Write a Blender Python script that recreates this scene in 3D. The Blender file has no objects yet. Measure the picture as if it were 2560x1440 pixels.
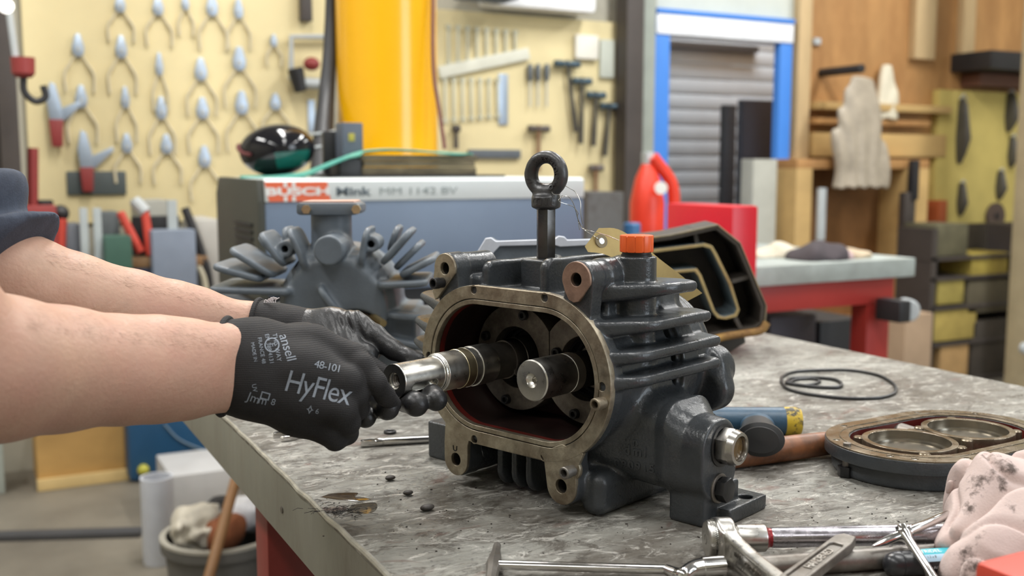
import bpy, bmesh, math, random
import numpy as np
from math import sin, cos, tan, atan, atan2, radians, pi, sqrt
from mathutils import Vector, Matrix, Euler
from mathutils.bvhtree import BVHTree

scene = bpy.context.scene
COL = scene.collection
random.seed(7)
rng = np.random.default_rng(7)

# ------------------------------------------------------------------ camera, world, lights, exposure
TH = radians(27.5)             # the room's long axis lies this far left of the lens axis
PITCH = atan(300 / 2600)
CAMZ = 1.19
BENCH = 0.90
cd = bpy.data.cameras.new('camera'); cam = bpy.data.objects.new('camera', cd); COL.objects.link(cam)
cd.sensor_width = 36; cd.lens = 2600 / 2560 * 36
cam.location = (0, 0, CAMZ)
cam.rotation_euler = (pi / 2 - PITCH, 0, -TH)
cd.clip_start = 0.02
cd.dof.use_dof = True; cd.dof.focus_distance = 0.89; cd.dof.aperture_fstop = 6.0; cd.dof.aperture_blades = 0
scene.camera = cam
scene.view_settings.view_transform = 'Standard'; scene.view_settings.look = 'None'
scene.view_settings.gamma = 1; scene.view_settings.use_curve_mapping = False
scene.view_settings.exposure = 0.0
w = bpy.data.worlds.new('world'); scene.world = w; w.use_nodes = True
w.node_tree.nodes['Background'].inputs[0].default_value = (0.85, 0.93, 1.0, 1)
w.node_tree.nodes['Background'].inputs[1].default_value = 0.5

def area_light(name, loc, sx, sy, power, color=(1, 0.99, 0.965), rot=(0, 0, 0)):
    ld = bpy.data.lights.new(name, 'AREA'); ld.shape = 'RECTANGLE'; ld.size = sx; ld.size_y = sy
    ld.energy = power; ld.color = color
    o = bpy.data.objects.new(name, ld); COL.objects.link(o); o.location = loc; o.rotation_euler = rot
    return o
CEIL = 3.6
TUBES = [(-1.2, 0.2), (0.9, 0.2), (3.0, 0.2), (-1.2, 2.6), (0.9, 2.6), (3.0, 2.6), (5.0, 2.6), (-1.2, -1.8), (0.9, -1.8), (3.0, -1.8)]
for i, (lx, ly) in enumerate(TUBES):
    area_light('tube_light', (lx, ly, CEIL - 0.14), 0.22, 1.5, {2.6: 74, 0.2: 36, -1.8: 14}[ly])
# tall daylight window in the wall behind the camera, on its right; an unseen lamp is added to brighten the passage beyond the doorway
WIN = (2.5, 4.9, 0.9, 3.2)
area_light('window_light', ((WIN[0] + WIN[1]) / 2, -3.16, (WIN[2] + WIN[3]) / 2), WIN[1] - WIN[0], WIN[3] - WIN[2], 105, (0.80, 0.90, 1.0), (pi / 2, 0, 0))
area_light('passage_fill_light', (4.3, 4.95, 3.3), 1.2, 0.3, 130)

# ------------------------------------------------------------------ measuring rays: turns a photograph pixel into a place in the room
FW = Vector((sin(TH) * cos(PITCH), cos(TH) * cos(PITCH), -sin(PITCH)))
RT = Vector((cos(TH), -sin(TH), 0)); UP = RT.cross(FW); EYE = Vector((0, 0, CAMZ))
def ray(px, py): return FW + RT * ((px - 1280) / 2600) + UP * ((720 - py) / 2600)
def at(px, py, d): return EYE + ray(px, py) * d
def onz(px, py, z=BENCH):
    d = ray(px, py); return EYE + d * ((z - CAMZ) / d.z)
def ony(px, py, y):
    d = ray(px, py); return EYE + d * (y / d.y)
def onx(px, py, x):
    d = ray(px, py); return EYE + d * (x / d.x)

# ------------------------------------------------------------------ objects
def clean(n):
    return n
def mesh_obj(name, me, mats=None, parent=None, world=True):
    o = bpy.data.objects.new(name, me); COL.objects.link(o)
    if mats is not None:
        for m in (mats if isinstance(mats, (list, tuple)) else [mats]): me.materials.append(m)
    if parent is not None:
        o.parent = parent
        if world: o.matrix_parent_inverse = world_m(parent).inverted()
    return o
def world_m(o):
    m = Matrix.LocRotScale(o.location, o.rotation_euler, o.scale)
    if o.parent is not None: m = world_m(o.parent) @ o.matrix_parent_inverse @ m
    return m
def tag(o, label=None, cat=None, group=None, kind=None):
    if label: o['label'] = label
    if cat: o['category'] = cat
    if group: o['group'] = group
    if kind: o['kind'] = kind
    return o
def thing(name, label, cat, loc=(0, 0, 0), rotz=0, group=None):
    o = bpy.data.objects.new(name, None); COL.objects.link(o); o.empty_display_size = 0.02
    o.location = loc; o.rotation_euler = (0, 0, rotz)
    return tag(o, label, cat, group)
def copy_tree(o, parent=None):
    c = o.copy(); COL.objects.link(c)
    if parent is not None: c.parent = parent
    for ch in list(o.children): copy_tree(ch, c)
    return c

# ------------------------------------------------------------------ mesh building
def frame(d):
    d = Vector(d).normalized()
    a = Vector((0, 0, 1)) if abs(d.z) < 0.95 else Vector((1, 0, 0))
    x = a.cross(d).normalized(); return x, d.cross(x), d
class MB:
    """collects shapes into one mesh"""
    def __init__(s): s.bm = bmesh.new()
    def box(s, c, size, bev=0.0, rot=None, seg=2):
        m = Matrix.Translation(c) @ (rot.to_4x4() if rot is not None else Matrix()) @ Matrix.Diagonal((*size, 1))
        t = bmesh.new(); bmesh.ops.create_cube(t, size=1, matrix=m)
        if bev: bmesh.ops.bevel(t, geom=t.edges[:], offset=bev, segments=seg, affect='EDGES', profile=0.6)
        s._add(t); return s
    def boxz(s, x0, x1, y0, y1, z0, z1, bev=0.0):
        return s.box(((x0 + x1) / 2, (y0 + y1) / 2, (z0 + z1) / 2), (abs(x1 - x0), abs(y1 - y0), abs(z1 - z0)), bev)
    def _add(s, t):
        me = bpy.data.meshes.new('t'); t.to_mesh(me); t.free(); s.bm.from_mesh(me); bpy.data.meshes.remove(me)
    def lathe(s, p0, d, prof, n=32, cap=True, sx=1.0, sy=1.0, up=None):
        """revolve (radius, distance) pairs about the axis p0 + t d"""
        x, y, z = frame(d)
        if up is not None:
            y = (Vector(up) - z * z.dot(Vector(up))).normalized(); x = y.cross(z)
        p0 = Vector(p0); rings = []
        for r, t in prof:
            rings.append([s.bm.verts.new(p0 + z * t + x * (r * sx * cos(2 * pi * k / n)) + y * (r * sy * sin(2 * pi * k / n))) for k in range(n)])
        for a, b in zip(rings, rings[1:]):
            for k in range(n): s.bm.faces.new((a[k], a[(k + 1) % n], b[(k + 1) % n], b[k]))
        if cap:
            if prof[0][0] > 1e-6: s.bm.faces.new(rings[0][::-1])
            if prof[-1][0] > 1e-6: s.bm.faces.new(rings[-1])
        return s
    def cyl(s, p0, p1, r, r1=None, n=24, bev=0.0):
        p0 = Vector(p0); p1 = Vector(p1); L = (p1 - p0).length; r1 = r if r1 is None else r1
        pr = [(r, 0), (r1, L)] if not bev else [(r - bev, 0), (r, bev), (r1, L - bev), (r1 - bev, L)]
        return s.lathe(p0, p1 - p0, pr, n)
    def tube(s, pts, r, n=10, closed=False, flat=1.0):
        pts = [Vector(p) for p in pts]; N = len(pts); rings = []; prev = None
        rr = r if hasattr(r, '__len__') else [r] * N
        for i, p in enumerate(pts):
            if closed: t = pts[(i + 1) % N] - pts[i - 1]
            else: t = pts[min(i + 1, N - 1)] - pts[max(i - 1, 0)]
            t.normalize()
            if prev is None: x, y, _ = frame(t)
            else:
                x = prev - t * prev.dot(t)
                x.normalize(); y = t.cross(x)
            prev = x
            rings.append([s.bm.verts.new(p + x * (rr[i] * cos(2 * pi * k / n)) + y * (rr[i] * flat * sin(2 * pi * k / n))) for k in range(n)])
        seq = list(zip(rings, rings[1:])) + ([(rings[-1], rings[0])] if closed else [])
        for a, b in seq:
            for k in range(n): s.bm.faces.new((a[k], a[(k + 1) % n], b[(k + 1) % n], b[k]))
        if not closed: s.bm.faces.new(rings[0][::-1]); s.bm.faces.new(rings[-1])
        return s
    def prism(s, poly, org, ux, uy, depth, bev=0.0):
        """extrude a 2D polygon lying in (ux, uy) along their cross product, centred on org"""
        ux = Vector(ux).normalized(); uy = Vector(uy).normalized(); n = ux.cross(uy); org = Vector(org)
        t = bmesh.new()
        f0 = [t.verts.new(org + ux * a + uy * b - n * depth / 2) for a, b in poly]
        f1 = [t.verts.new(org + ux * a + uy * b + n * depth / 2) for a, b in poly]
        k = len(poly)
        t.faces.new(f0[::-1]); t.faces.new(f1)
        for i in range(k): t.faces.new((f0[i], f0[(i + 1) % k], f1[(i + 1) % k], f1[i]))
        bmesh.ops.recalc_face_normals(t, faces=t.faces[:])
        if bev: bmesh.ops.bevel(t, geom=t.edges[:], offset=bev, segments=2, affect='EDGES', profile=0.6)
        s._add(t); return s
    def sphere(s, c, r, n=16, sc=(1, 1, 1)):
        t = bmesh.new(); bmesh.ops.create_uvsphere(t, u_segments=n, v_segments=max(6, n // 2), radius=r, matrix=Matrix.Translation(c) @ Matrix.Diagonal((*sc, 1)))
        s._add(t); return s
    def quad(s, a, b, c, d):
        s.bm.faces.new([s.bm.verts.new(p) for p in (a, b, c, d)]); return s
    def build(s, name, mats, parent=None, smooth=35, world=True):
        bmesh.ops.recalc_face_normals(s.bm, faces=s.bm.faces[:])
        me = bpy.data.meshes.new(name); s.bm.to_mesh(me); s.bm.free()
        if smooth:
            for p in me.polygons: p.use_smooth = True
            try: me.set_sharp_from_angle(angle=radians(smooth))
            except Exception: pass
        return mesh_obj(name, me, mats, parent, world)
def circle(r, n=24, cx=0, cy=0, a0=0, a1=2 * pi):
    full = abs(a1 - a0 - 2 * pi) < 1e-6
    return [(cx + r * cos(a0 + (a1 - a0) * k / (n if full else n - 1)), cy + r * sin(a0 + (a1 - a0) * k / (n if full else n - 1))) for k in range(n)]
def stadium(half, r, n=40, cx=0, cy=0):
    h = n // 2
    return [(cx + half + r * cos(-pi / 2 + pi * k / h), cy + r * sin(-pi / 2 + pi * k / h)) for k in range(h + 1)] + \
           [(cx - half + r * cos(pi / 2 + pi * k / h), cy + r * sin(pi / 2 + pi * k / h)) for k in range(h + 1)]
def plate_mesh(outlines, depth, bevel=0.0, res=2):
    """flat plate with holes from closed outlines in xy, thickness along z (0..depth)"""
    cu = bpy.data.curves.new('p', 'CURVE'); cu.dimensions = '2D'; cu.fill_mode = 'BOTH'
    cu.extrude = max(depth / 2 - bevel, 0); cu.bevel_depth = bevel; cu.bevel_resolution = res; cu.offset = -bevel
    for pts in outlines:
        sp = cu.splines.new('POLY'); sp.points.add(len(pts) - 1); sp.use_cyclic_u = True
        for p, (x, y) in zip(sp.points, pts): p.co = (x, y, 0, 1)
    return curve_to_mesh(cu, depth / 2)
def curve_to_mesh(cu, dz=0.0):
    o = bpy.data.objects.new('p', cu); COL.objects.link(o)
    dg = bpy.context.evaluated_depsgraph_get(); dg.update()
    me = bpy.data.meshes.new_from_object(o.evaluated_get(dg))
    bpy.data.objects.remove(o); bpy.data.curves.remove(cu)
    if dz: me.transform(Matrix.Translation((0, 0, dz)))
    return me
def smooth_mesh(me, ang=35):
    for p in me.polygons: p.use_smooth = True
    me.set_sharp_from_angle(angle=radians(ang)); return me
def text_mesh(s, size, extrude=0.0, align='CENTER', bevel=0.0, shear=0.0, spacing=1.0, offset=0.0, res=4):
    cu = bpy.data.curves.new('t', 'FONT'); cu.body = s; cu.size = size; cu.extrude = extrude; cu.bevel_depth = bevel
    cu.align_x = align; cu.align_y = 'CENTER'; cu.shear = shear; cu.space_character = spacing; cu.offset = offset; cu.resolution_u = res
    return curve_to_mesh(cu)
def basis(org, ux, uy):
    ux = Vector(ux).normalized(); uy = Vector(uy); uy = (uy - ux * ux.dot(uy)).normalized(); n = ux.cross(uy)
    return Matrix((( ux.x, uy.x, n.x, org[0]), (ux.y, uy.y, n.y, org[1]), (ux.z, uy.z, n.z, org[2]), (0, 0, 0, 1)))
def join_meshes(ms):
    bm = bmesh.new()
    for m in ms: bm.from_mesh(m); bpy.data.meshes.remove(m)
    me = bpy.data.meshes.new('j'); bm.to_mesh(me); bm.free(); return me
def spline(pts, n=8):
    """Catmull-Rom through points"""
    P = [Vector(p) for p in pts]; P = [P[0] * 2 - P[1]] + P + [P[-1] * 2 - P[-2]]; out = []
    for i in range(1, len(P) - 2):
        for k in range(n):
            t = k / n; a, b, c, d = P[i - 1:i + 3]
            out.append(0.5 * ((2 * b) + (c - a) * t + (2 * a - 5 * b + 4 * c - d) * t * t + (3 * b - a - 3 * c + d) * t ** 3))
    out.append(P[-2].copy()); return out

# ------------------------------------------------------------------ signed-distance modelling for cast iron, gloves, arms and cloth
class SDF:
    def __init__(s, lo, hi, h):
        s.lo = np.array(lo, np.float32); s.h = h
        s.n = np.ceil((np.array(hi) - np.array(lo)) / h).astype(int) + 1
        s.ax = [s.lo[i] + h * np.arange(s.n[i], dtype=np.float32) for i in range(3)]
        s.f = np.full(s.n, 1.0, np.float32)
    def _sub(s, lo, hi, pad):
        sl = []
        for i in range(3):
            a = int(max(0, math.floor((lo[i] - pad - s.lo[i]) / s.h))); b = int(min(s.n[i], math.ceil((hi[i] + pad - s.lo[i]) / s.h) + 1))
            sl.append(slice(a, max(b, a)))
        return tuple(sl), s.ax[0][sl[0]][:, None, None], s.ax[1][sl[1]][None, :, None], s.ax[2][sl[2]][None, None, :]
    def add(s, fn, lo, hi, k=0.004):
        sl, X, Y, Z = s._sub(lo, hi, 2.0 * k + 3 * s.h)
        d = fn(X, Y, Z); f = s.f[sl]
        if f.size == 0: return s
        d = np.broadcast_to(d, f.shape)
        if k > 0:
            hh = np.clip(0.5 + 0.5 * (f - d) / k, 0, 1); s.f[sl] = f * (1 - hh) + d * hh - k * hh * (1 - hh)
        else: s.f[sl] = np.minimum(f, d)
        return s
    def cut(s, fn, lo, hi, k=0.0):
        sl, X, Y, Z = s._sub(lo, hi, 2.0 * k + 3 * s.h)
        d = -np.broadcast_to(fn(X, Y, Z), s.f[sl].shape); f = s.f[sl]
        if k > 0:
            hh = np.clip(0.5 - 0.5 * (f - d) / k, 0, 1); s.f[sl] = f * (1 - hh) + d * hh + k * hh * (1 - hh)
        else: s.f[sl] = np.maximum(f, d)
        return s
    # primitives -----------------------------------------------------
    def cone(s, a, b, ra, rb=None, k=0.004):
        """capsule with a taper (round cone, slightly simplified)"""
        rb = ra if rb is None else rb
        a = np.array(a, np.float32); b = np.array(b, np.float32); ab = b - a; L2 = float(ab.dot(ab)) + 1e-12
        def fn(X, Y, Z):
            t = np.clip(((X - a[0]) * ab[0] + (Y - a[1]) * ab[1] + (Z - a[2]) * ab[2]) / L2, 0, 1)
            return np.sqrt((X - a[0] - t * ab[0]) ** 2 + (Y - a[1] - t * ab[1]) ** 2 + (Z - a[2] - t * ab[2]) ** 2) - (ra + (rb - ra) * t)
        r = max(ra, rb); return s.add(fn, np.minimum(a, b) - r, np.maximum(a, b) + r, k)
    def chain(s, pts, k=0.004):
        for (a, ra), (b, rb) in zip(pts, pts[1:]): s.cone(a, b, ra, rb, k)
        return s
    def box(s, lo, hi, r=0.002, k=0.004, cut=False):
        lo = np.array(lo, float); hi = np.array(hi, float); c = (lo + hi) / 2; e = (hi - lo) / 2 - r
        def fn(X, Y, Z):
            qx = np.abs(X - c[0]) - e[0]; qy = np.abs(Y - c[1]) - e[1]; qz = np.abs(Z - c[2]) - e[2]
            return np.sqrt(np.maximum(qx, 0) ** 2 + np.maximum(qy, 0) ** 2 + np.maximum(qz, 0) ** 2) + np.minimum(np.maximum(np.maximum(qx, qy), qz), 0) - r
        return (s.cut if cut else s.add)(fn, lo, hi, k)
    def cyl(s, a, b, r, rr=0.001, k=0.004, cut=False):
        a = np.array(a, np.float32); b = np.array(b, np.float32); ab = b - a; L = float(np.sqrt(ab.dot(ab))); u = ab / L
        def fn(X, Y, Z):
            t = (X - a[0]) * u[0] + (Y - a[1]) * u[1] + (Z - a[2]) * u[2]
            q = np.sqrt(np.maximum((X - a[0]) ** 2 + (Y - a[1]) ** 2 + (Z - a[2]) ** 2 - t * t, 0)) - r + rr
            p = np.abs(t - L / 2) - L / 2 + rr
            return np.sqrt(np.maximum(q, 0) ** 2 + np.maximum(p, 0) ** 2) + np.minimum(np.maximum(q, p), 0) - rr
        return (s.cut if cut else s.add)(fn, np.minimum(a, b) - r, np.maximum(a, b) + r, k)
    def mesh(s, name='sdf'):
        f = s.f; n = s.n; neg = f < 0
        cells, pts, quads_e = [], [], []
        cid = lambda i, j, k: (i * n[1] + j) * n[2] + k
        quads = []
        for ax in range(3):
            sa = [slice(None)] * 3; sb = [slice(None)] * 3; sa[ax] = slice(0, -1); sb[ax] = slice(1, None)
            I = np.nonzero(neg[tuple(sa)] != neg[tuple(sb)])
            I = np.stack(I, 1); o1, o2 = (ax + 1) % 3, (ax + 2) % 3
            I = I[(I[:, o1] > 0) & (I[:, o2] > 0) & (I[:, o1] < n[o1] - 1) & (I[:, o2] < n[o2] - 1)]
            J = I.copy(); J[:, ax] += 1
            fa = f[I[:, 0], I[:, 1], I[:, 2]]; fb = f[J[:, 0], J[:, 1], J[:, 2]]
            P = I.astype(np.float64); P[:, ax] += fa / (fa - fb)
            q = []
            for d1, d2 in ((-1, -1), (0, -1), (0, 0), (-1, 0)):
                c = I.copy(); c[:, o1] += d1; c[:, o2] += d2
                ci = cid(c[:, 0], c[:, 1], c[:, 2]); cells.append(ci); pts.append(P); q.append(ci)
            q = np.stack(q, 1); flip = fa > 0
            q[flip] = q[flip][:, ::-1]; quads.append(q)
        cells = np.concatenate(cells); pts = np.concatenate(pts); quads = np.concatenate(quads)
        u, inv = np.unique(cells, return_inverse=True); cnt = np.bincount(inv)
        V = np.stack([np.bincount(inv, pts[:, i]) / cnt for i in range(3)], 1) * s.h + s.lo
        Q = np.searchsorted(u, quads)
        me = bpy.data.meshes.new(name)
        me.vertices.add(len(V)); me.vertices.foreach_set('co', V.astype(np.float32).ravel())
        me.loops.add(Q.size); me.loops.foreach_set('vertex_index', Q.astype(np.int32).ravel())
        me.polygons.add(len(Q)); me.polygons.foreach_set('loop_start', np.arange(0, Q.size, 4, dtype=np.int32))
        me.polygons.foreach_set('use_smooth', np.ones(len(Q), bool))
        me.update(calc_edges=True); me.validate()
        return me
def np_noise(X, Y, Z, sc, seed=0):
    """cheap smooth pseudo-noise from summed sines"""
    r = np.random.default_rng(seed); o = 0
    for _ in range(7):
        d = r.normal(size=3); d *= sc * r.uniform(0.6, 1.4) / np.linalg.norm(d)
        o = o + np.sin(X * d[0] + Y * d[1] + Z * d[2] + r.uniform(0, 6.28))
    return o / 3.5

# ------------------------------------------------------------------ materials
def srgb(h):
    if isinstance(h, str): h = [int(h[i:i + 2], 16) for i in (0, 2, 4)]
    return tuple(((c / 255) / 12.92 if c / 255 <= 0.04045 else ((c / 255 + 0.055) / 1.055) ** 2.4) for c in h)
_MC = {}
def mat(name, col, rough=0.5, metal=0.0, var=0.12, vsc=8.0, bump=0.0, bsc=60.0, spec=0.5, col2=None, c2amt=0.5, c2sc=5.0, c2w=0.15, stretch=None, coat=0.0, emit=None, rvar=0.0, trans=0.0, alpha=1.0, sss=0.0, bdist=0.001):
    if name in _MC: return _MC[name]
    m = bpy.data.materials.new(name); m.use_nodes = True; _MC[name] = m
    nt = m.node_tree; N = nt.nodes; L = nt.links; b = N['Principled BSDF']
    c = srgb(col) if isinstance(col, str) else col
    tc = N.new('ShaderNodeTexCoord'); mp = N.new('ShaderNodeMapping'); L.new(tc.outputs['Object'], mp.inputs[0])
    if stretch: mp.inputs['Scale'].default_value = stretch
    nz = N.new('ShaderNodeTexNoise'); nz.inputs['Scale'].default_value = vsc; nz.inputs['Detail'].default_value = 6; nz.inputs['Roughness'].default_value = 0.65
    L.new(mp.outputs[0], nz.inputs['Vector'])
    mr = N.new('ShaderNodeMapRange'); mr.inputs['From Min'].default_value = 0.25; mr.inputs['From Max'].default_value = 0.75
    mr.inputs['To Min'].default_value = 1 - var; mr.inputs['To Max'].default_value = 1 + var; L.new(nz.outputs['Fac'], mr.inputs['Value'])
    mx = N.new('ShaderNodeMix'); mx.data_type = 'RGBA'; mx.blend_type = 'MULTIPLY'; mx.inputs['Factor'].default_value = 1
    mx.inputs['A'].default_value = (*c, 1); L.new(mr.outputs[0], mx.inputs['B'])
    out = mx.outputs['Result']
    if col2 is not None:
        n2 = N.new('ShaderNodeTexNoise'); n2.inputs['Scale'].default_value = c2sc; n2.inputs['Detail'].default_value = 8; n2.inputs['Roughness'].default_value = 0.7
        L.new(mp.outputs[0], n2.inputs['Vector'])
        r2 = N.new('ShaderNodeMapRange'); r2.inputs['From Min'].default_value = 1 - c2amt - c2w; r2.inputs['From Max'].default_value = 1 - c2amt + c2w
        L.new(n2.outputs['Fac'], r2.inputs['Value'])
        m2 = N.new('ShaderNodeMix'); m2.data_type = 'RGBA'; L.new(r2.outputs[0], m2.inputs['Factor']); L.new(out, m2.inputs['A'])
        m2.inputs['B'].default_value = (*(srgb(col2) if isinstance(col2, str) else col2), 1); out = m2.outputs['Result']
    L.new(out, b.inputs['Base Color'])
    b.inputs['Roughness'].default_value = rough; b.inputs['Metallic'].default_value = metal; b.inputs['Specular IOR Level'].default_value = spec
    b.inputs['Coat Weight'].default_value = coat; b.inputs['Coat Roughness'].default_value = 0.12
    b.inputs['Transmission Weight'].default_value = trans; b.inputs['Alpha'].default_value = alpha
    if sss:
        b.inputs['Subsurface Weight'].default_value = sss; b.inputs['Subsurface Radius'].default_value = (0.012, 0.005, 0.003); b.inputs['Subsurface Scale'].default_value = 0.5
    if rvar:
        r3 = N.new('ShaderNodeMapRange'); r3.inputs['From Min'].default_value = 0.3; r3.inputs['From Max'].default_value = 0.7
        r3.inputs['To Min'].default_value = max(rough - rvar, 0.03); r3.inputs['To Max'].default_value = min(rough + rvar, 1)
        L.new(nz.outputs['Fac'], r3.inputs['Value']); L.new(r3.outputs[0], b.inputs['Roughness'])
    if emit: b.inputs['Emission Color'].default_value = (*c, 1); b.inputs['Emission Strength'].default_value = emit
    if bump:
        nb = N.new('ShaderNodeTexNoise'); nb.inputs['Scale'].default_value = bsc; nb.inputs['Detail'].default_value = 4
        L.new(mp.outputs[0], nb.inputs['Vector'])
        bp = N.new('ShaderNodeBump'); bp.inputs['Strength'].default_value = bump; bp.inputs['Distance'].default_value = bdist
        L.new(nb.outputs['Fac'], bp.inputs['Height']); L.new(bp.outputs[0], b.inputs['Normal'])
    return m

M = dict(
    paint=mat('grey_blue_paint', (0.043, 0.048, 0.053), 0.29, var=0.22, vsc=22, bump=0.32, bsc=420, col2=(0.024, 0.026, 0.028), c2amt=0.42, c2sc=14, c2w=0.2, rvar=0.1),
    face=mat('machined_iron', (0.34, 0.30, 0.225), 0.40, 0.7, var=0.4, vsc=90, bump=0.15, bsc=500, col2=(0.17, 0.13, 0.09), c2amt=0.46, c2sc=28, c2w=0.12, rvar=0.12),
    face_brown=mat('brown_machined_iron', (0.33, 0.22, 0.165), 0.45, 0.65, var=0.3, vsc=90, bump=0.1, bsc=500, col2=(0.2, 0.13, 0.1), c2amt=0.4, c2sc=40),
    steel=mat('bright_steel', (0.66, 0.645, 0.60), 0.3, 1.0, var=0.12, vsc=80, rvar=0.06, bump=0.03, bsc=900),
    chrome=mat('chrome', (0.68, 0.67, 0.66), 0.13, 1.0, var=0.06, vsc=60, rvar=0.05),
    worn=mat('worn_chrome', (0.50, 0.485, 0.455), 0.30, 1.0, var=0.12, vsc=160, rvar=0.05, bump=0.03, bsc=700),
    dullsteel=mat('dull_steel', (0.23, 0.215, 0.195), 0.45, 0.8, var=0.3, vsc=70, bump=0.15, bsc=400, col2=(0.13, 0.11, 0.09), c2amt=0.45, c2sc=30),
    nickel=mat('nickel_plate', (0.42, 0.40, 0.37), 0.27, 1.0, var=0.15, vsc=90, bump=.05, bsc=400),
    brass=mat('brassy_band', (0.60, 0.52, 0.34), 0.32, 1.0, var=0.2, vsc=120),
    darkmetal=mat('dark_oiled_steel', (0.12, 0.108, 0.095), 0.33, 0.8, var=0.3, vsc=40, bump=0.1, bsc=300),
    disc=mat('bearing_plate_steel', (0.20, 0.175, 0.145), 0.5, 0.6, var=0.35, vsc=120, bump=0.1, bsc=500, col2=(0.08, 0.065, 0.055), c2amt=0.45, c2sc=40),
    black=mat('black_steel', (0.018, 0.018, 0.019), 0.35, 0.3, var=0.3, vsc=60, bump=0.1, bsc=300),
    hole=mat('dark_bore', (0.012, 0.011, 0.01), 0.5, 0.4),
    redwall=mat('red_oxide_paint', (0.13, 0.012, 0.008), 0.4, var=0.3, vsc=30, bump=0.1, bsc=200, col2=(0.02, 0.006, 0.005), c2amt=0.45, c2sc=18),
    blackrub=mat('black_rubber', (0.014, 0.014, 0.015), 0.42, var=0.2, vsc=40, bump=0.05, bsc=300),
    orange=mat('orange_plastic', (0.80, 0.115, 0.018), 0.32, var=0.06, vsc=30),
    eye=mat('black_iron_eyebolt', (0.055, 0.055, 0.056), 0.36, 0.3, var=0.35, vsc=60, bump=0.3, bsc=260, col2=(0.3, 0.29, 0.27), c2amt=0.27, c2sc=170, c2w=0.03),
    hexrod=mat('dark_hex_bar', (0.085, 0.082, 0.080), 0.32, 0.75, var=0.25, vsc=50, rvar=0.1),
    tagc=mat('manila_card', (0.40, 0.30, 0.115), 0.7, var=0.12, vsc=60, bump=0.05, bsc=200),
    washer=mat('card_washer', (0.22, 0.18, 0.11), 0.8, var=0.2, vsc=100),
    wire=mat('steel_wire', (0.62, 0.62, 0.60), 0.25, 1.0),
)
# ------------------------------------------------------------------ the pump being worked on (local axes: x along the flange, y into the pump, z up)
PANG = radians(42.8) + TH
pump_o = onz(1405, 1262, BENCH + 0.01)
PX = Vector((cos(PANG), -sin(PANG), 0)); PY = Vector((sin(PANG), cos(PANG), 0))
PO = Vector((pump_o.x, pump_o.y, BENCH)) - PX * 0.0605
pump = thing('vacuum_pump_housing', 'blue-grey finned pump housing with open oval flange, standing on the steel bench', 'pump', PO, -PANG)
ZC = 0.1155
def pw(x, y, z): return PO + PX * x + PY * y + Vector((0, 0, z))
LUG = [(-0.0795, 0.1995, 0.0135, 0.056), (0.0741, 0.2005, 0.0145, 0.06), (-0.0665, 0.0245, 0.0148, 0.06), (0.0595, 0.0257, 0.0155, 0.05)]
FIN = [(0.189, 0.018, 0.082, 0.111), (0.1610, 0.003, 0.092, 0.134), (0.1375, 0.002, 0.105, 0.150), (0.1175, 0.002, 0.109, 0.150)]
def stad_fn(half, r, y0, y1, rr=0.0015, zc=ZC):
    def fn(X, Y, Z):
        q = np.sqrt(np.maximum(np.abs(X) - half, 0) ** 2 + (Z - zc) ** 2) - r + rr
        p = np.abs(Y - (y0 + y1) / 2) - (y1 - y0) / 2 + rr
        return np.sqrt(np.maximum(q, 0) ** 2 + np.maximum(p, 0) ** 2) + np.minimum(np.maximum(q, p), 0) - rr
    return fn, (-half - r, y0, zc - r), (half + r, y1, zc + r)
def fin_fn(z, sgn, y0, xo, th=0.0045, xs_=0.104, y1=0.156):
    """rounded horizontal fin: plan outline is a chamfered bar, section a rounded edge"""
    def fn(X, Y, Z):
        x = X * sgn
        a = x - xo
        b = ((x - xs_) * 0.66 - (Y - y0) * 0.75) if sgn > 0 else ((x - xs_) * 0.42 - (Y - y0) * 0.907)            # chamfer at the flange end
        c = (x - (xo - 0.012)) * 0.5 + (Y - y1 + 0.006) * 0.866  # chamfer at the far end
        k_ = 0.012; h_ = np.clip(0.5 + 0.5 * (b - a) / k_, 0, 1); d2 = a * (1 - h_) + b * h_ + k_ * h_ * (1 - h_)      # rounded corner
        d2 = np.maximum(d2, np.maximum(c, 0.05 - x)); d2 = np.maximum(d2, np.maximum(Y - y1, y0 - Y))
        q = d2 + 0.0052; p = np.abs(Z - z - 0.10 * (x - 0.1)) - (th - 0.0038) - 0.0 * x
        p = p - np.clip((0.125 - x) * 0.06, -0.001, 0.003)
        return np.sqrt(np.maximum(q, 0) ** 2 + np.maximum(p, 0) ** 2) + np.minimum(np.maximum(q, p), 0) - 0.004
    return fn
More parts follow.
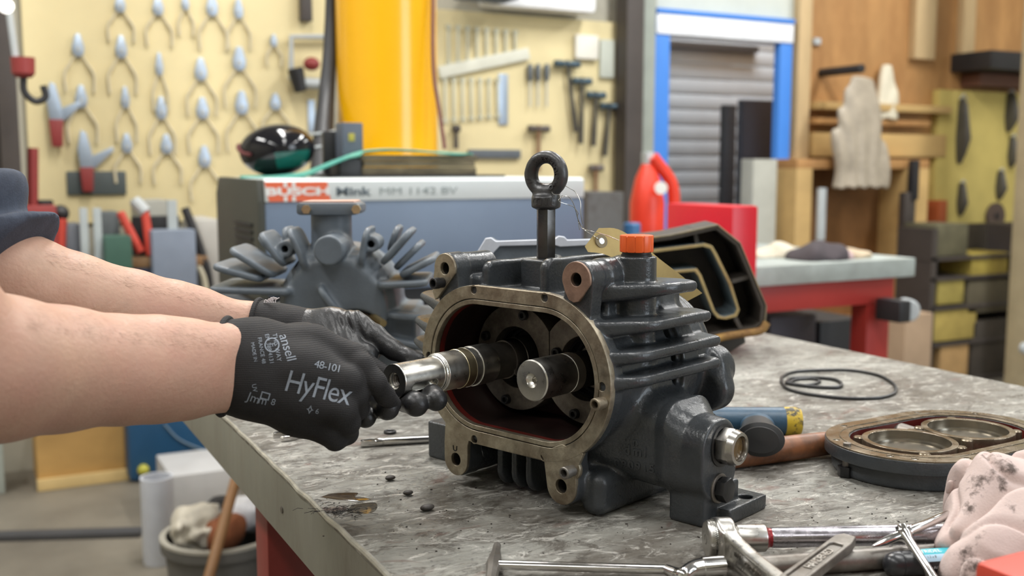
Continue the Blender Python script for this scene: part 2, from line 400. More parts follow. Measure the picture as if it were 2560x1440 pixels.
def build_pump_casting():
    s = SDF((-0.17, -0.006, -0.004), (0.19, 0.19, 0.224), 0.00115)
    s.add(*stad_fn(0.039, 0.0705, 0.002, 0.018), k=0.0)
    s.add(*stad_fn(0.039, 0.066, 0.01, 0.15), k=0.006)
    s.add(*stad_fn(0.040, 0.0705, 0.104, 0.128), k=0.005)
    s.add(*stad_fn(0.040, 0.064, 0.12, 0.165, 0.008), k=0.004)
    # bosses round the four lugs
    for x, z, r, L in LUG:
        s.cyl((x, 0.002, z), (x, L, z), r, 0.0008, 0.004)
        sx = math.copysign(1, x)
        s.add(*(lambda x, z, r: (lambda X, Y, Z: np.maximum(_cap2(X, Z, x, z, x * 0.97, ZC + (z - ZC) * 0.6, r, r * 0.95), np.abs(Y - 0.0105) - 0.0078), (min(x, x * .97) - r * 1.3, 0, min(z, ZC + (z - ZC) * .55) - r * 1.3), (max(x, x * .97) + r * 1.3, 0.02, max(z, ZC + (z - ZC) * .55) + r * 1.3)))(x, z, r), k=0.003)
    # top: long ribs, pad under the hex bar
    s.add(lambda X, Y, Z: _rbox2(X, Y, Z, -0.0495, 0.020, 0.130, 0.15, 0.2065, 0.009, 0.0044), (-0.056, 0.018, 0.15), (-0.043, 0.132, 0.208), 0.004)
    s.add(lambda X, Y, Z: _rbox2(X, Y, Z, 0.0185, 0.022, 0.140, 0.15, 0.2125, 0.011, 0.0047), (0.012, 0.02, 0.15), (0.025, 0.142, 0.214), 0.004)
    s.box((-0.036, 0.054, 0.165), (-0.004, 0.088, 0.2075), 0.0015, 0.003)
    s.box((-0.054, 0.112, 0.165), (0.0205, 0.121, 0.205), 0.0042, 0.004)
    # back boss behind the right lug, filler neck
    s.cyl((0.0741, 0.03, 0.2005), (0.0741, 0.062, 0.2005), 0.0145, 0.001, 0.004)
    s.cyl((0.0885, 0.062, 0.085), (0.0885, 0.062, 0.2165), 0.0170, 0.0008, 0.003)
    s.box((0.05, 0.03, 0.12), (0.082, 0.14, 0.186), 0.004, 0.006)
    # slit between the two housing rings
    s.cut(lambda X, Y, Z: np.maximum(np.abs(Y - 0.097) - 0.0035, np.maximum(0.09 - np.abs(X), np.maximum(0.072 - Z, Z - 0.158))), (-0.2, 0.09, 0.07), (0.2, 0.105, 0.16), 0)
    # fins left and right
    for z, y0, x0_, y1_ in FIN:
        for sg in (1, -1):
            xo = (0.1275 if z < 0.19 else 0.118) if sg > 0 else (0.156 if z < 0.19 else 0.125)
            s.add(fin_fn(z, sg, y0, xo, xs_=x0_, y1=y1_), (0.04 if sg > 0 else -0.162, -0.004, z - 0.02), (0.136 if sg > 0 else -0.04, 0.165, z + 0.02), 0.0028)
    for sg in (1, -1):
        s.add(fin_fn(0.066, sg, 0.10, 0.122, xs_=0.09), (0.04 if sg > 0 else -0.136, 0.09, 0.045), (0.136 if sg > 0 else -0.04, 0.165, 0.09), 0.0028)
    s.cyl((0.098, 0.15, 0.108), (0.098, 0.178, 0.108), 0.022, 0.007, 0.006)
    s.cyl((0.105, 0.145, 0.092), (0.105, 0.168, 0.092), 0.021, 0.008, 0.006)
    # oil sump: lofted along +x, with a collar
    xs = np.array([0.0, 0.045, 0.090, 0.122, 0.131, 0.138, 0.146, 0.166], np.float32)
    hy = np.array([0.050, 0.048, 0.040, 0.0355, 0.0365, 0.0335, 0.0285, 0.0265], np.float32)
    hz = np.array([0.044, 0.044, 0.040, 0.0375, 0.0390, 0.0360, 0.0345, 0.0330], np.float32)
    yc = np.array([0.066, 0.072, 0.078, 0.080, 0.080, 0.078, 0.075, 0.074], np.float32)
    zc = np.array([0.082, 0.076, 0.066, 0.060, 0.060, 0.057, 0.054, 0.0535], np.float32)
    def sump(X, Y, Z):
        x = X.ravel(); g = lambda a: np.interp(x, xs, a).astype(np.float32)[:, None, None]
        r = 0.0235; qy = np.abs(Y - g(yc)) - g(hy) + r; qz = np.abs(Z - g(zc)) - g(hz) + r
        d = np.sqrt(np.maximum(qy, 0) ** 2 + np.maximum(qz, 0) ** 2) + np.minimum(np.maximum(qy, qz), 0) - r
        p = np.maximum(X - 0.166, 0.03 - X) + 0.002; d = d + 0.002
        return np.sqrt(np.maximum(d, 0) ** 2 + np.maximum(p, 0) ** 2) + np.minimum(np.maximum(d, p), 0) - 0.002
    s.add(sump, (0.03, 0.01, 0.01), (0.168, 0.13, 0.13), 0.010)
    # feet
    s.box((0.066, 0.014, 0.0), (0.090, 0.15, 0.037), 0.010, 0.005)
    s.box((0.130, 0.054, 0.0), (0.164, 0.11, 0.03), 0.003, 0.003)
    s.box((0.130, 0.075, 0.0), (0.176, 0.135, 0.0125), 0.0015, 0.002)
    s.box((-0.156, 0.047, 0.0), (-0.122, 0.13, 0.037), 0.002, 0.003)
    s.box((-0.14, 0.06, 0.03), (-0.06, 0.12, 0.06), 0.008, 0.006)
    s.box((-0.088, 0.025, 0.003), (-0.080, 0.12, 0.05), 0.003, 0.004)
    for x in (-0.0295, -0.012, 0.0055):
        s.add(lambda X, Y, Z, x=x: _rbox2(X, Y, Z, x), (x - 0.004, 0.014, 0.0), (x + 0.004, 0.15, 0.07), 0.002)
    # rotor chamber, lug bores, foot hole
    s.cut(*stad_fn(0.0385, 0.0565, -0.02, 0.0835, 0.0005), k=0.0)
    for x, z, r, L in LUG: s.cyl((x, -0.02, z), (x, 0.04, z), 0.0062, 0.0002, 0.0, cut=True)
    s.cyl((0.1655, 0.117, -0.01), (0.1655, 0.117, 0.03), 0.006, 0.0002, 0.0, cut=True)
    s.f += (np_noise(s.ax[0][:, None, None], s.ax[1][None, :, None], s.ax[2][None, None, :], 210, 3) * 0.00022).astype(np.float32)
    return s.mesh('casting')
def _cap2(X, Z, ax, az, bx, bz, ra, rb):
    dx, dz = bx - ax, bz - az; t = np.clip(((X - ax) * dx + (Z - az) * dz) / (dx * dx + dz * dz), 0, 1)
    return np.sqrt((X - ax - t * dx) ** 2 + (Z - az - t * dz) ** 2) - (ra + (rb - ra) * t)
def _rbox2(X, Y, Z, x, y0=0.018, y1=0.152, z0=0.0025, z1=0.0975, r=0.016, hx=0.0034):
    qy = np.abs(Y - (y0 + y1) / 2) - (y1 - y0) / 2 + r; qz = np.abs(Z - (z0 + z1) / 2) - (z1 - z0) / 2 + r
    d = np.sqrt(np.maximum(qy, 0) ** 2 + np.maximum(qz, 0) ** 2) + np.minimum(np.maximum(qy, qz), 0) - r
    e = min(0.0034, hx * .8); q = d + e; p = np.abs(X - x) - hx + e
    return np.sqrt(np.maximum(q, 0) ** 2 + np.maximum(p, 0) ** 2) + np.minimum(np.maximum(q, p), 0) - e
PL = dict(parent=pump, world=False)
mesh_obj('casting', build_pump_casting(), M['paint'], **PL)

def in_flange(me, y=0.0):
    """plate built in xy -> flange plane, thickness running into the pump"""
    me.transform(Matrix(((1, 0, 0, 0), (0, 0, 1, y), (0, 1, 0, ZC), (0, 0, 0, 1))))
    me.flip_normals(); return smooth_mesh(me, 30)
# machined rim: outer face with bolt holes, recessed sealing step, inner lip
holes = [(-0.0425, 0.0675), (0.0405, 0.0675), (-0.0425, -0.068), (0.0405, -0.068), (0.1015, 0.001), (-0.1015, 0.001)]
rim = in_flange(plate_mesh([stadium(0.039, 0.0715, 72), stadium(0.039, 0.0598, 72)] + [circle(0.0037, 18, x, z) for x, z in holes], 0.0065, 0.0005), -0.0005)
mesh_obj('flange_rim', rim, M['face'], **PL)
lip = in_flange(plate_mesh([stadium(0.039, 0.0590, 72), stadium(0.039, 0.0548, 72)], 0.006, 0.0005), -0.0002)
mesh_obj('inner_lip', lip, M['face'], **PL)
groove = in_flange(plate_mesh([stadium(0.039, 0.0600, 72), stadium(0.039, 0.0588, 72)], 0.003, 0.0), 0.0035)
mesh_obj('seal_groove', groove, M['hole'], **PL)
for x, z in holes: MB().cyl((x, 0.004, ZC + z), (x, 0.0068, ZC + z), 0.0036, n=16).build('bolt_hole', M['hole'], **PL)
for i, (x, z, r, L) in enumerate(LUG):
    # machined lug face: a rounded end that runs towards the rim
    rr = r + 0.0002; hole_r = 0.0056 if i < 2 else 0.0060
    arc = lambda a0, a1, n=22: [(x + rr * cos(a0 + (a1 - a0) * k / n), z - ZC + rr * sin(a0 + (a1 - a0) * k / n)) for k in range(n + 1)]
    poly = [arc(radians(-15), radians(185)) + [(-0.0958, 0.183 - ZC), (-0.0955, 0.176 - ZC), (-0.0925, 0.170 - ZC), (-0.089, 0.172 - ZC), (-0.082, 0.179 - ZC)],
            arc(radians(-12), radians(190)) + [(0.0625, 0.190 - ZC), (0.0665, 0.1835 - ZC), (0.0715, 0.1815 - ZC), (0.0768, 0.1828 - ZC), (0.0815, 0.188 - ZC)],
            arc(radians(175), radians(362)) + [(-0.0510, 0.040 - ZC), (-0.0480, 0.0500 - ZC), (-0.0640, 0.055 - ZC), (-0.0800, 0.058 - ZC), (-0.0815, 0.038 - ZC)],
            arc(radians(185), radians(360)) + [(0.0752, 0.034 - ZC), (0.0772, 0.046 - ZC), (0.083, 0.058 - ZC), (0.060, 0.062 - ZC), (0.036, 0.050 - ZC), (0.0405, 0.045 - ZC)]][i]
    outs = [poly, circle(hole_r, 28, x, z - ZC)]
    mesh_obj('lug_face', in_flange(plate_mesh(outs, 0.004, 0.0005), -0.0004), M['face'] if i != 1 else M['face_brown'], **PL)
    MB().lathe((x, 0.003, z), (0, 1, 0), [(hole_r, 0), (hole_r, 0.034), (0.0005, 0.034)], 28, cap=False).build('lug_bore', M['darkmetal'], **PL)
ear = in_flange(plate_mesh([circle(0.0092, 30, 0.0700, 0.0425 - ZC)], 0.004, 0.0005), 0.0002); mesh_obj('dowel_boss', ear, M['face'], **PL)
# dowel sleeves
for x, z in ((-0.0825, 0.1865), (0.1035, 0.1040), (0.0722, 0.0420)):
    MB().lathe((x, 0.003, z), (0, -1, 0), [(0.0047, 0), (0.0047, 0.0085), (0.0052, 0.0088), (0.0052, 0.0145), (0.0046, 0.0152), (0.0034, 0.0152), (0.0031, 0.0145), (0.0031, 0.004), (0.0001, 0.004)], 28, cap=False).build('dowel_sleeve', M['dullsteel'] if x < 0.1 and x > 0 else (M['black'] if x < 0 else M['face']), **PL)
# red-painted chamber wall; past the rim strip, recess shade is painted in near-black
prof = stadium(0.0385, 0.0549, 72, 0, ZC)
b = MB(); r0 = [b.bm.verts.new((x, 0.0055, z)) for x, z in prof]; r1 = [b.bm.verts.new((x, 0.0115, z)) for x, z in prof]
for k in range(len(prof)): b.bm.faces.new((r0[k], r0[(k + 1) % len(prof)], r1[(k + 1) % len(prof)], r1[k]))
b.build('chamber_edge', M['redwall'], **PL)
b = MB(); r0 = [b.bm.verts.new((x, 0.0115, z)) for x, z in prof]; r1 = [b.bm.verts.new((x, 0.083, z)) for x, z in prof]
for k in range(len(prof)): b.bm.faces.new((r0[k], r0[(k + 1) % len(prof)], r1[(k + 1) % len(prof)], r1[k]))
b.build('chamber_wall', mat('recess_shaded_red', (0.014, 0.006, 0.005), 0.4, var=0.4, vsc=25, bump=.1, bsc=200), **PL)
b = MB(); b.bm.faces.new([b.bm.verts.new((x, 0.0825, z)) for x, z in prof]); b.build('chamber_back', mat('dark_red_back', (0.03, 0.008, 0.007), 0.3, var=0.3, vsc=40), **PL)
# bearing plates with cap screws, shafts
SZ = 0.1155
for k, x in enumerate((-0.041, 0.041)):
    sg_ = 1 if k == 0 else -1; al = math.acos(0.0405 / 0.0495)
    pm = plate_mesh([[(sg_ * px_, pz_) for px_, pz_ in circle(0.0495, 60, 0, 0, al, 2 * pi - al)], circle(0.0287, 48)], 0.022, 0.0006)
    pm.transform(Matrix.Translation((x, 0.075, SZ)) @ Matrix.Rotation(radians(90), 4, 'X')); smooth_mesh(pm, 30)
    mesh_obj('bearing_plate', pm, M['disc'], **PL)
    MB().lathe((x, 0.075, SZ), (0, -1, 0), [(0.0286, 0), (0.0286, 0.012), (0.0262, 0.0125), (0.0262, 0.004), (0.0235, 0.004), (0.0235, 0.0)], 48, cap=False).build('bearing_ring', M['black'], **PL)
    MB().lathe((x, 0.0742, SZ), (0, -1, 0), [(0.0285, 0), (0.0001, 0.0001)], 40, cap=False).build('bearing_recess', M['hole'], **PL)
    for qx_, qz_ in (((-0.0294, 0.156), (-0.0513, 0.0745), (-0.0775, 0.132)) if k == 0 else ((0.0105, 0.1265), (0.0316, 0.0740), (0.065, 0.152))):
        q = Vector((qx_, 0.0532, qz_))
        MB().lathe(q, (0, -1, 0), [(0.0045, 0), (0.0045, 0.0045), (0.0041, 0.005), (0.0024, 0.005), (0.0024, 0.0015), (0.0001, 0.0015)], 20, cap=False).build('cap_screw', M['black'], **PL)
R = 0.0165
# long shaft: stepped journal, brassy band, keyway, threaded centre hole
yt = -0.094
b = MB().lathe((-0.041, 0.08, SZ), (0, -1, 0), [(0.0175, 0), (0.0175, 0.004), (0.0190, 0.0042), (0.0190, 0.030), (0.0185, 0.0305)], 48, cap=False); b.build('shaft_collar', M['darkmetal'], **PL)
b = MB().lathe((-0.041, 0.055, SZ), (0, -1, 0), [(0.0160, 0), (0.0160, 0.016), (0.0178, 0.0162), (0.0178, 0.0185), (0.0168, 0.0187), (0.0168, 0.044)], 48, cap=False); b.build('shaft_journal', M['darkmetal'], **PL)
b = MB().lathe((-0.041, 0.014, SZ), (0, -1, 0), [(0.0176, 0), (0.0176, 0.0008), (0.0180, 0.0012), (0.0180, 0.0205), (0.0172, 0.021), (0.0172, 0.027), (0.0177, 0.0275), (0.0177, 0.0285), (0.0170, 0.0288)], 56, cap=False); b.build('shaft_seal_seat', M['steel'], **PL)
b = MB().lathe((-0.041, -0.0145, SZ), (0, -1, 0), [(0.0170, 0), (0.0174, 0.0004), (0.0174, 0.0095), (0.0170, 0.0099)], 56, cap=False); b.build('brass_band', M['brass'], **PL)
sh = SDF((-0.062, -0.098, SZ - 0.021), (-0.020, -0.02, SZ + 0.021), 0.0006)
sh.cyl((-0.041, -0.095, SZ), (-0.041, -0.024, SZ), 0.0142, 0.0006, 0)
sh.cyl((-0.041, -0.0475, SZ), (-0.041, -0.024, SZ), 0.0168, 0.0004, 0)
sh.cyl((-0.041, -0.0495, SZ), (-0.041, -0.046, SZ), 0.0157, 0.0004, 0)
sh.cyl((-0.041, -0.12, SZ), (-0.041, -0.08, SZ), 0.0048, 0.0001, 0, cut=True)
sh.cyl((-0.041, -0.12, SZ), (-0.041, -0.0925, SZ), 0.0070, 0.0001, 0, cut=True)
# keyway slot cut on the near side, low
kd = Vector((0.93, -0.0, -0.36)).normalized(); kc = Vector((-0.041, 0, SZ)) + kd * 0.0142
def keyf(X, Y, Z):
    u = (X - kc.x) * kd.x + (Z - kc.z) * kd.z; v = -(X - kc.x) * kd.z + (Z - kc.z) * kd.x
    yy = np.clip(Y, -0.083, -0.062)
    return np.maximum(np.sqrt((Y - yy) ** 2 + v * v) - 0.0036, np.abs(u) - 0.004)
sh.cut(keyf, (-0.04, -0.09, SZ - 0.021), (-0.018, -0.055, SZ + 0.012))
mesh_obj('shaft_end', sh.mesh('shaft_end'), M['steel'], **PL)
MB().lathe((-0.041, -0.0965, SZ), (0, 1, 0), [(0.0140, 0.0022), (0.0140, 0.0012), (0.0072, 0.0012), (0.0072, 0.003)], 40, cap=False).build('shaft_end_face', M['black'], **PL)
MB().lathe((-0.041, -0.0925, SZ), (0, 1, 0), [(0.0047, 0), (0.0040, 0.001), (0.0047, 0.002), (0.0040, 0.003), (0.0047, 0.004), (0.0040, 0.005), (0.0047, 0.006), (0.004, 0.007), (0.0001, 0.007)], 24, cap=False).build('thread', M['dullsteel'], **PL)
MB().box((-0.041 + 0.0165, 0.046, SZ - 0.008), (0.012, 0.014, 0.011), 0.0012, Matrix.Rotation(radians(25), 3, 'Y')).build('shaft_key', M['black'], **PL)
MB().cyl((-0.0265, 0.0385, SZ - 0.0092), (-0.0252, 0.0385, SZ - 0.0092), 0.0037, n=20).build('key_screw', M['dullsteel'], **PL)
# short shaft
b = MB().lathe((0.041, 0.078, SZ), (0, -1, 0), [(0.0158, 0), (0.0158, 0.044), (0.0155, 0.0442)], 48, cap=False); b.build('short_shaft_journal', M['darkmetal'], **PL)
b = MB().lathe((0.041, 0.08, SZ), (0, -1, 0), [(0.0195, 0), (0.0195, 0.012), (0.0158, 0.0122)], 48, cap=False); b.build('short_shaft_collar', M['dullsteel'], **PL)
b = MB().lathe((0.041, 0.0345, SZ), (0, -1, 0), [(0.0158, 0), (0.0172, 0.0003), (0.0172, 0.0105), (0.0166, 0.0108), (0.0166, 0.0125), (0.0174, 0.0128), (0.0174, 0.0502), (0.0165, 0.0513), (0.0062, 0.0513), (0.0058, 0.050), (0.0028, 0.0475), (0.0026, 0.044), (0.0001, 0.044)], 56, cap=False); b.build('short_shaft', M['steel'], **PL)
# sight glass, drain plug
q = Vector((0.166, 0.0775, 0.0650))
hexp = [(0.0158 * cos(pi / 6 + k * pi / 3), 0.0158 * sin(pi / 6 + k * pi / 3)) for k in range(6)]
b = MB(); b.prism(hexp, q + Vector((0.0065, 0, 0)), (0, 1, 0), (0, 0, 1), 0.011, 0.0008)
sg = b.build('sight_glass_nut', M['nickel'], **PL)
g = MB().lathe(q + Vector((0.012, 0, 0)), (1, 0, 0), [(0.0150, -0.001), (0.0140, 0.002), (0.0132, 0.0045), (0.0105, 0.0048), (0.0100, 0.003), (0.0098, -0.004)], 40, cap=False).build('nut_collar', M['nickel'], sg, world=False)
MB().lathe(q + Vector((0.0125, 0, 0)), (1, 0, 0), [(0.0100, 0), (0.0100, 0.0002), (0.0075, 0.0012), (0.0001, 0.0014)], 40, cap=False).build('sight_window', mat('amber_oily_glass', (0.11, 0.065, 0.02), 0.22, var=0.5, vsc=150), sg, world=False)
MB().lathe(q - Vector((0.0005, 0, 0)), (1, 0, 0), [(0.0178, 0), (0.0178, 0.0014), (0.0150, 0.0016)], 40, cap=False).build('gasket_ring', M['blackrub'], sg, world=False)
q = Vector((0.166, 0.0730, 0.0300))
dp = MB().prism([(0.0105 * cos(0.2 + k * pi / 3), 0.0105 * sin(0.2 + k * pi / 3)) for k in range(6)], q + Vector((0.0060, 0, 0)), (0, 1, 0), (0, 0, 1), 0.008, 0.0007).build('drain_plug', M['black'], **PL)
MB().lathe(q, (1, 0, 0), [(0.0125, -0.001), (0.0125, 0.0013), (0.0118, 0.002), (0.010, 0.0022)], 32, cap=False).build('sealing_washer', M['dullsteel'], dp, world=False)
# oil filler cap: ribbed orange top on a black thread
nk = Vector((0.0885, 0.062, 0.2165))
prof = []
for k in range(96):
    a = 2 * pi * k / 96; u = (k % 8); rr = 0.0141 - (0.0007 if u in (0,) else 0.0)
    prof.append((rr * cos(a), rr * sin(a)))
cap = MB(); cap.prism(prof, nk + Vector((0, 0, 0.0107)), (1, 0, 0), (0, 1, 0), 0.0142, 0.0011)
capo = cap.build('filler_cap', M['orange'], smooth=25, **PL)
b = MB(); b.lathe(nk, (0, 0, 1), [(0.0130, -0.001), (0.0130, 0.0016), (0.0122, 0.002), (0.0122, 0.0042)], 40); b.build('cap_thread', M['blackrub'], capo, world=False)
# raised casting marks on the sump side (bottom-left in view): date code and foundry mark
def sump_text(s, size, u, v, obj='casting_mark'):
    me = text_mesh(s, size, 0.0004, bevel=0.0002, spacing=1.25)
    return me
def bvh_of(o):
    """tree of an object's mesh in the object's own local space"""
    me = o.data; return BVHTree.FromPolygons([v.co[:] for v in me.vertices], [p.vertices[:] for p in me.polygons])
def subdivide(me, n=1, maxlen=None):
    bm = bmesh.new(); bm.from_mesh(me)
    bmesh.ops.triangulate(bm, faces=bm.faces[:])
    for _ in range(n):
        e = [e for e in bm.edges if maxlen is None or e.calc_length() > maxlen]
        if not e: break
        bmesh.ops.subdivide_edges(bm, edges=e, cuts=1); bmesh.ops.triangulate(bm, faces=bm.faces[:])
    bm.to_mesh(me); bm.free(); return me
def wrap(me, Mx, tree, off=0.0002, reach=0.05):
    """lay flat lettering onto a surface: every vertex is dropped along the lettering plane's normal"""
    n = (Mx.to_3x3() @ Vector((0, 0, 1))).normalized()
    for v in me.vertices:
        p = Mx @ Vector((v.co.x, v.co.y, 0)); h = tree.ray_cast(p + n * reach, -n, reach * 2)
        v.co = (h[0] + n * (off + v.co.z)) if h[0] is not None else p + n * (off + v.co.z)
    me.update(); return me
casting = next(c for c in pump.children if c.name == 'casting')
ctree = bvh_of(casting)
for s_, size, x, z in (('dml', 0.0115, 0.1053, 0.0560), ('090915', 0.0100, 0.1045, 0.0430), ('n', 0.010, 0.1055, 0.0640)):
    me = wrap(subdivide(text_mesh(s_, size, 0.0006, spacing=1.25, offset=0.0003), 1, 0.003), basis((x, 0.043, z), (1, 0, 0), (0, 0, 1)), ctree, 0.0003)
    mesh_obj('casting_mark', me, M['paint'], **PL)
# letter U punched beside the lower left lug hole
MB().tube(spline([(-0.0697, -0.0003, 0.0372), (-0.0692, -0.0003, 0.0335), (-0.0672, -0.0003, 0.0325), (-0.0655, -0.0003, 0.0335), (-0.0650, -0.0003, 0.0372)], 4), 0.0006, 6).build('punched_letter', M['hole'], **PL)
# hex bar and lifting eye
EX, EY = -0.020, 0.071
MB().prism([(0.0092 * cos(0.35 + k * pi / 3), 0.0092 * sin(0.35 + k * pi / 3)) for k in range(6)], (EX, EY, 0.2310), (1, 0, 0), (0, 1, 0), 0.0475, 0.0005).build('hex_bar', M['hexrod'], **PL)
eo = Vector((EX, EY, 0.2545))
va = PANG - TH      # view direction in pump axes: forward = (sin(PANG-TH)...)
fwl = Vector((-sin(TH - PANG + pi) * 0 + PX.dot(Vector((sin(TH), cos(TH), 0))), PY.dot(Vector((sin(TH), cos(TH), 0))), 0))   # horizontal view direction, local
rtl = Vector((PX.dot(RT), PY.dot(RT), 0))
en = (-fwl * cos(radians(31)) - rtl * sin(radians(31))).normalized(); ex = Vector((0, 0, 1)).cross(en).normalized()
RC, RM = Vector((EX, EY, 0.2545 + 0.0295)), 0.0155
s = SDF(eo - Vector((0.026, 0.026, 0.004)), eo + Vector((0.026, 0.026, 0.056)), 0.0007)
def tor(X, Y, Z):
    u = (X - RC.x) * ex.x + (Y - RC.y) * ex.y; v = Z - RC.z; t = (X - RC.x) * en.x + (Y - RC.y) * en.y
    ang = np.arctan2(v, u); rr = 0.0057 + 0.0005 * np.cos(ang) ** 2
    return np.sqrt((np.sqrt(u * u + (v * 0.97) ** 2) - RM) ** 2 + (t * 0.92) ** 2) - rr
s.add(tor, eo - Vector((0.025, 0.025, 0)), eo + Vector((0.025, 0.025, 0.055)), 0)
s.cyl(eo, eo + Vector((0, 0, 0.0095)), 0.0127, 0.0012, 0.005)
s.cone(eo + Vector((0, 0, 0.006)), eo + Vector((0, 0, 0.0135)), 0.0108, 0.0075, 0.006)
s.f += (np_noise(s.ax[0][:, None, None], s.ax[1][None, :, None], s.ax[2][None, None, :], 700, 5) * 0.00012).astype(np.float32)
eye = mesh_obj('lifting_eye', s.mesh(), M['eye'], **PL)
et = bvh_of(eye); ms = []
for i, c in enumerate('O4/LTO.8ES3 M'):
    a = radians(-52 + i * 14.5); rr = RM - 0.0010
    p = RC + ex * (rr * cos(a)) + Vector((0, 0, rr * sin(a))); rad = ex * cos(a) + Vector((0, 0, sin(a))); tan_ = -ex * sin(a) + Vector((0, 0, cos(a)))
    ms.append(wrap(text_mesh(c, 0.0060, 0.0006, offset=0.0002), basis(p + en * 0.004, tan_, -rad), et, 0.0003, 0.012))
for i, c in enumerate('7/'):
    a = radians(196 + i * 13); p = RC + ex * (RM * cos(a)) + Vector((0, 0, RM * sin(a))); rad = ex * cos(a) + Vector((0, 0, sin(a)))
    ms.append(wrap(text_mesh(c, 0.0060, 0.0006), basis(p + en * 0.004, -ex * sin(a) + Vector((0, 0, cos(a))), -rad), et, 0.0, 0.012))
mesh_obj('raised_lettering', join_meshes(ms), M['eye'], eye, False)
ms = []
for i, c in enumerate('CGN15'):
    a = radians(-52 + i * 20); d = -fwl * cos(a) + rtl * sin(a); p = eo + d * 0.0126 + Vector((0, 0, 0.0052)); t = rtl * cos(a) + fwl * sin(a)
    m_ = text_mesh(c, 0.0090, 0.0009, offset=0.0002); m_.transform(basis(p, t, (0, 0, 1))); ms.append(m_)
mesh_obj('grade_mark', join_meshes(ms), M['eye'], eye, False)

# card tag tied to the eye with thin wire
def L2W(p): return PO + PX * p[0] + PY * p[1] + Vector((0, 0, p[2]))
U_ = [(1497, 570, .935), (1545, 573, .945), (1600, 606, .955), (1650, 648, .962), (1705, 690, .972), (1756, 733, .985)]
L_ = [(1470, 630, .925), (1512, 636, .93), (1560, 662, .94), (1605, 712, .955), (1650, 745, .968), (1690, 768, .98)]
ct = thing('card_tag', 'manila card tag with eyelet, wired to the lifting eye behind the orange cap', 'tag', at(1500, 600, .94))
b = MB(); uu = spline([at(*q) for q in U_], 5); ll = spline([at(*q) for q in L_], 5); n = len(uu)
left = at(1462, 616, .924)
for side in (0, 1):
    off = FW * 0.0006 * side
    g = [[b.bm.verts.new(uu[i].lerp(ll[i], j / 6) + off) for j in range(7)] for i in range(n)]
    for i in range(n - 1):
        for j in range(6): b.bm.faces.new((g[i][j], g[i + 1][j], g[i + 1][j + 1], g[i][j + 1]))
    lv = b.bm.verts.new(left + off); b.bm.faces.new([lv] + [g[0][j] for j in range(7)])
    if side: g1 = g
    else: g0 = g
for i in range(n - 1):
    b.bm.faces.new((g0[i][0], g1[i][0], g1[i + 1][0], g0[i + 1][0])); b.bm.faces.new((g0[i][6], g0[i + 1][6], g1[i + 1][6], g1[i][6]))
for j in range(6): b.bm.faces.new((g0[-1][j], g0[-1][j + 1], g1[-1][j + 1], g1[-1][j]))
b.build('card', M['tagc'], ct)
ec = at(1503, 603, .9325); en_ = (uu[0] - ll[0]).cross(uu[8] - uu[0]).normalized()
if en_.dot(FW) > 0: en_ = -en_
MB().lathe(ec + en_ * 0.0004, en_, [(0.0062, -0.0012), (0.0062, 0.0004), (0.0030, 0.0005)], 28, sx=1.0, sy=1.0).build('reinforcing_ring', M['washer'], ct)
MB().lathe(ec + en_ * 0.0008, en_, [(0.0028, 0), (0.0028, 0.0003), (0.0001, 0.0003)], 20).build('eyelet', mat('white_metal_eyelet', (0.75, 0.78, 0.82), 0.3, 0.3), ct)
wr = thing('tag_wire', 'thin bright wire looped through the lifting eye and twisted down to the tag', 'wire', at(1420, 500, .9))
eyed = (L2W(RC) - EYE).dot(FW)
e0 = eyed
W1 = [(1423, 470, e0 + .012), (1400, 459, e0), (1381, 470, e0 - .006), (1383, 485, e0 - .010), (1401, 487, e0 - .014), (1405, 491, e0 - .012), (1396, 500, e0 - .014), (1402, 506, e0 - .012), (1421, 512, e0 - .008), (1437, 521, e0), (1447, 552, e0 + .005), (1462, 575, e0 + .01), (1485, 590, .93), (1502, 602, .9325)]
W2 = [(1424, 471, e0 + .012), (1438, 480, e0 + .01), (1451, 505, e0 + .005), (1452, 535, e0 + .003), (1456, 560, e0 + .006)]
W3 = [(1402, 494, e0 - .012), (1412, 490, e0 - .01), (1425, 495, e0 - .006), (1436, 515, e0), (1444, 545, e0 + .005), (1455, 570, e0 + .01), (1478, 578, .93), (1515, 588, .93), (1547, 601, .932)]
W4 = [(1437, 520, e0), (1445, 533, e0 + .004), (1444, 541, e0 + .006), (1449, 575, e0 + .01)]
for Wp in (W1, W2, W3, W4): MB().tube(spline([at(*q) for q in Wp], 6), 0.00032, 6).build('wire_strand', M['wire'], wr)
# ------------------------------------------------------------------ the workshop shell
WB = 4.45          # back wall
XL, XR, YF = -2.6, 6.4, -3.2
def shell(name, x0, x1, y0, y1, z0, z1, m, **k):
    o = MB().boxz(x0, x1, y0, y1, z0, z1).build(name, m, smooth=0); o['kind'] = 'structure'; return o
M['floor'] = mat('worn_concrete', (0.185, 0.165, 0.13), 0.55, var=0.2, vsc=1.6, col2=(0.11, 0.095, 0.075), c2amt=0.42, c2sc=1.1, bump=0.1, bsc=30)
M['wallpaint'] = mat('cream_wall_paint', (0.42, 0.40, 0.33), 0.8, var=0.08, vsc=3)
M['ceil'] = mat('white_ceiling', (0.34, 0.345, 0.35), 0.9, var=0.05, vsc=2)
M['ply'] = mat('orange_plywood', (0.44, 0.235, 0.085), 0.6, var=0.28, vsc=2.2, col2=(0.30, 0.145, 0.048), c2amt=0.45, c2sc=2.0, stretch=(2.2, 2.2, 0.7))
M['ply2'] = mat('tan_plywood', (0.50, 0.33, 0.13), 0.6, var=0.2, vsc=2.2, stretch=(0.7, 2, 2.2))
M['pine'] = mat('pale_pine_stud', (0.50, 0.36, 0.19), 0.65, var=0.15, vsc=6, stretch=(3, 3, .5))
M['board'] = mat('cream_tool_board', (0.69, 0.59, 0.335), 0.7, var=0.07, vsc=2.5)
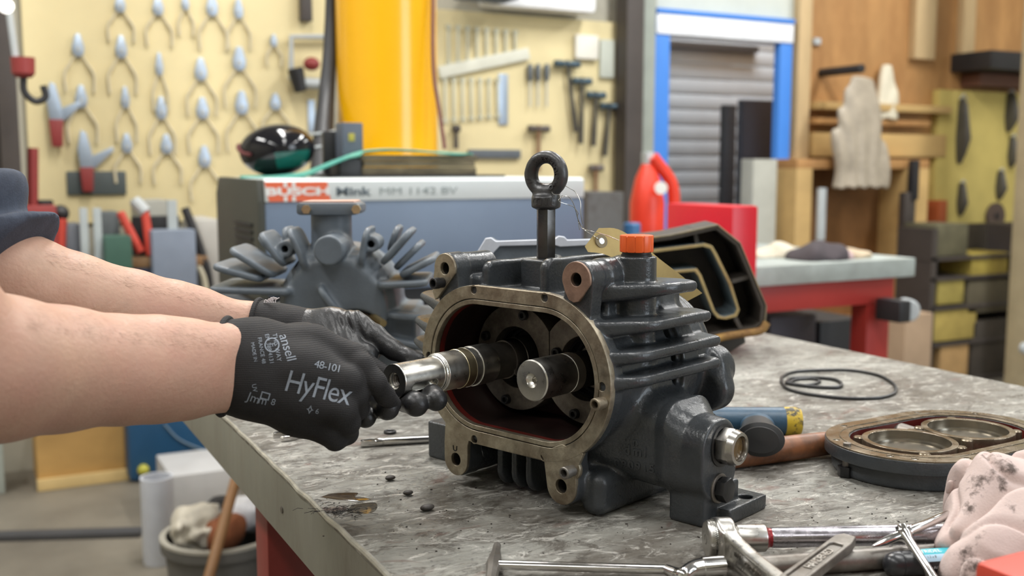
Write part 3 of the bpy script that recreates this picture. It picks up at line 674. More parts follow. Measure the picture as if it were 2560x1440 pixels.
M['olive'] = mat('olive_yellow_board', (0.50, 0.40, 0.12), 0.7, var=0.15, vsc=4)
M['blueframe'] = mat('blue_door_frame', (0.055, 0.22, 0.66), 0.45, var=0.06, vsc=4)
M['ltgrey'] = mat('light_grey_steel', (0.42, 0.45, 0.46), 0.5, var=0.1, vsc=5)
M['dark'] = mat('near_black_paint', (0.016, 0.016, 0.018), 0.5, var=0.2, vsc=6)
M['brownsteel'] = mat('dark_brown_steel', (0.055, 0.045, 0.04), 0.55, var=0.2, vsc=6)
shell('floor', XL, XR, YF, WB + .02, -0.1, 0, M['floor'])
shell('wall_left', XL - .1, XL, YF, WB + 1.3, 0, CEIL, M['wallpaint'])
shell('wall_right', XR, XR + .1, YF, WB + 1.3, 0, CEIL, M['wallpaint'])
shell('wall_front', XL, XR, YF - .1, YF, 0, CEIL, M['wallpaint'])
wf = thing('window_1', None, None, ((WIN[0] + WIN[1]) / 2, YF, WIN[2])); wf['kind'] = 'structure'
for a_, b_, c_, d_ in ((WIN[0] - .06, WIN[1] + .06, WIN[2] - .06, WIN[2]), (WIN[0] - .06, WIN[1] + .06, WIN[3], WIN[3] + .06), (WIN[0] - .06, WIN[0], WIN[2], WIN[3]), (WIN[1], WIN[1] + .06, WIN[2], WIN[3]), (WIN[0] + 1.17, WIN[0] + 1.23, WIN[2], WIN[3])):
    MB().boxz(a_, b_, YF + .001, YF + .06, c_, d_, .004).build('window_frame', M['ceil'], wf)
shell('ceiling', XL - .1, XR + .1, YF - .1, WB + 1.4, CEIL, CEIL + .1, M['ceil'])
# back wall is broken by the doorway
DX0, DX1 = ony(1638, 300, WB).x, ony(1976, 300, WB).x
shell('wall_back', XL, DX0, WB, WB + .1, 0, CEIL, M['wallpaint'])
shell('wall_back_right', DX1, XR, WB, WB + .1, 0, CEIL, M['ply'])
zl = ony(1800, 40, WB).z
shell('wall_back_lintel', DX0, DX1, WB, WB + .1, zl, CEIL, mat('pale_panel', (0.55, 0.58, 0.52), .7, var=.05))
# beyond the doorway: a short passage closed by a grey shutter of slats
shell('floor_passage', DX0 - 1.2, DX1 + .6, WB + .02, WB + 1.3, -.1, 0, M['floor'])
shell('wall_passage', DX0 - 1.2, DX1 + .6, WB + 1.25, WB + 1.3, 0, CEIL, mat('passage_wall', (.26, .27, .29), .8))
for i, (lx, ly) in enumerate(TUBES):
    t = thing('ceiling_light', 'white fluorescent ceiling batten, %s row from the back wall, %s from the left' % ({2.6: 'first', .2: 'second', -1.8: 'third'}[ly], {-1.2: 'first', .9: 'second', 3.0: 'third', 5.0: 'fourth'}[lx]), 'light', (lx, ly, CEIL), group='ceiling battens')
    MB().boxz(lx - .13, lx + .13, ly - .8, ly + .8, CEIL - .13, CEIL, .005).build('housing', M['ceil'], t)
# ------------------------------------------------------------------ bench that carries the work
BX0, BX1, BY0, BY1 = 0.252, 1.238, 0.30, 2.02
def bench_mat():
    m = mat('worn_bench_steel', (0.305, 0.300, 0.268), 0.40, 0.25, var=0.22, vsc=9, col2=(0.13, 0.105, 0.085), c2amt=0.36, c2sc=3.2, c2w=0.16, stretch=(1.0, 2.2, 1), rvar=0.16)
    nt = m.node_tree; N = nt.nodes; L = nt.links; b = N['Principled BSDF']
    base = b.inputs['Base Color'].links[0].from_socket
    tc = N.new('ShaderNodeTexCoord')
    def noise(sc, det, rough, scale, dist=0.0):
        mp = N.new('ShaderNodeMapping'); mp.inputs['Scale'].default_value = scale; mp.inputs['Rotation'].default_value = (0, 0, 0.5)
        L.new(tc.outputs['Object'], mp.inputs[0])
        nz = N.new('ShaderNodeTexNoise'); nz.inputs['Scale'].default_value = sc; nz.inputs['Detail'].default_value = det; nz.inputs['Roughness'].default_value = rough
        nz.inputs['Distortion'].default_value = dist
        L.new(mp.outputs[0], nz.inputs['Vector']); return nz.outputs['Fac']
    def ramp(f, a, bb):
        r = N.new('ShaderNodeMapRange'); r.inputs['From Min'].default_value = a; r.inputs['From Max'].default_value = bb; L.new(f, r.inputs['Value']); return r.outputs[0]
    def mix(fac, a, colr, amount=1.0):
        x = N.new('ShaderNodeMix'); x.data_type = 'RGBA'
        if amount != 1.0:
            mm = N.new('ShaderNodeMath'); mm.operation = 'MULTIPLY'; L.new(fac, mm.inputs[0]); mm.inputs[1].default_value = amount; fac = mm.outputs[0]
        L.new(fac, x.inputs['Factor']); L.new(a, x.inputs['A']); x.inputs['B'].default_value = (*colr, 1); return x.outputs['Result']
    c = mix(ramp(noise(5.5, 7, 0.68, (1, 1.2, 1), 0.6), 0.47, 0.64), base, (0.098, 0.082, 0.064), 0.80)       # broad oily brown patches
    c = mix(ramp(noise(24, 10, 0.78, (0.8, 1.35, 1), 1.2), 0.50, 0.60), c, (0.078, 0.066, 0.052), 0.80)      # brown smears
    c = mix(ramp(noise(30, 10, 0.78, (0.75, 1.5, 1), 1.8), 0.54, 0.60), c, (0.60, 0.58, 0.53), 0.72)            # scraped bright streaks
    c = mix(ramp(noise(85, 9, 0.78, (0.85, 1.4, 1), 1.0), 0.55, 0.62), c, (0.04, 0.034, 0.030), 0.75)          # grit and pits
    c = mix(ramp(noise(13, 5, 0.6, (1, 1.4, 1), 0.8), 0.62, 0.68), c, (0.13, 0.055, 0.038), 0.6)              # rusty blotches
    L.new(c, b.inputs['Base Color'])
    bp = N.new('ShaderNodeBump'); bp.inputs['Strength'].default_value = 0.8; bp.inputs['Distance'].default_value = 0.0016
    L.new(noise(70, 8, 0.75, (0.7, 2.0, 1), 1.5), bp.inputs['Height']); L.new(bp.outputs[0], b.inputs['Normal'])
    return m
M['bench'] = bench_mat()
M['benchside'] = mat('bench_edge_steel', (0.27, 0.265, 0.22), 0.45, 0.35, var=0.25, vsc=14, col2=(0.15, 0.13, 0.10), c2amt=0.38, c2sc=7, stretch=(1, 1, 0.35), bump=0.2, bsc=40, rvar=0.12)
M['redsteel'] = mat('dark_red_frame_paint', (0.20, 0.022, 0.016), 0.45, var=0.2, vsc=10)
bench = thing('workbench', 'long steel-topped workbench with worn grey top and red legs', 'workbench', ((BX0 + BX1) / 2, (BY0 + BY1) / 2, 0))
b = MB(); b.boxz(BX0, BX1, BY0, BY1, BENCH - 0.006, BENCH, 0.002); top = b.build('steel_top', M['bench'], bench)
b = MB(); b.boxz(BX0 + 0.001, BX0 + 0.008, BY0, BY1, BENCH - 0.068, BENCH - 0.0055, 0.001); side = b.build('edge_apron', M['benchside'], bench)
b = MB(); b.boxz(BX1 - 0.008, BX1 - 0.001, BY0, BY1, BENCH - 0.068, BENCH - 0.0055, 0.001); b.build('edge_apron', M['benchside'], bench)
b = MB(); b.boxz(BX0 + 0.008, BX1 - 0.008, BY1 - 0.008, BY1 - 0.001, BENCH - 0.068, BENCH - 0.0055, 0.001); b.build('edge_apron', M['benchside'], bench)
b = MB(); b.boxz(BX0 + 0.008, BX1 - 0.008, BY0 + 0.001, BY0 + 0.008, BENCH - 0.068, BENCH - 0.0055, 0.001); b.build('edge_apron', M['benchside'], bench)
# worn rolled lip along the left edge
pts = [Vector((BX0 + 0.0005 + 0.0012 * sin(i * 1.7) * (i % 3 == 0), BY0 + (BY1 - BY0) * i / 60, BENCH - 0.0005 + 0.0006 * sin(i * 2.3))) for i in range(61)]
MB().tube(pts, 0.0024, 8).build('rolled_lip', mat('polished_edge', (0.5, 0.48, 0.42), 0.3, 0.6, var=0.3, vsc=60), bench)
for x0_, x1_, y0_, y1_ in ((0.30, 0.40, 1.22, 1.28), (BX1 - .12, BX1 - .05, 1.22, 1.28), (0.30, 0.37, 0.36, 0.42), (BX1 - .12, BX1 - .05, 0.36, 0.42), (0.72, 0.79, 1.90, 1.96), (BX1 - .12, BX1 - .05, 1.90, 1.96)):
    MB().boxz(x0_, x1_, y0_, y1_, 0, BENCH - 0.006, 0.002).build('leg', M['redsteel'], bench)
MB().boxz(BX0 + 0.10, BX0 + 0.14, BY0 + 0.1, BY1 - 0.1, BENCH - 0.12, BENCH - 0.007, 0.002).build('rail', M['redsteel'], bench)
MB().boxz(BX1 - 0.09, BX1 - 0.05, BY0 + 0.1, BY1 - 0.1, BENCH - 0.12, BENCH - 0.007, 0.002).build('rail', M['redsteel'], bench)
p = onx(703, 1275, BX0); MB().lathe((BX0 + 0.001, p.y, p.z), (-1, 0, 0), [(0.0035, 0), (0.0035, 0.001), (0.002, 0.0016), (0.0001, 0.0016)], 16).build('rivet', M['dullsteel'], bench)
# crumbs and small parts lying on the bench
def pebble(px, py, r, name, label, cat, m, sc=(1.3, 1, .6)):
    q = onz(px, py); s = SDF((-2 * r, -2 * r, -1.2 * r), (2 * r, 2 * r, 1.5 * r), r / 6)
    s.add(lambda X, Y, Z: np.sqrt((X / sc[0]) ** 2 + (Y / sc[1]) ** 2 + ((Z - r * .25) / sc[2]) ** 2) - r * .9 + np_noise(X, Y, Z, 2.5 / r, int(px)) * r * 0.12, (-2 * r, -2 * r, -r), (2 * r, 2 * r, r), 0)
    me = s.mesh(); o = mesh_obj(name, me, m); o.location = (q.x, q.y, BENCH + r * sc[2] * 0.62); return tag(o, label, cat)
grit = mat('dark_grit', (0.04, 0.033, 0.028), 0.6, var=0.3, vsc=300)
pebble(976, 1201, 0.0042, 'dirt_lump', 'dark flat dirt lump on the bench, left of the pump, farther of two', 'dirt', grit)
pebble(1021, 1238, 0.0040, 'dirt_lump', 'dark round dirt lump on the bench, nearer of two left of the pump', 'dirt', grit)
pebble(1068, 1277, 0.0046, 'dirt_lump', 'angular dark crumb on the bench nearest the camera, left of the pump ribs', 'dirt', grit, (1.5, 1, .7))
q = onz(975, 1083); b = MB()
b.tube([Vector((q.x + 0.0055 * cos(a), q.y + 0.0055 * sin(a), BENCH + 0.0016)) for a in np.linspace(0, 2 * pi, 25)[:-1]], 0.0016, 8, True)
tag(b.build('small_seal_ring', M['blackrub']), 'tiny black seal ring lying beside the chrome rod', 'seal')
# oil puddles: thin, real films with a domed edge
def puddle(pts, label, col, seed):
    b = MB(); c = sum((onz(*p) for p in pts), Vector()) / len(pts); sp = spline([onz(*p) for p in pts + pts[:1]], 6)[:-1]
    r0 = [b.bm.verts.new((p.x, p.y, BENCH + 0.0001)) for p in sp]; r1 = [b.bm.verts.new(tuple(Vector((p.x, p.y, BENCH + 0.0008)).lerp(Vector((c.x, c.y, BENCH + 0.0008)), 0.25))) for p in sp]
    k = len(sp)
    for i in range(k): b.bm.faces.new((r0[i], r0[(i + 1) % k], r1[(i + 1) % k], r1[i]))
    b.bm.faces.new(r1); tag(b.build('oil_puddle', col, smooth=80), label, 'oil puddle')
oil = mat('dark_brown_oil', (0.06, 0.038, 0.02), 0.06, var=0.3, vsc=200, coat=0.6)
puddle([(800, 1243), (835, 1233), (893, 1232), (890, 1243), (926, 1247), (900, 1252), (850, 1250)], 'small glossy brown oil puddle near the bench edge', oil, 1)
puddle([(880, 1262), (935, 1256), (942, 1272), (920, 1284), (870, 1280)], 'smeared grey-brown oil puddle just in front of the glossy one', mat('thin_oil_film', (0.10, 0.085, 0.065), 0.1, var=0.3, vsc=200), 2)
# short swarf curls near the bench edge: nobody could count them
b = MB()
for i in range(90):
    q = onz(random.gauss(845, 38), random.gauss(1278, 9)); a = random.uniform(0, 6.28); l = random.uniform(.003, .010); z = random.uniform(0.0004, 0.0012)
    b.tube([Vector((q.x, q.y, BENCH + z)), Vector((q.x + l * .5 * cos(a), q.y + l * .5 * sin(a), BENCH + z + .0006)), Vector((q.x + l * cos(a + .5), q.y + l * sin(a + .5), BENCH + z))], 0.00022, 4)
tag(b.build('metal_swarf', grit), 'scatter of fine dark metal swarf near the left bench edge', 'swarf', kind='stuff')
b = MB()
for i in range(150):
    q = onz(random.uniform(800, 2300), random.gauss(1290, 60))
    if q.y > 1.1: continue
    r = random.uniform(.0003, .0008); b.box((q.x, q.y, BENCH + r * .6), (r * random.uniform(1, 3), r * 1.3, r), 0, Euler((0, 0, random.uniform(0, 3))).to_matrix())
tag(b.build('grit_specks', grit), 'tiny dark grit specks scattered over the near bench top', 'grit', kind='stuff')
# ------------------------------------------------------------------ the mechanic: one body, with shirt, trousers and gloves as its clothing
M['skin'] = mat('fair_skin', (0.475, 0.305, 0.215), 0.52, var=0.12, vsc=45, bump=0.4, bsc=320, col2=(0.46, 0.235, 0.175), c2amt=0.44, c2sc=14, c2w=0.25, sss=0.10)
M['glove'] = mat('black_knit_glove', (0.019, 0.018, 0.0185), 0.75, var=0.25, vsc=60, bump=0.3, bsc=900, spec=0.3)
def knit_ribs(m):
    nt = m.node_tree; N = nt.nodes; L = nt.links; b = N['Principled BSDF']
    tc = N.new('ShaderNodeTexCoord'); wv = N.new('ShaderNodeTexWave'); wv.bands_direction = 'Z'; wv.inputs['Scale'].default_value = 230; wv.inputs['Distortion'].default_value = 0.6
    L.new(tc.outputs['Object'], wv.inputs['Vector']); bp = N.new('ShaderNodeBump'); bp.inputs['Strength'].default_value = 0.28; bp.inputs['Distance'].default_value = 0.0005
    L.new(wv.outputs['Fac'], bp.inputs['Height']); L.new(b.inputs['Normal'].links[0].from_socket, bp.inputs['Normal']); L.new(bp.outputs[0], b.inputs['Normal'])
knit_ribs(M['glove'])
M['coating'] = mat('black_coated_palm', (0.013, 0.013, 0.014), 0.40, var=0.25, vsc=60, bump=0.25, bsc=500)
M['print'] = mat('pale_grey_print', (0.20, 0.225, 0.26), 0.7, var=0.3, vsc=300)
M['shirt'] = mat('navy_sweatshirt', (0.046, 0.058, 0.086), 0.85, var=0.25, vsc=90, bump=0.4, bsc=700)
M['trousers'] = mat('dark_work_trousers', (0.02, 0.022, 0.028), 0.85, var=0.2, vsc=50)
person = thing('person', 'person in navy shirt and black work gloves leaning in to hold the pump shaft', 'person', (-0.30, 0.78, 0))
RSH, LSH = Vector((-0.22, 0.60, 1.44)), Vector((-0.22, 0.98, 1.44))
REL, LEL = at(-110, 915, .635), at(-100, 605, .80)
def arms(s, k, grow=0.0):
    s.chain([(RSH, .058 + grow), (RSH.lerp(REL, .5), .052 + grow), (REL, .046 + grow)], k)
    s.chain([(LSH, .058 + grow), (LSH.lerp(LEL, .5), .052 + grow), (LEL, .045 + grow)], k)
s = SDF((-0.50, 0.42, 0.86), (0.42, 1.22, 1.60), 0.0035)
s.chain([((-.30, .79, .92), .135), ((-.30, .79, 1.10), .125), ((-.27, .79, 1.33), .125)], .05)
s.cone((-.26, .67, 1.40), (-.26, .91, 1.40), .07, k=.06); s.cone((-.25, .79, 1.42), (-.23, .79, 1.58), .055, k=.04)
arms(s, .03)
# forearms: (pixel x, pixel y, distance, radius)
near = [(-110, 915, .635, .047), (0, 921, .66, .0465), (150, 924, .70, .0425), (300, 925, .735, .0385), (450, 922, .77, .0345)]
s.chain([(at(x, y, d), r) for x, y, d, r in near], .006)
for yy in (880, 958): s.chain([(at(400, 922 + (yy - 922) * .6, .757), .030), (at(575, yy, .795), .0195), (at(660, yy, .80), .017)], .012)
s.cone(at(470, 985, .775), at(575, 975, .79), .012, .008, .012)
far = [(-100, 625, .80, .044), (0, 706, .81, .0415), (60, 722, .818, .0415), (180, 752, .835, .0385), (330, 778, .865, .0335), (480, 800, .89, .0275)]
s.chain([(at(x, y, d), r) for x, y, d, r in far], .006)
s.chain([(at(440, 793, .884), .028), (at(640, 815, .915), .0185), (at(720, 825, .915), .017)], .012)
s.f += (np_noise(s.ax[0][:, None, None], s.ax[1][None, :, None], s.ax[2][None, None, :], 60, 11) * 0.0008).astype(np.float32)
body = mesh_obj('body', s.mesh(), M['skin'], person)
# shirt: torso, short right sleeve, left sleeve pushed up to the elbow with folds
s = SDF((-0.52, 0.40, 0.86), (0.26, 1.24, 1.56), 0.0032)
s.chain([((-.30, .79, .90), .15), ((-.30, .79, 1.10), .14), ((-.27, .79, 1.33), .14)], .05)
s.cone((-.26, .67, 1.40), (-.26, .91, 1.40), .082, k=.06)
s.chain([(RSH, .072), (RSH.lerp(REL, .72), .062)], .03)
HEM = at(40, 640, .80); axis = (RT * .80 - UP * .60).normalized()
s.chain([(LSH, .074), (LSH.lerp(LEL, .5), .066), (LEL, .058)], .03)
s.chain([(LEL, .056), (at(0, 706, .81), .0450), (at(60, 722, .818), .0438), (at(180, 752, .835), .0405)], .015)
X, Y, Z = s.ax[0][:, None, None], s.ax[1][None, :, None], s.ax[2][None, None, :]
d0 = (X - LEL.x) * axis.x + (Y - LEL.y) * axis.y + (Z - LEL.z) * axis.z
fold = np.exp(-((np.sqrt((X - HEM.x) ** 2 + (Y - HEM.y) ** 2 + (Z - HEM.z) ** 2)) / 0.11) ** 2)
s.f += (fold * 0.0105 * np.sin(d0 * 185 + 1.6 * np_noise(X, Y, Z, 32, 4) * 1.5) + 0.002 * np_noise(X, Y, Z, 45, 9)).astype(np.float32)
hem_d = (HEM - LEL).dot(axis)
dd = d0 - hem_d
near_hem = (np.sqrt((X - HEM.x) ** 2 + (Y - HEM.y) ** 2 + (Z - HEM.z) ** 2) < 0.14)
s.f = np.where(near_hem, np.maximum(s.f, dd.astype(np.float32)), s.f)
s.cut(lambda X, Y, Z: np.sqrt((X + .24) ** 2 + (Y - .79) ** 2) - .062 + 0 * Z, (-.30, .72, 1.46), (-.17, .86, 1.6), 0.004)
mesh_obj('sweatshirt', s.mesh(), M['shirt'], person)
s = SDF((-0.50, 0.60, 0.02), (-0.10, 0.98, 0.98), 0.006)
for yy in (.70, .88): s.chain([((-.30, yy, .90), .125), ((-.29, yy, .50), .085), ((-.30, yy, .06), .065)], .03)
mesh_obj('trousers', s.mesh(), M['trousers'], person)
for yy in (.70, .88):
    s = SDF((-0.42, yy - .09, -0.005), (-0.06, yy + .09, 0.13), 0.004)
    s.chain([((-.33, yy, .05), .05), ((-.14, yy, .038), .042)], .01); s.cut(lambda X, Y, Z: Z + 0 * X + 0 * Y, (-.5, 0, -.1), (0, 2, 0), 0)
    mesh_obj('shoe', s.mesh(), M['blackrub'], person)

# gloves -----------------------------------------------------------------
def P3(t): return at(t[0], t[1], t[2])
def hand_sdf(h, pts, pad=.035):
    P = [P3(p) for ch in pts for p in ch]
    lo = np.min([list(p) for p in P], 0) - pad; hi = np.max([list(p) for p in P], 0) + pad
    return SDF(lo, hi, h)
def run(s, pts, k): s.chain([(P3(p), p[3] / 1000) for p in pts], k)
NG = dict(
    palm=[[(572, 876, .800, 24.0), (640, 872, .805, 22.5), (780, 868, .815, 16), (882, 896, .815, 12.5)],
          [(566, 915, .797, 25.0), (640, 915, .797, 24), (760, 930, .797, 20), (868, 955, .795, 13)],
          [(572, 958, .798, 23.5), (640, 965, .797, 23), (750, 1000, .795, 18), (850, 1025, .79, 13)],
          [(640, 970, .800, 22), (740, 1030, .803, 16.5), (822, 1076, .80, 11.8)],
          [(650, 872, .820, 21), (760, 868, .845, 18), (850, 885, .865, 12)],
          [(650, 940, .825, 21), (770, 960, .845, 17), (830, 1020, .84, 14)]],
    fingers=[[(884, 898, .812, 11.5), (905, 915, .806, 9.6), (938, 955, .803, 8.4), (962, 988, .820, 7.6), (982, 1010, .845, 7.0)],
             [(866, 955, .795, 12.5), (888, 985, .800, 10.2), (893, 1020, .818, 9.2), (880, 1040, .845, 8.5), (850, 1040, .862, 8)],
             [(848, 1025, .79, 12.4), (868, 1055, .798, 9.8), (866, 1082, .818, 9.0), (850, 1085, .845, 8.2)],
             [(822, 1076, .80, 11.4), (838, 1098, .806, 8.6), (842, 1098, .826, 8.0), (822, 1090, .845, 7.6)],
             [(850, 885, .865, 11), (905, 905, .882, 9.5), (955, 935, .878, 8.5)]])
s = hand_sdf(0.0011, NG['palm'] + NG['fingers'])
for c in NG['palm']: run(s, c, .010)
for c in NG['fingers']: run(s, c, .0035)
X, Y, Z = s.ax[0][:, None, None], s.ax[1][None, :, None], s.ax[2][None, None, :]
ax0 = (P3((760, 925, .80)) - P3((570, 915, .80))).normalized(); c0 = P3((556, 915, .80))
# cuff is cut square to the arm; knuckle creases and knit ribs as fine relief
tt = (X - c0.x) * ax0.x + (Y - c0.y) * ax0.y + (Z - c0.z) * ax0.z
s.f = np.maximum(s.f, (-tt).astype(np.float32))
s.f += (0.00035 * np_noise(X, Y, Z, 130, 21)).astype(np.float32)
gn = mesh_obj('glove', s.mesh(), [M['glove']], person); gn['label'] = 'near knitted glove with grey printing'
gt = bvh_of(gn)
rim = []
for k in range(40):
    a = 2 * pi * k / 40; c = c0 + ax0 * 0.0022; u = UP.cross(ax0).normalized(); v = ax0.cross(u)
    # walk outward to the glove surface
    d = (v * cos(a) + u * sin(a)); h = gt.ray_cast(c + d * 0.08, -d, 0.09)
    rim.append((h[0] if h[0] is not None else c + d * .03) + d * 0.0006)
MB().tube(rim, 0.0026, 10, True).build('cuff_band', M['glove'], gn)

def printed(txt, size_px, px, py, ang, dist, tree, parent, shear=0.0, spacing=1.0, sy=1.0, name='print', m=None):
    """lettering laid on the glove: placed in the plane facing the lens and dropped onto the cloth"""
    sc = dist / 2600
    me = subdivide(text_mesh(txt, size_px * sc, 0.0, spacing=spacing, shear=shear, offset=0.0), 2, 0.0025) if isinstance(txt, str) else txt
    r = ray(px, py).normalized(); ux = RT * cos(ang) - UP * sin(ang); ux = (ux - r * ux.dot(r)).normalized(); uy = ux.cross(r)
    uy = -uy if uy.dot(UP) < 0 else uy
    Mx = basis(at(px, py, dist), ux, uy)
    if sy != 1.0: me.transform(Matrix.Diagonal((1, sy, 1, 1)))
    wrap(me, Mx, tree, 0.00035, 0.04)
    return mesh_obj(name, me, m or M['print'], parent)
A15 = radians(15)
printed('HyFlex', 62, 796, 972, radians(13), .80, gt, gn, shear=0.05, spacing=0.92, sy=1.2, name='glove_lettering')
printed('48-101', 26, 820, 917, radians(12), .80, gt, gn, spacing=0.9, name='size_number')
printed('ansell', 33, 718, 868, radians(72), .80, gt, gn, spacing=0.95, shear=.1, name='glove_lettering')
for i, t in enumerate(('THIS WAY', 'EN 388 4131', 'FRANCE 48', 'MADE IN')):
    printed(t, 15 - i, 692 - i * 19, 868 + i * 4, radians(80), .80, gt, gn, name='fine_print')
b = MB(); sc = .80 / 2600
def ring_mesh(r, wd, n=28):
    return plate_mesh([circle(r, n), circle(r - wd, n)], 0.0)
printed(ring_mesh(18 * sc, 3 * sc), 0, 680, 862, 0, .80, gt, gn, name='round_mark')
printed('F', 20, 680, 862, radians(80), .80, gt, gn, name='round_mark')
printed(plate_mesh([[(-11 * sc, -9 * sc), (11 * sc, -9 * sc), (11 * sc, 9 * sc), (-11 * sc, 9 * sc)], [(-8 * sc, -6 * sc), (8 * sc, -6 * sc), (8 * sc, 6 * sc), (-8 * sc, 6 * sc)]], 0.0), 0, 663, 990, radians(15), .80, gt, gn, name='square_mark')
printed('m', 28, 657, 1002, radians(15), .80, gt, gn, name='square_mark')
printed('8', 22, 683, 1006, radians(15), .80, gt, gn, name='size_number')
printed('Jm', 30, 634, 996, radians(20), .80, gt, gn, name='maker_mark')
printed('UV', 15, 636, 970, radians(80), .80, gt, gn, name='fine_print')
printed(plate_mesh([[(0, -11 * sc), (4 * sc, -2 * sc), (9 * sc, 0), (4 * sc, 2 * sc), (0, 11 * sc), (-4 * sc, 2 * sc), (-9 * sc, 0), (-4 * sc, -2 * sc)], [(0, -6 * sc), (2 * sc, -1 * sc), (5 * sc, 0), (2 * sc, 1 * sc), (0, 6 * sc), (-2 * sc, 1 * sc), (-5 * sc, 0), (-2 * sc, -1 * sc)]], 0.0), 0, 775, 1024, radians(12), .80, gt, gn, name='star_mark')
printed('6', 18, 793, 1029, radians(12), .80, gt, gn, name='size_number')

FG = dict(
    palm=[[(640, 818, .915, 21), (720, 826, .915, 20), (830, 815, .912, 15), (890, 814, .905, 12)],
          [(660, 815, .915, 22), (760, 850, .915, 20), (850, 890, .915, 18), (900, 930, .915, 14)],
          [(780, 860, .905, 20), (860, 870, .898, 16), (915, 888, .890, 11)],
          [(800, 900, .915, 18), (840, 960, .912, 15)]],
    fingers=[[(885, 812, .905, 12.5), (935, 842, .900, 10.8), (985, 876, .893, 8.4), (1018, 892, .889, 7.2), (1045, 898, .890, 6.2)],
             [(905, 925, .915, 13), (990, 955, .912, 9.8), (1062, 975, .890, 9.0), (1080, 992, .868, 9.3), (1090, 1000, .855, 9.2)],
             [(880, 950, .912, 13), (955, 985, .905, 10.2), (1015, 1000, .876, 9.8), (1040, 1010, .848, 10.4)],
             [(860, 970, .905, 12), (915, 1005, .890, 10), (950, 1015, .862, 9.6), (968, 1020, .838, 9.9)],
             [(845, 985, .90, 11), (880, 1025, .880, 9), (900, 1040, .858, 8.6), (914, 1044, .840, 8.6)]])
s = hand_sdf(0.0012, FG['palm'] + FG['fingers'])
for c in FG['palm']: run(s, c, .009)
for c in FG['fingers']: run(s, c, .0032)
X, Y, Z = s.ax[0][:, None, None], s.ax[1][None, :, None], s.ax[2][None, None, :]
a1 = (P3((830, 805, .912)) - P3((640, 796, .915))).normalized(); c1 = P3((640, 815, .915))
tt = (X - c1.x) * a1.x + (Y - c1.y) * a1.y + (Z - c1.z) * a1.z
s.f = np.maximum(s.f, (-tt).astype(np.float32))
# wrinkles across the palm side of the thumb
wc = P3((885, 800, .895)); wd = (P3((930, 800, .9)) - P3((860, 830, .9))).normalized()
g = np.exp(-(((X - wc.x) ** 2 + (Y - wc.y) ** 2 + (Z - wc.z) ** 2) / 0.018 ** 2))
s.f += (g * 0.0006 * np.sin(((X - wc.x) * wd.x + (Y - wc.y) * wd.y + (Z - wc.z) * wd.z) * 900) + 0.0003 * np_noise(X, Y, Z, 150, 8)).astype(np.float32)
# the long shaft passes through the grip: keep the cloth just off the metal
sa, sb = pw(-0.041, -0.097, SZ), pw(-0.041, 0.02, SZ)
s.cyl(sa, sb, 0.0146, 0.0005, 0.0, cut=True); s.cyl(pw(-0.041, -0.048, SZ), sb, 0.0183, 0.0005, 0.0, cut=True)
gf = mesh_obj('glove', s.mesh(), [M['coating'], M['glove']], person); gf['label'] = 'far glove with glossy coated palm and fingertips'
for p in gf.data.polygons:
    c = p.center; t = (c - c1).dot(a1)
    if t < 0.045: p.material_index = 1
rim = []; ft = bvh_of(gf)
for k in range(40):
    a = 2 * pi * k / 40; c = c1 + a1 * 0.002; u = UP.cross(a1).normalized(); v = a1.cross(u); d = (v * cos(a) + u * sin(a))
    h = ft.ray_cast(c + d * 0.08, -d, 0.09); rim.append((h[0] if h[0] is not None else c + d * .024) + d * 0.0006)
MB().tube(rim, 0.0022, 8, True).build('cuff_band', M['glove'], gf)
q = at(672, 757, .905); b = MB()
for i in range(7): b.tube(spline([q + RT * (i * .0016 - .004), q + RT * (i * .0016 - .003 + .002 * sin(i)) + UP * (.0025 + .001 * (i % 3)), q + RT * (i * .0016 - .0005) + UP * (.0008 + .0006 * i)], 4), .0005, 6)
b.build('frayed_thread', mat('white_thread', (0.6, 0.55, 0.55), 0.8), gf)
# fine arm hair along the top of both forearms: nobody could count it
bt = bvh_of(body); b = MB(); hairm = mat('sandy_hair', (0.20, 0.10, 0.05), 0.5)
def hairs(line, n, L):
    for _ in range(n):
        i = random.randrange(len(line) - 1); t = random.random(); p = line[i]; q_ = line[i + 1]
        x = p[0] + (q_[0] - p[0]) * t; y = p[1] + (q_[1] - p[1]) * t; d = p[2] + (q_[2] - p[2]) * t
        y += random.uniform(-p[4], p[5])
        r = ray(x, y).normalized(); h = bt.ray_cast(EYE, r, 2)
        if h[0] is None: continue
        n_ = h[1]; a = (RT * random.uniform(.5, 1) - UP * random.uniform(-.3, .5)).normalized(); a = (a - n_ * a.dot(n_) + n_ * random.uniform(.1, .5)).normalized()
        l = L * random.uniform(.5, 1.2); s0 = h[0]; side = a.cross(n_).normalized() * 0.00006
        v = [b.bm.verts.new(x_) for x_ in (s0 - side, s0 + side, s0 + a * l)]; b.bm.faces.new(v)
hairs([(60, 760, .69, 0, 15, 60), (300, 795, .74, 0, 12, 60), (560, 822, .79, 0, 8, 60)], 700, .008)
hairs([(110, 625, .82, 0, 12, 30), (330, 690, .86, 0, 12, 30), (640, 768, .90, 0, 8, 25)], 500, .009)
o = b.build('arm_hair', hairm, person); o['kind'] = 'stuff'
# ------------------------------------------------------------------ things lying on the bench around the pump
FH = Vector((sin(TH), cos(TH), 0)); ZU = Vector((0, 0, 1))
def poly_px(pts, org_px, d):
    """outline given in photograph pixels -> metres in the (RT, ZU) plane through at(org_px, d)"""
    k = d / 2600
    return [((x - org_px[0]) * k, (org_px[1] - y) * k) for x, y in pts]
M['paint2'] = mat('grey_cast_paint', (0.115, 0.136, 0.158), 0.45, var=0.2, vsc=14, bump=0.25, bsc=300, rvar=0.08)
M['rust'] = mat('rusty_oily_iron', (0.07, 0.05, 0.035), 0.55, 0.2, var=0.4, vsc=40, bump=0.3, bsc=200)
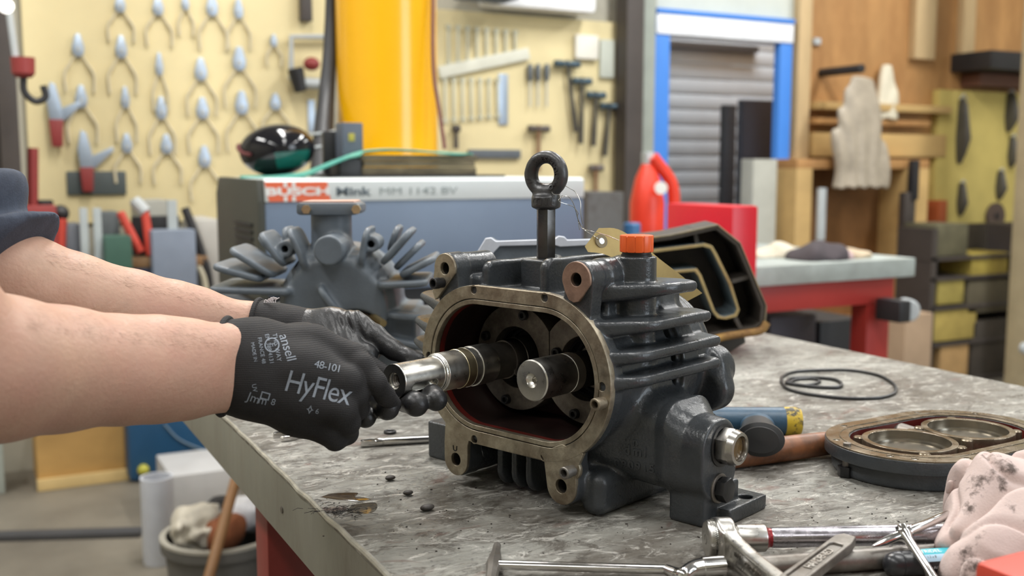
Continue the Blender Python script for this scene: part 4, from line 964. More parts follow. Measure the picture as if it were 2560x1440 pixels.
# finned end housing behind the hands
D = 1.30; C0 = at(835, 745, D); u = D / 2600
fin_t = thing('finned_pump_head', 'grey pump head with a fan of radial cooling fins and square-flanged pipe, behind the gloves', 'pump head', (C0.x, C0.y, BENCH))
def cp(x, y, dz=0.0):
    """pixel offset on the face plane, dz metres behind it"""
    p = C0 + RT * ((x - 835) * u) + ZU * ((745 - y) * u) + FH * dz; return p
loc = lambda p: Vector(((p - C0).dot(RT), (p - C0).dot(FH), (p - C0).dot(ZU)))
s = SDF((-0.165, -0.045, -0.145), (0.165, 0.17, 0.135), 0.0019)
def lp(x, y, dz=0.0): return ((x - 835) * u, dz, (745 - y) * u)
s.cyl(lp(835, 770, 0.02), lp(835, 770, 0.15), 0.074, 0.012, 0.0)
s.cyl(lp(835, 775, -0.005), lp(835, 775, 0.06), 0.066, 0.008, 0.015)
s.box(lp(745, 770, 0.0), lp(925, 640, 0.10), 0.01, 0.012)
s.box((-0.10, 0.02, C0.z * 0 - (C0.z - BENCH)), (0.10, 0.15, -0.02), 0.006, 0.01)
s.cyl(lp(815, 660, 0.05), lp(815, 528, 0.05), 0.026, 0.001, 0.012)
s.cyl(lp(833, 622, -0.028), lp(833, 622, 0.05), 0.0185, 0.002, 0.005)
s.cyl(lp(716, 622, -0.004), lp(716, 622, 0.05), 0.0105, 0.001, 0.006); s.cyl(lp(930, 610, -0.004), lp(930, 610, 0.05), 0.0105, 0.001, 0.006)
def radial(x0, y0, x1, y1, d0, d1, th=0.0041, hook=0.0):
    """plate fin running from (x0,y0) out to (x1,y1) on the face, d0..d1 deep"""
    a = np.array(lp(x0, y0))[[0, 2]]; b = np.array(lp(x1, y1))[[0, 2]]; L = np.linalg.norm(b - a); e = (b - a) / L; n = np.array([-e[1], e[0]])
    def fn(X, Y, Z):
        t = (X - a[0]) * e[0] + (Z - a[1]) * e[1]; w_ = (X - a[0]) * n[0] + (Z - a[1]) * n[1] - hook * (t / L) ** 2
        r = 0.016; qa = np.abs(t - L / 2) - L / 2 + r; qb = np.abs(Y - (d0 + d1) / 2) - (d1 - d0) / 2 + r
        d = np.sqrt(np.maximum(qa, 0) ** 2 + np.maximum(qb, 0) ** 2) + np.minimum(np.maximum(qa, qb), 0) - r
        p = np.abs(w_) - th; rr = 0.003; q = d + rr; p = p + rr
        return np.sqrt(np.maximum(q, 0) ** 2 + np.maximum(p, 0) ** 2) + np.minimum(np.maximum(q, p), 0) - rr
    lo = np.minimum(a, b) - 0.02; hi = np.maximum(a, b) + 0.02
    s.add(fn, (lo[0], d0 - 0.005, lo[1]), (hi[0], d1 + 0.005, hi[1]), 0.004)
for q in [(770, 680, 738, 568, -.012, .06, .0038, .006), (715, 665, 655, 582, -.012, .07), (690, 690, 578, 622, -.012, .08), (660, 698, 536, 664, -.015, .09), (735, 728, 528, 722, -.018, .10),
          (700, 640, 690, 575, .05, .11), (660, 650, 612, 600, .07, .13), (905, 670, 915, 568, -.012, .06, .0038, -.004), (955, 660, 1030, 575, -.012, .07), (985, 675, 1052, 610, .0, .08), (1000, 690, 1090, 645, -.012, .09),
          (945, 712, 1072, 705, -.018, .10), (960, 640, 985, 572, .05, .11), (850, 780, 802, 712, -.022, .03), (700, 790, 545, 790, .0, .10), (960, 790, 1090, 800, .0, .1), (700, 850, 560, 870, .0, .1), (960, 850, 1090, 880, .0, .1)]: radial(*q)
s.cyl(lp(716, 622, -0.02), lp(716, 622, 0.03), 0.0045, 0.0002, 0, cut=True); s.cyl(lp(930, 610, -0.02), lp(930, 610, 0.03), 0.0045, 0.0002, 0, cut=True)
s.cyl(lp(890, 850, -0.05), lp(890, 850, 0.004), 0.038, 0.002, 0.004, cut=True)
zb = BENCH - C0.z
s.cut(lambda X, Y, Z: Z - zb + 0 * X + 0 * Y, (-.2, -.1, zb - .1), (.2, .2, zb), 0)
me = s.mesh(); Mx = basis((0, 0, 0), RT, FH); Mx.translation = C0; me.transform(Mx)
mesh_obj('head_casting', me, M['paint2'], fin_t)
b = MB(); b.prism(poly_px([(738, 513), (745, 509), (888, 509), (896, 514), (896, 532), (886, 540), (745, 540), (738, 535)], (835, 745), D), C0 + FH * 0.05, RT, ZU, 0.066, 0.003)
fl = b.build('pipe_flange', M['paint2'], fin_t)
for x in (765, 890): b = MB().cyl(cp(x, 525, 0.018), cp(x, 525, 0.012), 0.006, n=6).build('flange_bolt', M['brass'], fl)
MB().prism(poly_px([(752, 505), (882, 504), (884, 509), (750, 509)], (835, 745), D), C0 + FH * 0.05, RT, ZU, 0.055, 0.001).build('flange_cover', mat('peach_cover_film', (0.55, 0.36, 0.30), 0.4), fl)
b = MB().lathe(cp(890, 850, 0.0038), -FH, [(0.036, 0), (0.034, 0.004), (0.02, 0.006), (0.0001, 0.007)], 32).build('oily_hub', M['rust'], fin_t)
MB().cyl(cp(930, 792, 0.004), cp(965, 800, -0.03), 0.0045, n=14).build('brass_pin', mat('pale_brass', (0.5, 0.38, 0.18), 0.35, 0.9), fin_t)

# machined casting standing behind the pump: only its bright rim and a corner show
D = 1.17; C1 = at(1400, 760, D)
hc = thing('machined_cover_casting', 'grey casting with bright machined rim and bolt eyes, standing behind the pump', 'casting', (C1.x, C1.y, BENCH))
outer = [(1150, 700), (1198, 622), (1214, 596), (1228, 594), (1240, 603), (1385, 598), (1396, 590), (1410, 592), (1418, 600), (1510, 597), (1600, 620), (1680, 715), (1722, 800), (1745, 870), (1740, 985), (1190, 985), (1160, 860)]
inner = [(1192, 705), (1226, 640), (1250, 615), (1385, 612), (1400, 617), (1505, 611), (1580, 640), (1650, 735), (1692, 810), (1712, 880), (1705, 960), (1225, 960), (1200, 850)]
zb = onz(1400, 900).z
po, pi_ = poly_px(outer, (1400, 760), D), poly_px(inner, (1400, 760), D); low = BENCH - C1.z
po = [(x, max(z, low)) for x, z in po]; pi_ = [(x, max(z, low + .02)) for x, z in pi_]
me = smooth_mesh(plate_mesh([po, pi_], 0.006, 0.0008)); me.transform(Matrix.Translation((0, 0, -0.006))); me.transform(basis(C1, RT, ZU))
for p in me.polygons: pass
mesh_obj('machined_rim', me, mat('milled_aluminium', (0.62, 0.65, 0.72), 0.5, 0.2, var=0.1, vsc=60), hc)
b = MB(); b.prism([(x * .985, z - .003 if z > low + .01 else z) for x, z in po], C1 + FH * 0.031, RT, ZU, 0.05, 0.003); b.build('cover_body', M['paint2'], hc)
for q in ((1218, 604), (1399, 601)): MB().cyl(at(*q, D - 0.0012), at(*q, D + .004), 0.0027, n=14).build('bolt_eye_hole', M['hole'], hc)

# open black frame casting on the right, standing at the back of the bench
D = 1.62; C2 = at(1800, 720, D)
oc = thing('open_frame_casting', 'dark oily open casting with yellow gasket edge round a slanted slot, standing at bench end', 'casting', (C2.x, C2.y, BENCH))
zb = BENCH - C2.z
out = [(1560, 600), (1672, 586), (1700, 580), (1790, 560), (1848, 606), (1885, 690), (1918, 765), (1916, 815), (1900, 830), (1800, 845), (1735, 872), (1580, 872)]
inn = [(1575, 612), (1680, 598), (1788, 574), (1838, 614), (1874, 694), (1904, 768), (1902, 806), (1890, 817), (1795, 832), (1735, 848), (1590, 852)]
slot_o = [(1560, 632), (1640, 622), (1760, 608), (1778, 614), (1790, 634), (1828, 708), (1850, 775), (1843, 792), (1815, 799), (1795, 796), (1782, 780), (1745, 690), (1735, 678), (1640, 686), (1560, 690)]
slot_i = [(1562, 640), (1640, 630), (1755, 616), (1773, 621), (1783, 637), (1821, 711), (1843, 773), (1837, 786), (1813, 793), (1800, 790), (1788, 777), (1752, 687), (1741, 671), (1640, 679), (1562, 684)]
def ring(pa, pb, y0, y1, name, m, parent=oc, bev=0.0008):
    me = smooth_mesh(plate_mesh([poly_px(pa, (1800, 720), D), poly_px(pb, (1800, 720), D)], y1 - y0, bev)); me.transform(basis(C2 + FH * y1, RT, ZU)); return mesh_obj(name, me, m, parent)
blk = mat('dark_brown_sooty_iron', (0.055, 0.046, 0.038), 0.5, var=0.35, vsc=20, bump=0.2, bsc=150)
ring(out, inn, 0.0, 0.095, 'outer_shell', blk)
ring(slot_o, slot_i, 0.0, 0.10, 'slot_duct', mat('blue_grey_duct_paint', (0.15, 0.19, 0.21), 0.45, var=0.2, vsc=20))
gk = mat('yellowed_gasket', (0.40, 0.30, 0.13), 0.6, var=0.35, vsc=40, col2=(0.2, 0.1, 0.03), c2amt=0.4, c2sc=20)
ring(slot_o, slot_i, -0.0025, 0.001, 'slot_gasket', gk)
ring(out, [(x + (1790 - x) * 0.025, y + (720 - y) * 0.03) for x, y in out], -0.0025, 0.001, 'rim_gasket', mat('grey_brown_gasket', (0.20, 0.17, 0.11), 0.6, var=0.3, vsc=40, col2=(0.42, 0.26, 0.08), c2amt=0.4, c2sc=12))
b = MB(); b.prism(poly_px(out, (1800, 720), D), C2 + FH * 0.099, RT, ZU, 0.008, 0.001)
for q in [(1745, 612, 1738, 570), (1832, 705, 1885, 690), (1838, 790, 1860, 835)]:
    p0, p1 = at(q[0], q[1], D) + FH * 0.05, at(q[2], q[3], D) + FH * 0.05; d_ = (p1 - p0); L = d_.length; d_.normalize()
    b.box((p0 + p1) / 2, (L, 0.09, 0.006), 0, Matrix((d_, FH, d_.cross(FH))).transposed())
b.build('back_wall', blk, oc)
MB().tube(spline([at(x, y, D - .004) for x, y in ((1700, 872), (1738, 868), (1800, 844), (1860, 834), (1902, 826), (1918, 806))], 6), .006, 10).build('rusty_rim_edge', mat('rusty_yellow_edge', (0.42, 0.24, 0.06), .6, var=.4, vsc=40, col2=(0.14, 0.06, 0.02), c2amt=.45, c2sc=30), oc)
MB().prism(poly_px([(1600, 872), (1800, 846), (1868, 842), (1872, 862), (1800, 905), (1600, 905)], (1800, 720), D), C2 + FH * 0.05, RT, ZU, 0.08, 0.002).build('base_foot', blk, oc)

# ---- O-rings, cover plate, hammers, rods
def oring(pts, r, name, label):
    b = MB(); b.tube([onz(x, y, BENCH + r) for x, y in pts] if len(pts) > 20 else spline([onz(x, y, BENCH + r) for x, y in pts + pts[:1]], 10)[:-1], r, 8, True)
    return tag(b.build(name, M['blackrub']), label, 'seal')
def ell(cx, cy, a, b_, n=10, rot=0.0): return [(cx + a * cos(t) * cos(rot) - b_ * sin(t) * sin(rot), cy + a * cos(t) * sin(rot) + b_ * sin(t) * cos(rot)) for t in np.linspace(0, 2 * pi, n + 1)[:-1]]
big = [(1953, 955), (1958, 940), (1990, 929), (2060, 925), (2130, 926), (2195, 938), (2232, 958), (2240, 975), (2228, 987), (2190, 995), (2110, 995), (2020, 985), (1970, 972)]
oring(big, 0.0021, 'seal_ring', 'large thin black O-ring lying loose on the bench top')
small = [(1966, 957), (1975, 947), (2010, 944), (2060, 945), (2090, 950), (2104, 960), (2095, 968), (2050, 968), (2000, 963)]
oring(small, 0.0024, 'seal_ring', 'small thick black O-ring lying inside the large one')
oring([(1972, 958), (1990, 949), (2030, 947), (2050, 953), (2030, 961), (1995, 963)], 0.002, 'seal_ring', 'smallest twisted black O-ring nested inside the other two')

zt = BENCH + 0.029
ca, cb = onz(2264, 1103, zt), onz(2428, 1070, zt)
ax_ = (cb - ca).normalized(); ca = (ca + cb) / 2 - ax_ * 0.041; mid = ca + ax_ * 0.041
cv = thing('bearing_cover', 'oval two-bore bearing cover lying face up, oily rim and dark red inside', 'cover', (mid.x, mid.y, BENCH), atan2(ax_.y, ax_.x)); cv.scale = (1.08, 1.08, 1.04)
CV = dict(parent=cv, world=False)
def cvplate(outl, z0, z1, name, m, bev=0.0006):
    me = smooth_mesh(plate_mesh(outl, z1 - z0, bev), 30); me.transform(Matrix.Translation((0, 0, z0))); return mesh_obj(name, me, m, **CV)
st = lambda r, n=72: stadium(0.041, r, n)
M['facec'] = mat('oily_brown_iron_face', (0.20, 0.165, 0.115), 0.26, 0.6, var=0.3, vsc=50, bump=0.05, bsc=300, col2=(0.10, 0.075, 0.05), c2amt=0.42, c2sc=35, rvar=0.12)
bolts = [(x + 0.0655 * cos(a), 0.0655 * sin(a)) for x, aa in ((-0.041, (100, 150, 205, 222, 262)), (0.041, (-80, -30, 30, 80))) for a in map(radians, aa)]
cvplate([st(0.0725), st(0.0505)], 0.016, 0.0275, 'cover_plate', M['paint'])
cvplate([st(0.0718), st(0.0515)] + [circle(0.0031, 14, *p) for p in bolts], 0.0272, 0.029, 'machined_rim', M['facec'], 0.0003)
cvplate([st(0.0600), st(0.0588)], 0.0284, 0.0296, 'rim_ridge', M['facec'], 0.0002)
cvplate([st(0.066)], 0.0, 0.0175, 'cover_base', M['paint'], 0.003)
dkred = mat('dark_red_gloss_paint', (0.085, 0.010, 0.008), 0.25, var=0.2, vsc=30)
cvplate([st(0.0510)], 0.0176, 0.0182, 'recess_floor', dkred, 0.0)
b = MB(); pr_ = st(0.0503); r0 = [b.bm.verts.new((x, y, .0178)) for x, y in pr_]; r1 = [b.bm.verts.new((x, y, .0272)) for x, y in pr_]
for k in range(len(pr_)): b.bm.faces.new((r0[k], r0[(k + 1) % len(pr_)], r1[(k + 1) % len(pr_)], r1[k]))
b.build('recess_wall', dkred, **CV)
for sx in (-1, 1):
    cvplate([circle(0.0408, 56, sx * 0.041), circle(0.0350, 56, sx * 0.041)], 0.018, 0.0285, 'bore_ring', M['facec'], 0.0006)
    MB().lathe((sx * 0.041, 0, 0.0184), (0, 0, 1), [(0.0001, 0), (0.030, 0.0), (0.0305, 0.002), (0.0345, 0.0025), (0.0345, 0.0095)], 56, cap=False).build('bore', mat('bore_steel', (0.30, 0.27, 0.22), 0.25, 0.9, var=0.2, vsc=50), **CV)
    for a in ((35, 130, 235, 300) if sx < 0 else (55, 140, 215, 320)):
        q = (sx * 0.041 + 0.0425 * cos(radians(a)), 0.0425 * sin(radians(a)))
        MB().lathe((*q, 0.0182), (0, 0, 1), [(0.0055, 0), (0.0050, 0.009), (0.0040, 0.0098), (0.0001, 0.0100)], 20).build('screw_boss', M['facec'], **CV)
for p in bolts: MB().lathe((*p, 0.0278), (0, 0, 1), [(0.0031, 0.0004), (0.0001, 0)], 14, cap=False).build('bolt_hole', mat('bright_thread', (0.5, 0.47, 0.42), 0.25, 1.0), **CV)
R_ = cv.matrix_basis
q = onz(2100, 1192, BENCH); w2 = Matrix.Rotation(-atan2(ax_.y, ax_.x), 3, 'Z') @ (q - Vector((mid.x, mid.y, BENCH)))
v2 = (Vector((w2.x, w2.y, 0)) - Vector((-.041, 0, 0))).normalized() * .0655; w2 = Vector((-.041, -.004, 0)) + v2
bl = MB().prism([(0.0075 * cos(k * pi / 3), 0.0075 * sin(k * pi / 3)) for k in range(6)], (w2.x, w2.y + .004, 0.0052), (1, 0, 0), (0, 1, 0), 0.0096, 0.0006).build('bolt_head', M['black'], **CV)
MB().cyl((w2.x, w2.y + .004, 0.009), (w2.x, w2.y + .004, 0.0312), 0.0034, n=16).build('bolt_shank', M['dullsteel'], bl, world=False)

# soft-faced mallet
zc_ = BENCH + 0.0155
h0, h1 = onz(1690, 1052, zc_), onz(1962, 1053, zc_); hd = (h1 - h0).normalized()
ml = thing('soft_face_mallet', 'blue-headed mallet with yellow face, black rubber grip end towards the camera', 'mallet', (h1.x, h1.y, BENCH))
blue = mat('chipped_blue_paint', (0.03, 0.075, 0.125), 0.4, var=0.25, vsc=30, bump=0.3, bsc=250, col2=(0.02, 0.03, 0.04), c2amt=0.34, c2sc=30)
b = MB().lathe(h0, hd, [(0.0135, 0), (0.0152, 0.002), (0.0152, (h1 - h0).length - .001), (0.0140, (h1 - h0).length)], 32); b.build('head', blue, ml)
b = MB().lathe(h1, hd, [(0.0148, -.002), (0.0155, 0), (0.0155, 0.014), (0.0140, 0.0165), (0.0001, 0.0168)], 32); b.build('striking_face', mat('scuffed_yellow_plastic', (0.55, 0.38, 0.03), 0.5, var=0.15, vsc=40, col2=(0.04, 0.035, 0.02), c2amt=0.44, c2sc=60, c2w=0.04), ml)
g0 = at(1893, 1060, (h1 - EYE).dot(FW)); g1 = at(1901, 1099, 1.0); gd = (g1 - g0).normalized()
hup = hd.cross(gd).normalized()
b = MB().lathe(g0 - gd * .002, gd, [(0.0165, 0), (0.0165, 0.024), (0.0150, 0.030)], 32, sx=1.1, sy=0.8, up=ZU); b.build('head_socket', blue, ml)
Lg = (g1 - g0).length
b = MB().lathe(g0, gd, [(0.0150, 0.020), (0.0165, 0.03), (0.0170, Lg - .012), (0.0218, Lg - .010), (0.0218, Lg), (0.0170, Lg + .0016), (0.0165, Lg + .006), (0.0001, Lg + .008)], 40, sx=1.05, sy=0.76, up=ZU); b.build('grip', mat('black_grip_rubber', (0.022, 0.022, 0.023), 0.4, var=0.15, vsc=40), ml)
# second hammer: its wooden shaft runs under the grip and behind the cover
q0, q1 = onz(1800, 1142, BENCH + .013), onz(2150, 1098, BENCH + .013); qd = (q1 - q0).normalized()
hm = thing('wood_handle_hammer', 'brown wooden hammer handle lying between pump and bearing cover', 'hammer', (q0.x, q0.y, BENCH))
MB().lathe(q0 - qd * .06, qd, [(0.010, 0), (0.0125, 0.006), (0.0130, 0.08), (0.0122, 0.17), (0.0105, 0.23), (0.0090, 0.27)], 28, sx=1.0, sy=1.0).build('handle', mat('oiled_hickory', (0.22, 0.085, 0.035), 0.45, var=0.3, vsc=30, col2=(0.06, 0.03, 0.018), c2amt=0.42, c2sc=12, stretch=(3, 1, 3)), hm)
hp = q0 + qd * .215
hz_ = Vector((hp.x, hp.y, BENCH + .015)); pr = qd.cross(ZU)
MB().cyl(hz_ - pr * -.04, hz_ - pr * .03, 0.0125, bev=.002).build('head', M['dullsteel'], hm)
# chrome extension rod near the left lug
p0, p1 = onz(903, 1108, BENCH + .0042), onz(1078, 1097, BENCH + .0042); d_ = (p1 - p0).normalized()
rd = thing('extension_rod', 'slim chrome rod with square end lying by the pump foot', 'rod', (p0.x, p0.y, BENCH))
MB().lathe(p0 + d_ * 0.014, d_, [(0.0036, 0), (0.0041, .001), (0.0041, .008), (.0036, .0085), (.0036, .0095), (.0041, .010), (0.0041, 0.14)], 20).build('rod_shaft', M['chrome'], rd)
MB().box(p0 + d_ * 0.007, (0.015, 0.0062, 0.0062), 0.0006, basis((0, 0, 0), d_, d_.cross(ZU)).to_3x3()).build('square_drive', M['chrome'], rd)
# open ended spanner half hidden under the near glove
def rot_flat(me, a, p): me.transform(Matrix.Translation(p) @ Matrix.Rotation(a, 4, 'Z')); return me
p0, p1 = onz(692, 1100, BENCH), onz(905, 1075, BENCH); a = atan2((p1 - p0).y, (p1 - p0).x)
jaw = [(0.000, 0.008), (0.002, 0.0115), (0.012, 0.0125), (0.022, 0.008), (0.034, 0.0055), (0.12, 0.0050), (0.12, -0.0050), (0.034, -0.0055), (0.022, -0.010), (0.012, -0.0145), (0.001, -0.0125), (0.000, -0.0085), (0.014, -0.0050), (0.0165, 0.0), (0.013, 0.0045)]
sp = rot_flat(smooth_mesh(plate_mesh([jaw], 0.006, 0.001)), a + .25, (p0.x, p0.y, BENCH + .0001))
tag(mesh_obj('open_end_spanner', sp, M['chrome']), 'small chrome open-ended spanner poking out under the near glove', 'spanner')

# ---- near tools
zr = BENCH + 0.0172
a0, a1 = onz(1764, 1348, zr), onz(2440, 1333, zr); ad = (a1 - a0); ad.z = 0; ad.normalize()
rt_ = thing('ratchet', 'chrome ratchet with knurled disc, standing on its side at the bench front', 'ratchet', (a0.x, a0.y, BENCH))
b = MB().lathe(a0, ad, [(0.0001, -0.0002), (0.0032, 0.0), (0.0128, 0.0003), (0.0136, 0.0012), (0.0136, 0.0045)], 48); disc = b.build('dial_disc', M['worn'], rt_)
b = MB(); kx, ky, kz = frame(ad)
for i in range(64):   # knurled rim
    t = 2 * pi * i / 64; r_ = 0.0136; c = a0 + ad * 0.0046
    for j in range(3): b.box(c + (kx * cos(t + j * .05) + ky * sin(t + j * .05)) * r_ + ad * (0.0014 * (j - 1)), (0.0011, 0.0011, 0.0008), 0, basis((0, 0, 0), ad, kx * cos(t) + ky * sin(t)).to_3x3())
o = b.build('knurling', M['worn'], disc); o['kind'] = 'stuff'
MB().lathe(a0 + ad * .0005, -ad, [(0.0038, 0), (0.0038, 0.0006), (0.0030, 0.0007), (0.0030, -0.0002), (.0001, -.0002)], 24, cap=False, sy=1.0).build('oil_plug', M['dullsteel'], disc)
hx0 = onz(1808, 1346, zr); hend = onz(2110, 1600, BENCH + .0165); hdv = (hend - hx0).normalized()
s = SDF(tuple(np.minimum(list(hx0), list(hx0 + hdv * .13)) - .03), tuple(np.maximum(list(hx0), list(hx0 + hdv * .13)) + .03), 0.0009)
s.cyl(a0 + ad * 0.006, a0 + ad * 0.0205, 0.0158, 0.003, 0)
s.cone(a0 + ad * 0.0195, a0 + ad * 0.0225, .0105, .0095, .002)
side_v = hdv.cross(ZU).normalized(); nv = side_v.cross(hdv).normalized()
hb = a0 + ad * 0.0125
def handle(X, Y, Z):
    t = (X - hb.x) * hdv.x + (Y - hb.y) * hdv.y + (Z - hb.z) * hdv.z
    p = (X - hb.x) * side_v.x + (Y - hb.y) * side_v.y + (Z - hb.z) * side_v.z
    q = (X - hb.x) * nv.x + (Y - hb.y) * nv.y + (Z - hb.z) * nv.z
    hw = np.interp(t, [0, .03, .06, .14], [.0062, .0052, .0052, .0060]); hh = np.interp(t, [0, .025, .05, .14], [.0125, .0092, .0080, .0085])
    r = 0.0022; qx = np.abs(p) - hw + r; qy = np.abs(q) - hh + r; e = np.abs(t - .06) - .07 + r
    d = np.sqrt(np.maximum(qx, 0) ** 2 + np.maximum(qy, 0) ** 2) + np.minimum(np.maximum(qx, qy), 0) - r
    d = np.maximum(d, e - r)
    rec = np.maximum(np.abs(np.abs(p) - .0052) - .0007, np.maximum(np.abs(q) - .0052, .026 - t))    # shallow panel on the flank
    return np.maximum(d, -rec)
s.add(handle, tuple(np.minimum(list(hb), list(hb + hdv * .13)) - .015), tuple(np.maximum(list(hb), list(hb + hdv * .13)) + .015), 0.003)
s.cut(lambda X, Y, Z: Z - BENCH - .0003 + 0 * X + 0 * Y, (-1, -1, .5), (3, 3, BENCH), 0)
body_ = mesh_obj('ratchet_body', s.mesh(), M['worn'], rt_)
flank = -side_v if (-side_v).dot(FW) < 0 else side_v
ud = hdv
me = text_mesh('1/71', 0.0055, 0.0003, spacing=1.1); me.transform(basis(hb + hdv * .036 + flank * .0049 + nv * .001, hdv, nv)); 
m2 = text_mesh('GEDORE', 0.0062, 0.0004, spacing=1.05, offset=.0001); m2.transform(basis(hb + hdv * .061 + flank * .0049, hdv, nv))
mesh_obj('stamped_lettering', join_meshes([me, m2]), M['dullsteel'], body_)
# extension bar plugged into it
e0_ = a0 + ad * 0.0228
eb = thing('extension_bar', 'long chrome extension bar with red band, plugged into the ratchet', 'extension bar', (e0_.x, e0_.y, BENCH))
MB().lathe(e0_, ad, [(0.0098, 0), (0.0103, .0006), (0.0103, .0205), (0.0098, .0215)], 40).build('socket', M['worn'], eb)
MB().lathe(e0_ + ad * .0213, ad, [(0.0098, 0), (0.0072, .003), (0.0070, .0052)], 40).build('red_band', mat('translucent_red_ring', (0.30, 0.03, 0.035), 0.25, 0.5, var=0.3, vsc=90), eb)
MB().lathe(e0_ + ad * .026, ad, [(0.0070, 0), (0.0076, .001), (0.0076, .185)], 40).build('bar', mat('violet_tinted_chrome', (0.48, 0.46, 0.50), 0.25, 1.0, var=0.15, vsc=90, bump=.05, bsc=700, rvar=.08), eb)
# plain steel pipe behind the spanner
p0, p1 = onz(1900, 1418, BENCH + .0078), onz(2450, 1378, BENCH + .0078); d_ = (p1 - p0).normalized()
tag(MB().lathe(p0, d_, [(0.0072, 0), (0.0078, .0006), (0.0078, (p1 - p0).length)], 32).build('steel_pipe', M['dullsteel']), 'dull grey steel bar lying behind the embossed spanner', 'bar')
# embossed adjustable-style spanner handle
q0, q1 = onz(1925, 1500, BENCH + .0215), onz(2118, 1352, BENCH + .0215); sd = (q1 - q0); L = sd.length; sd.normalize(); pn = ZU.cross(sd)
es = thing('embossed_spanner', 'worn steel spanner with raised lettering in a sunk panel, lying across the bars', 'spanner', (q0.x, q0.y, BENCH + .015))
outl = [(-.03, -.0085), (L - .012, -.0080), (L + .002, -.0055), (L + .004, .0040), (L - .004, .0080), (-.03, .0085)]
pan = [(-.025, -.0050), (L - .022, -.0048), (L - .019, -.0035), (L - .0185, .0030), (L - .021, .0048), (-.025, .0050)]
me = smooth_mesh(plate_mesh([outl, pan], 0.0075, 0.001)); me.transform(basis(q0 - ZU * .0035, sd, pn)); mesh_obj('spanner_frame', me, M['dullsteel'], es)
me = smooth_mesh(plate_mesh([pan], 0.0045, 0.0)); me.transform(basis(q0 - ZU * .0025, sd, pn)); mesh_obj('sunk_panel', me, M['dullsteel'], es)
me = text_mesh('HARDENED', 0.0082, 0.0006, spacing=0.95, offset=.0001); me.transform(basis(q0 + sd * (L - .052) + ZU * .0022, sd, pn)); mesh_obj('raised_lettering', me, M['worn'], es)
# sliding T-handle key
j = at(2268, 1326, .755); c0_, c1_ = at(2182, 1366, .748), at(2374, 1286, .775); kd = (c1_ - c0_).normalized(); j = c0_ + kd * ((j - c0_).dot(kd))
tk = thing('t_handle_key', 'slim chrome T-handle key lying over the bars beside the pink rag', 'T-handle key', (j.x, j.y, BENCH))
MB().lathe(c0_, kd, [(0.0008, 0), (0.0030, .010), (0.0033, .02), (0.0033, (c1_ - c0_).length - .001), (.0026, (c1_ - c0_).length)], 20).build('cross_bar', M['chrome'], tk)
s0 = j; s1 = at(2362, 1490, .70); kd2 = (s1 - s0).normalized()
MB().lathe(s0 - kd2 * .006, kd2, [(0.0035, 0), (0.0050, .001), (0.0052, .009), (0.0034, .014), (0.0032, .075), (0.0001, .0751)], 20).build('shank', M['chrome'], tk)
MB().lathe(j - kd * .0055, kd, [(0.0036, 0), (0.0046, .001), (0.0046, .010), (0.0036, .011)], 20).build('hub_collar', M['chrome'], tk)
# screwdriver handle with a turquoise label
p0, p1 = onz(2210, 1412, BENCH + .0092), onz(2420, 1398, BENCH + .0092); d_ = (p1 - p0).normalized()
sdv = thing('screwdriver', 'black screwdriver handle with turquoise label, half under the pink rag', 'screwdriver', (p0.x, p0.y, BENCH))
hd_ = MB().lathe(p0, d_, [(0.0001, 0), (0.0040, .0006), (0.0070, .003), (0.0086, .007), (0.0090, .0115), (0.0083, .0125), (0.0089, .014), (0.0090, .075), (.006, .085)], 36).build('handle', mat('gloss_black_plastic', (0.018, 0.019, 0.022), 0.3, var=0.15, vsc=50), sdv)
x_, y_, z_ = frame(d_)
def wrap_strip(a0_, a1_, t0, t1, r, name, m, parent):
    b = MB(); n = 14; A = [[b.bm.verts.new(p0 + d_ * t + (x_ * cos(a) + y_ * sin(a)) * r) for a in np.linspace(a0_, a1_, n)] for t in (t0, t1)]
    for k in range(n - 1): b.bm.faces.new((A[0][k], A[0][k + 1], A[1][k + 1], A[1][k]))
    return b.build(name, m, parent)
def ang_of(v): return atan2(v.dot(y_), v.dot(x_))
tp = ang_of(ZU); fr = ang_of(-FH)
dlt = (fr - tp + pi) % (2 * pi) - pi
wrap_strip(tp - dlt * .25, tp + dlt * .38, .021, .060, .00915, 'label_band', mat('turquoise_label', (0.05, 0.42, 0.50), 0.4, var=.05), hd_)
wrap_strip(tp + dlt * .38, tp + dlt * .75, .021, .060, .00915, 'label_panel', mat('pale_blue_label', (0.40, 0.58, 0.72), 0.4, var=.05), hd_)
def on_handle(txt, size, frac, t, m, name):
    a = tp + dlt * frac; n_ = x_ * cos(a) + y_ * sin(a); up_ = n_.cross(d_); up_ = up_ if up_.z > 0 else -up_
    me = text_mesh(txt, size, 0.0, align='LEFT'); me.transform(basis(p0 + d_ * t + n_ * .00935, d_, up_)); mesh_obj(name, me, m, hd_)
wht = mat('white_print', (0.75, 0.8, 0.82), 0.5)
on_handle('TRIDEL', .0050, .18, .026, wht, 'label_lettering'); on_handle('1.2 x 8', .0026, .52, .029, M['dullsteel'], 'label_lettering'); on_handle('Made in EU  8.0', .0026, 1.05, .024, wht, 'handle_print')
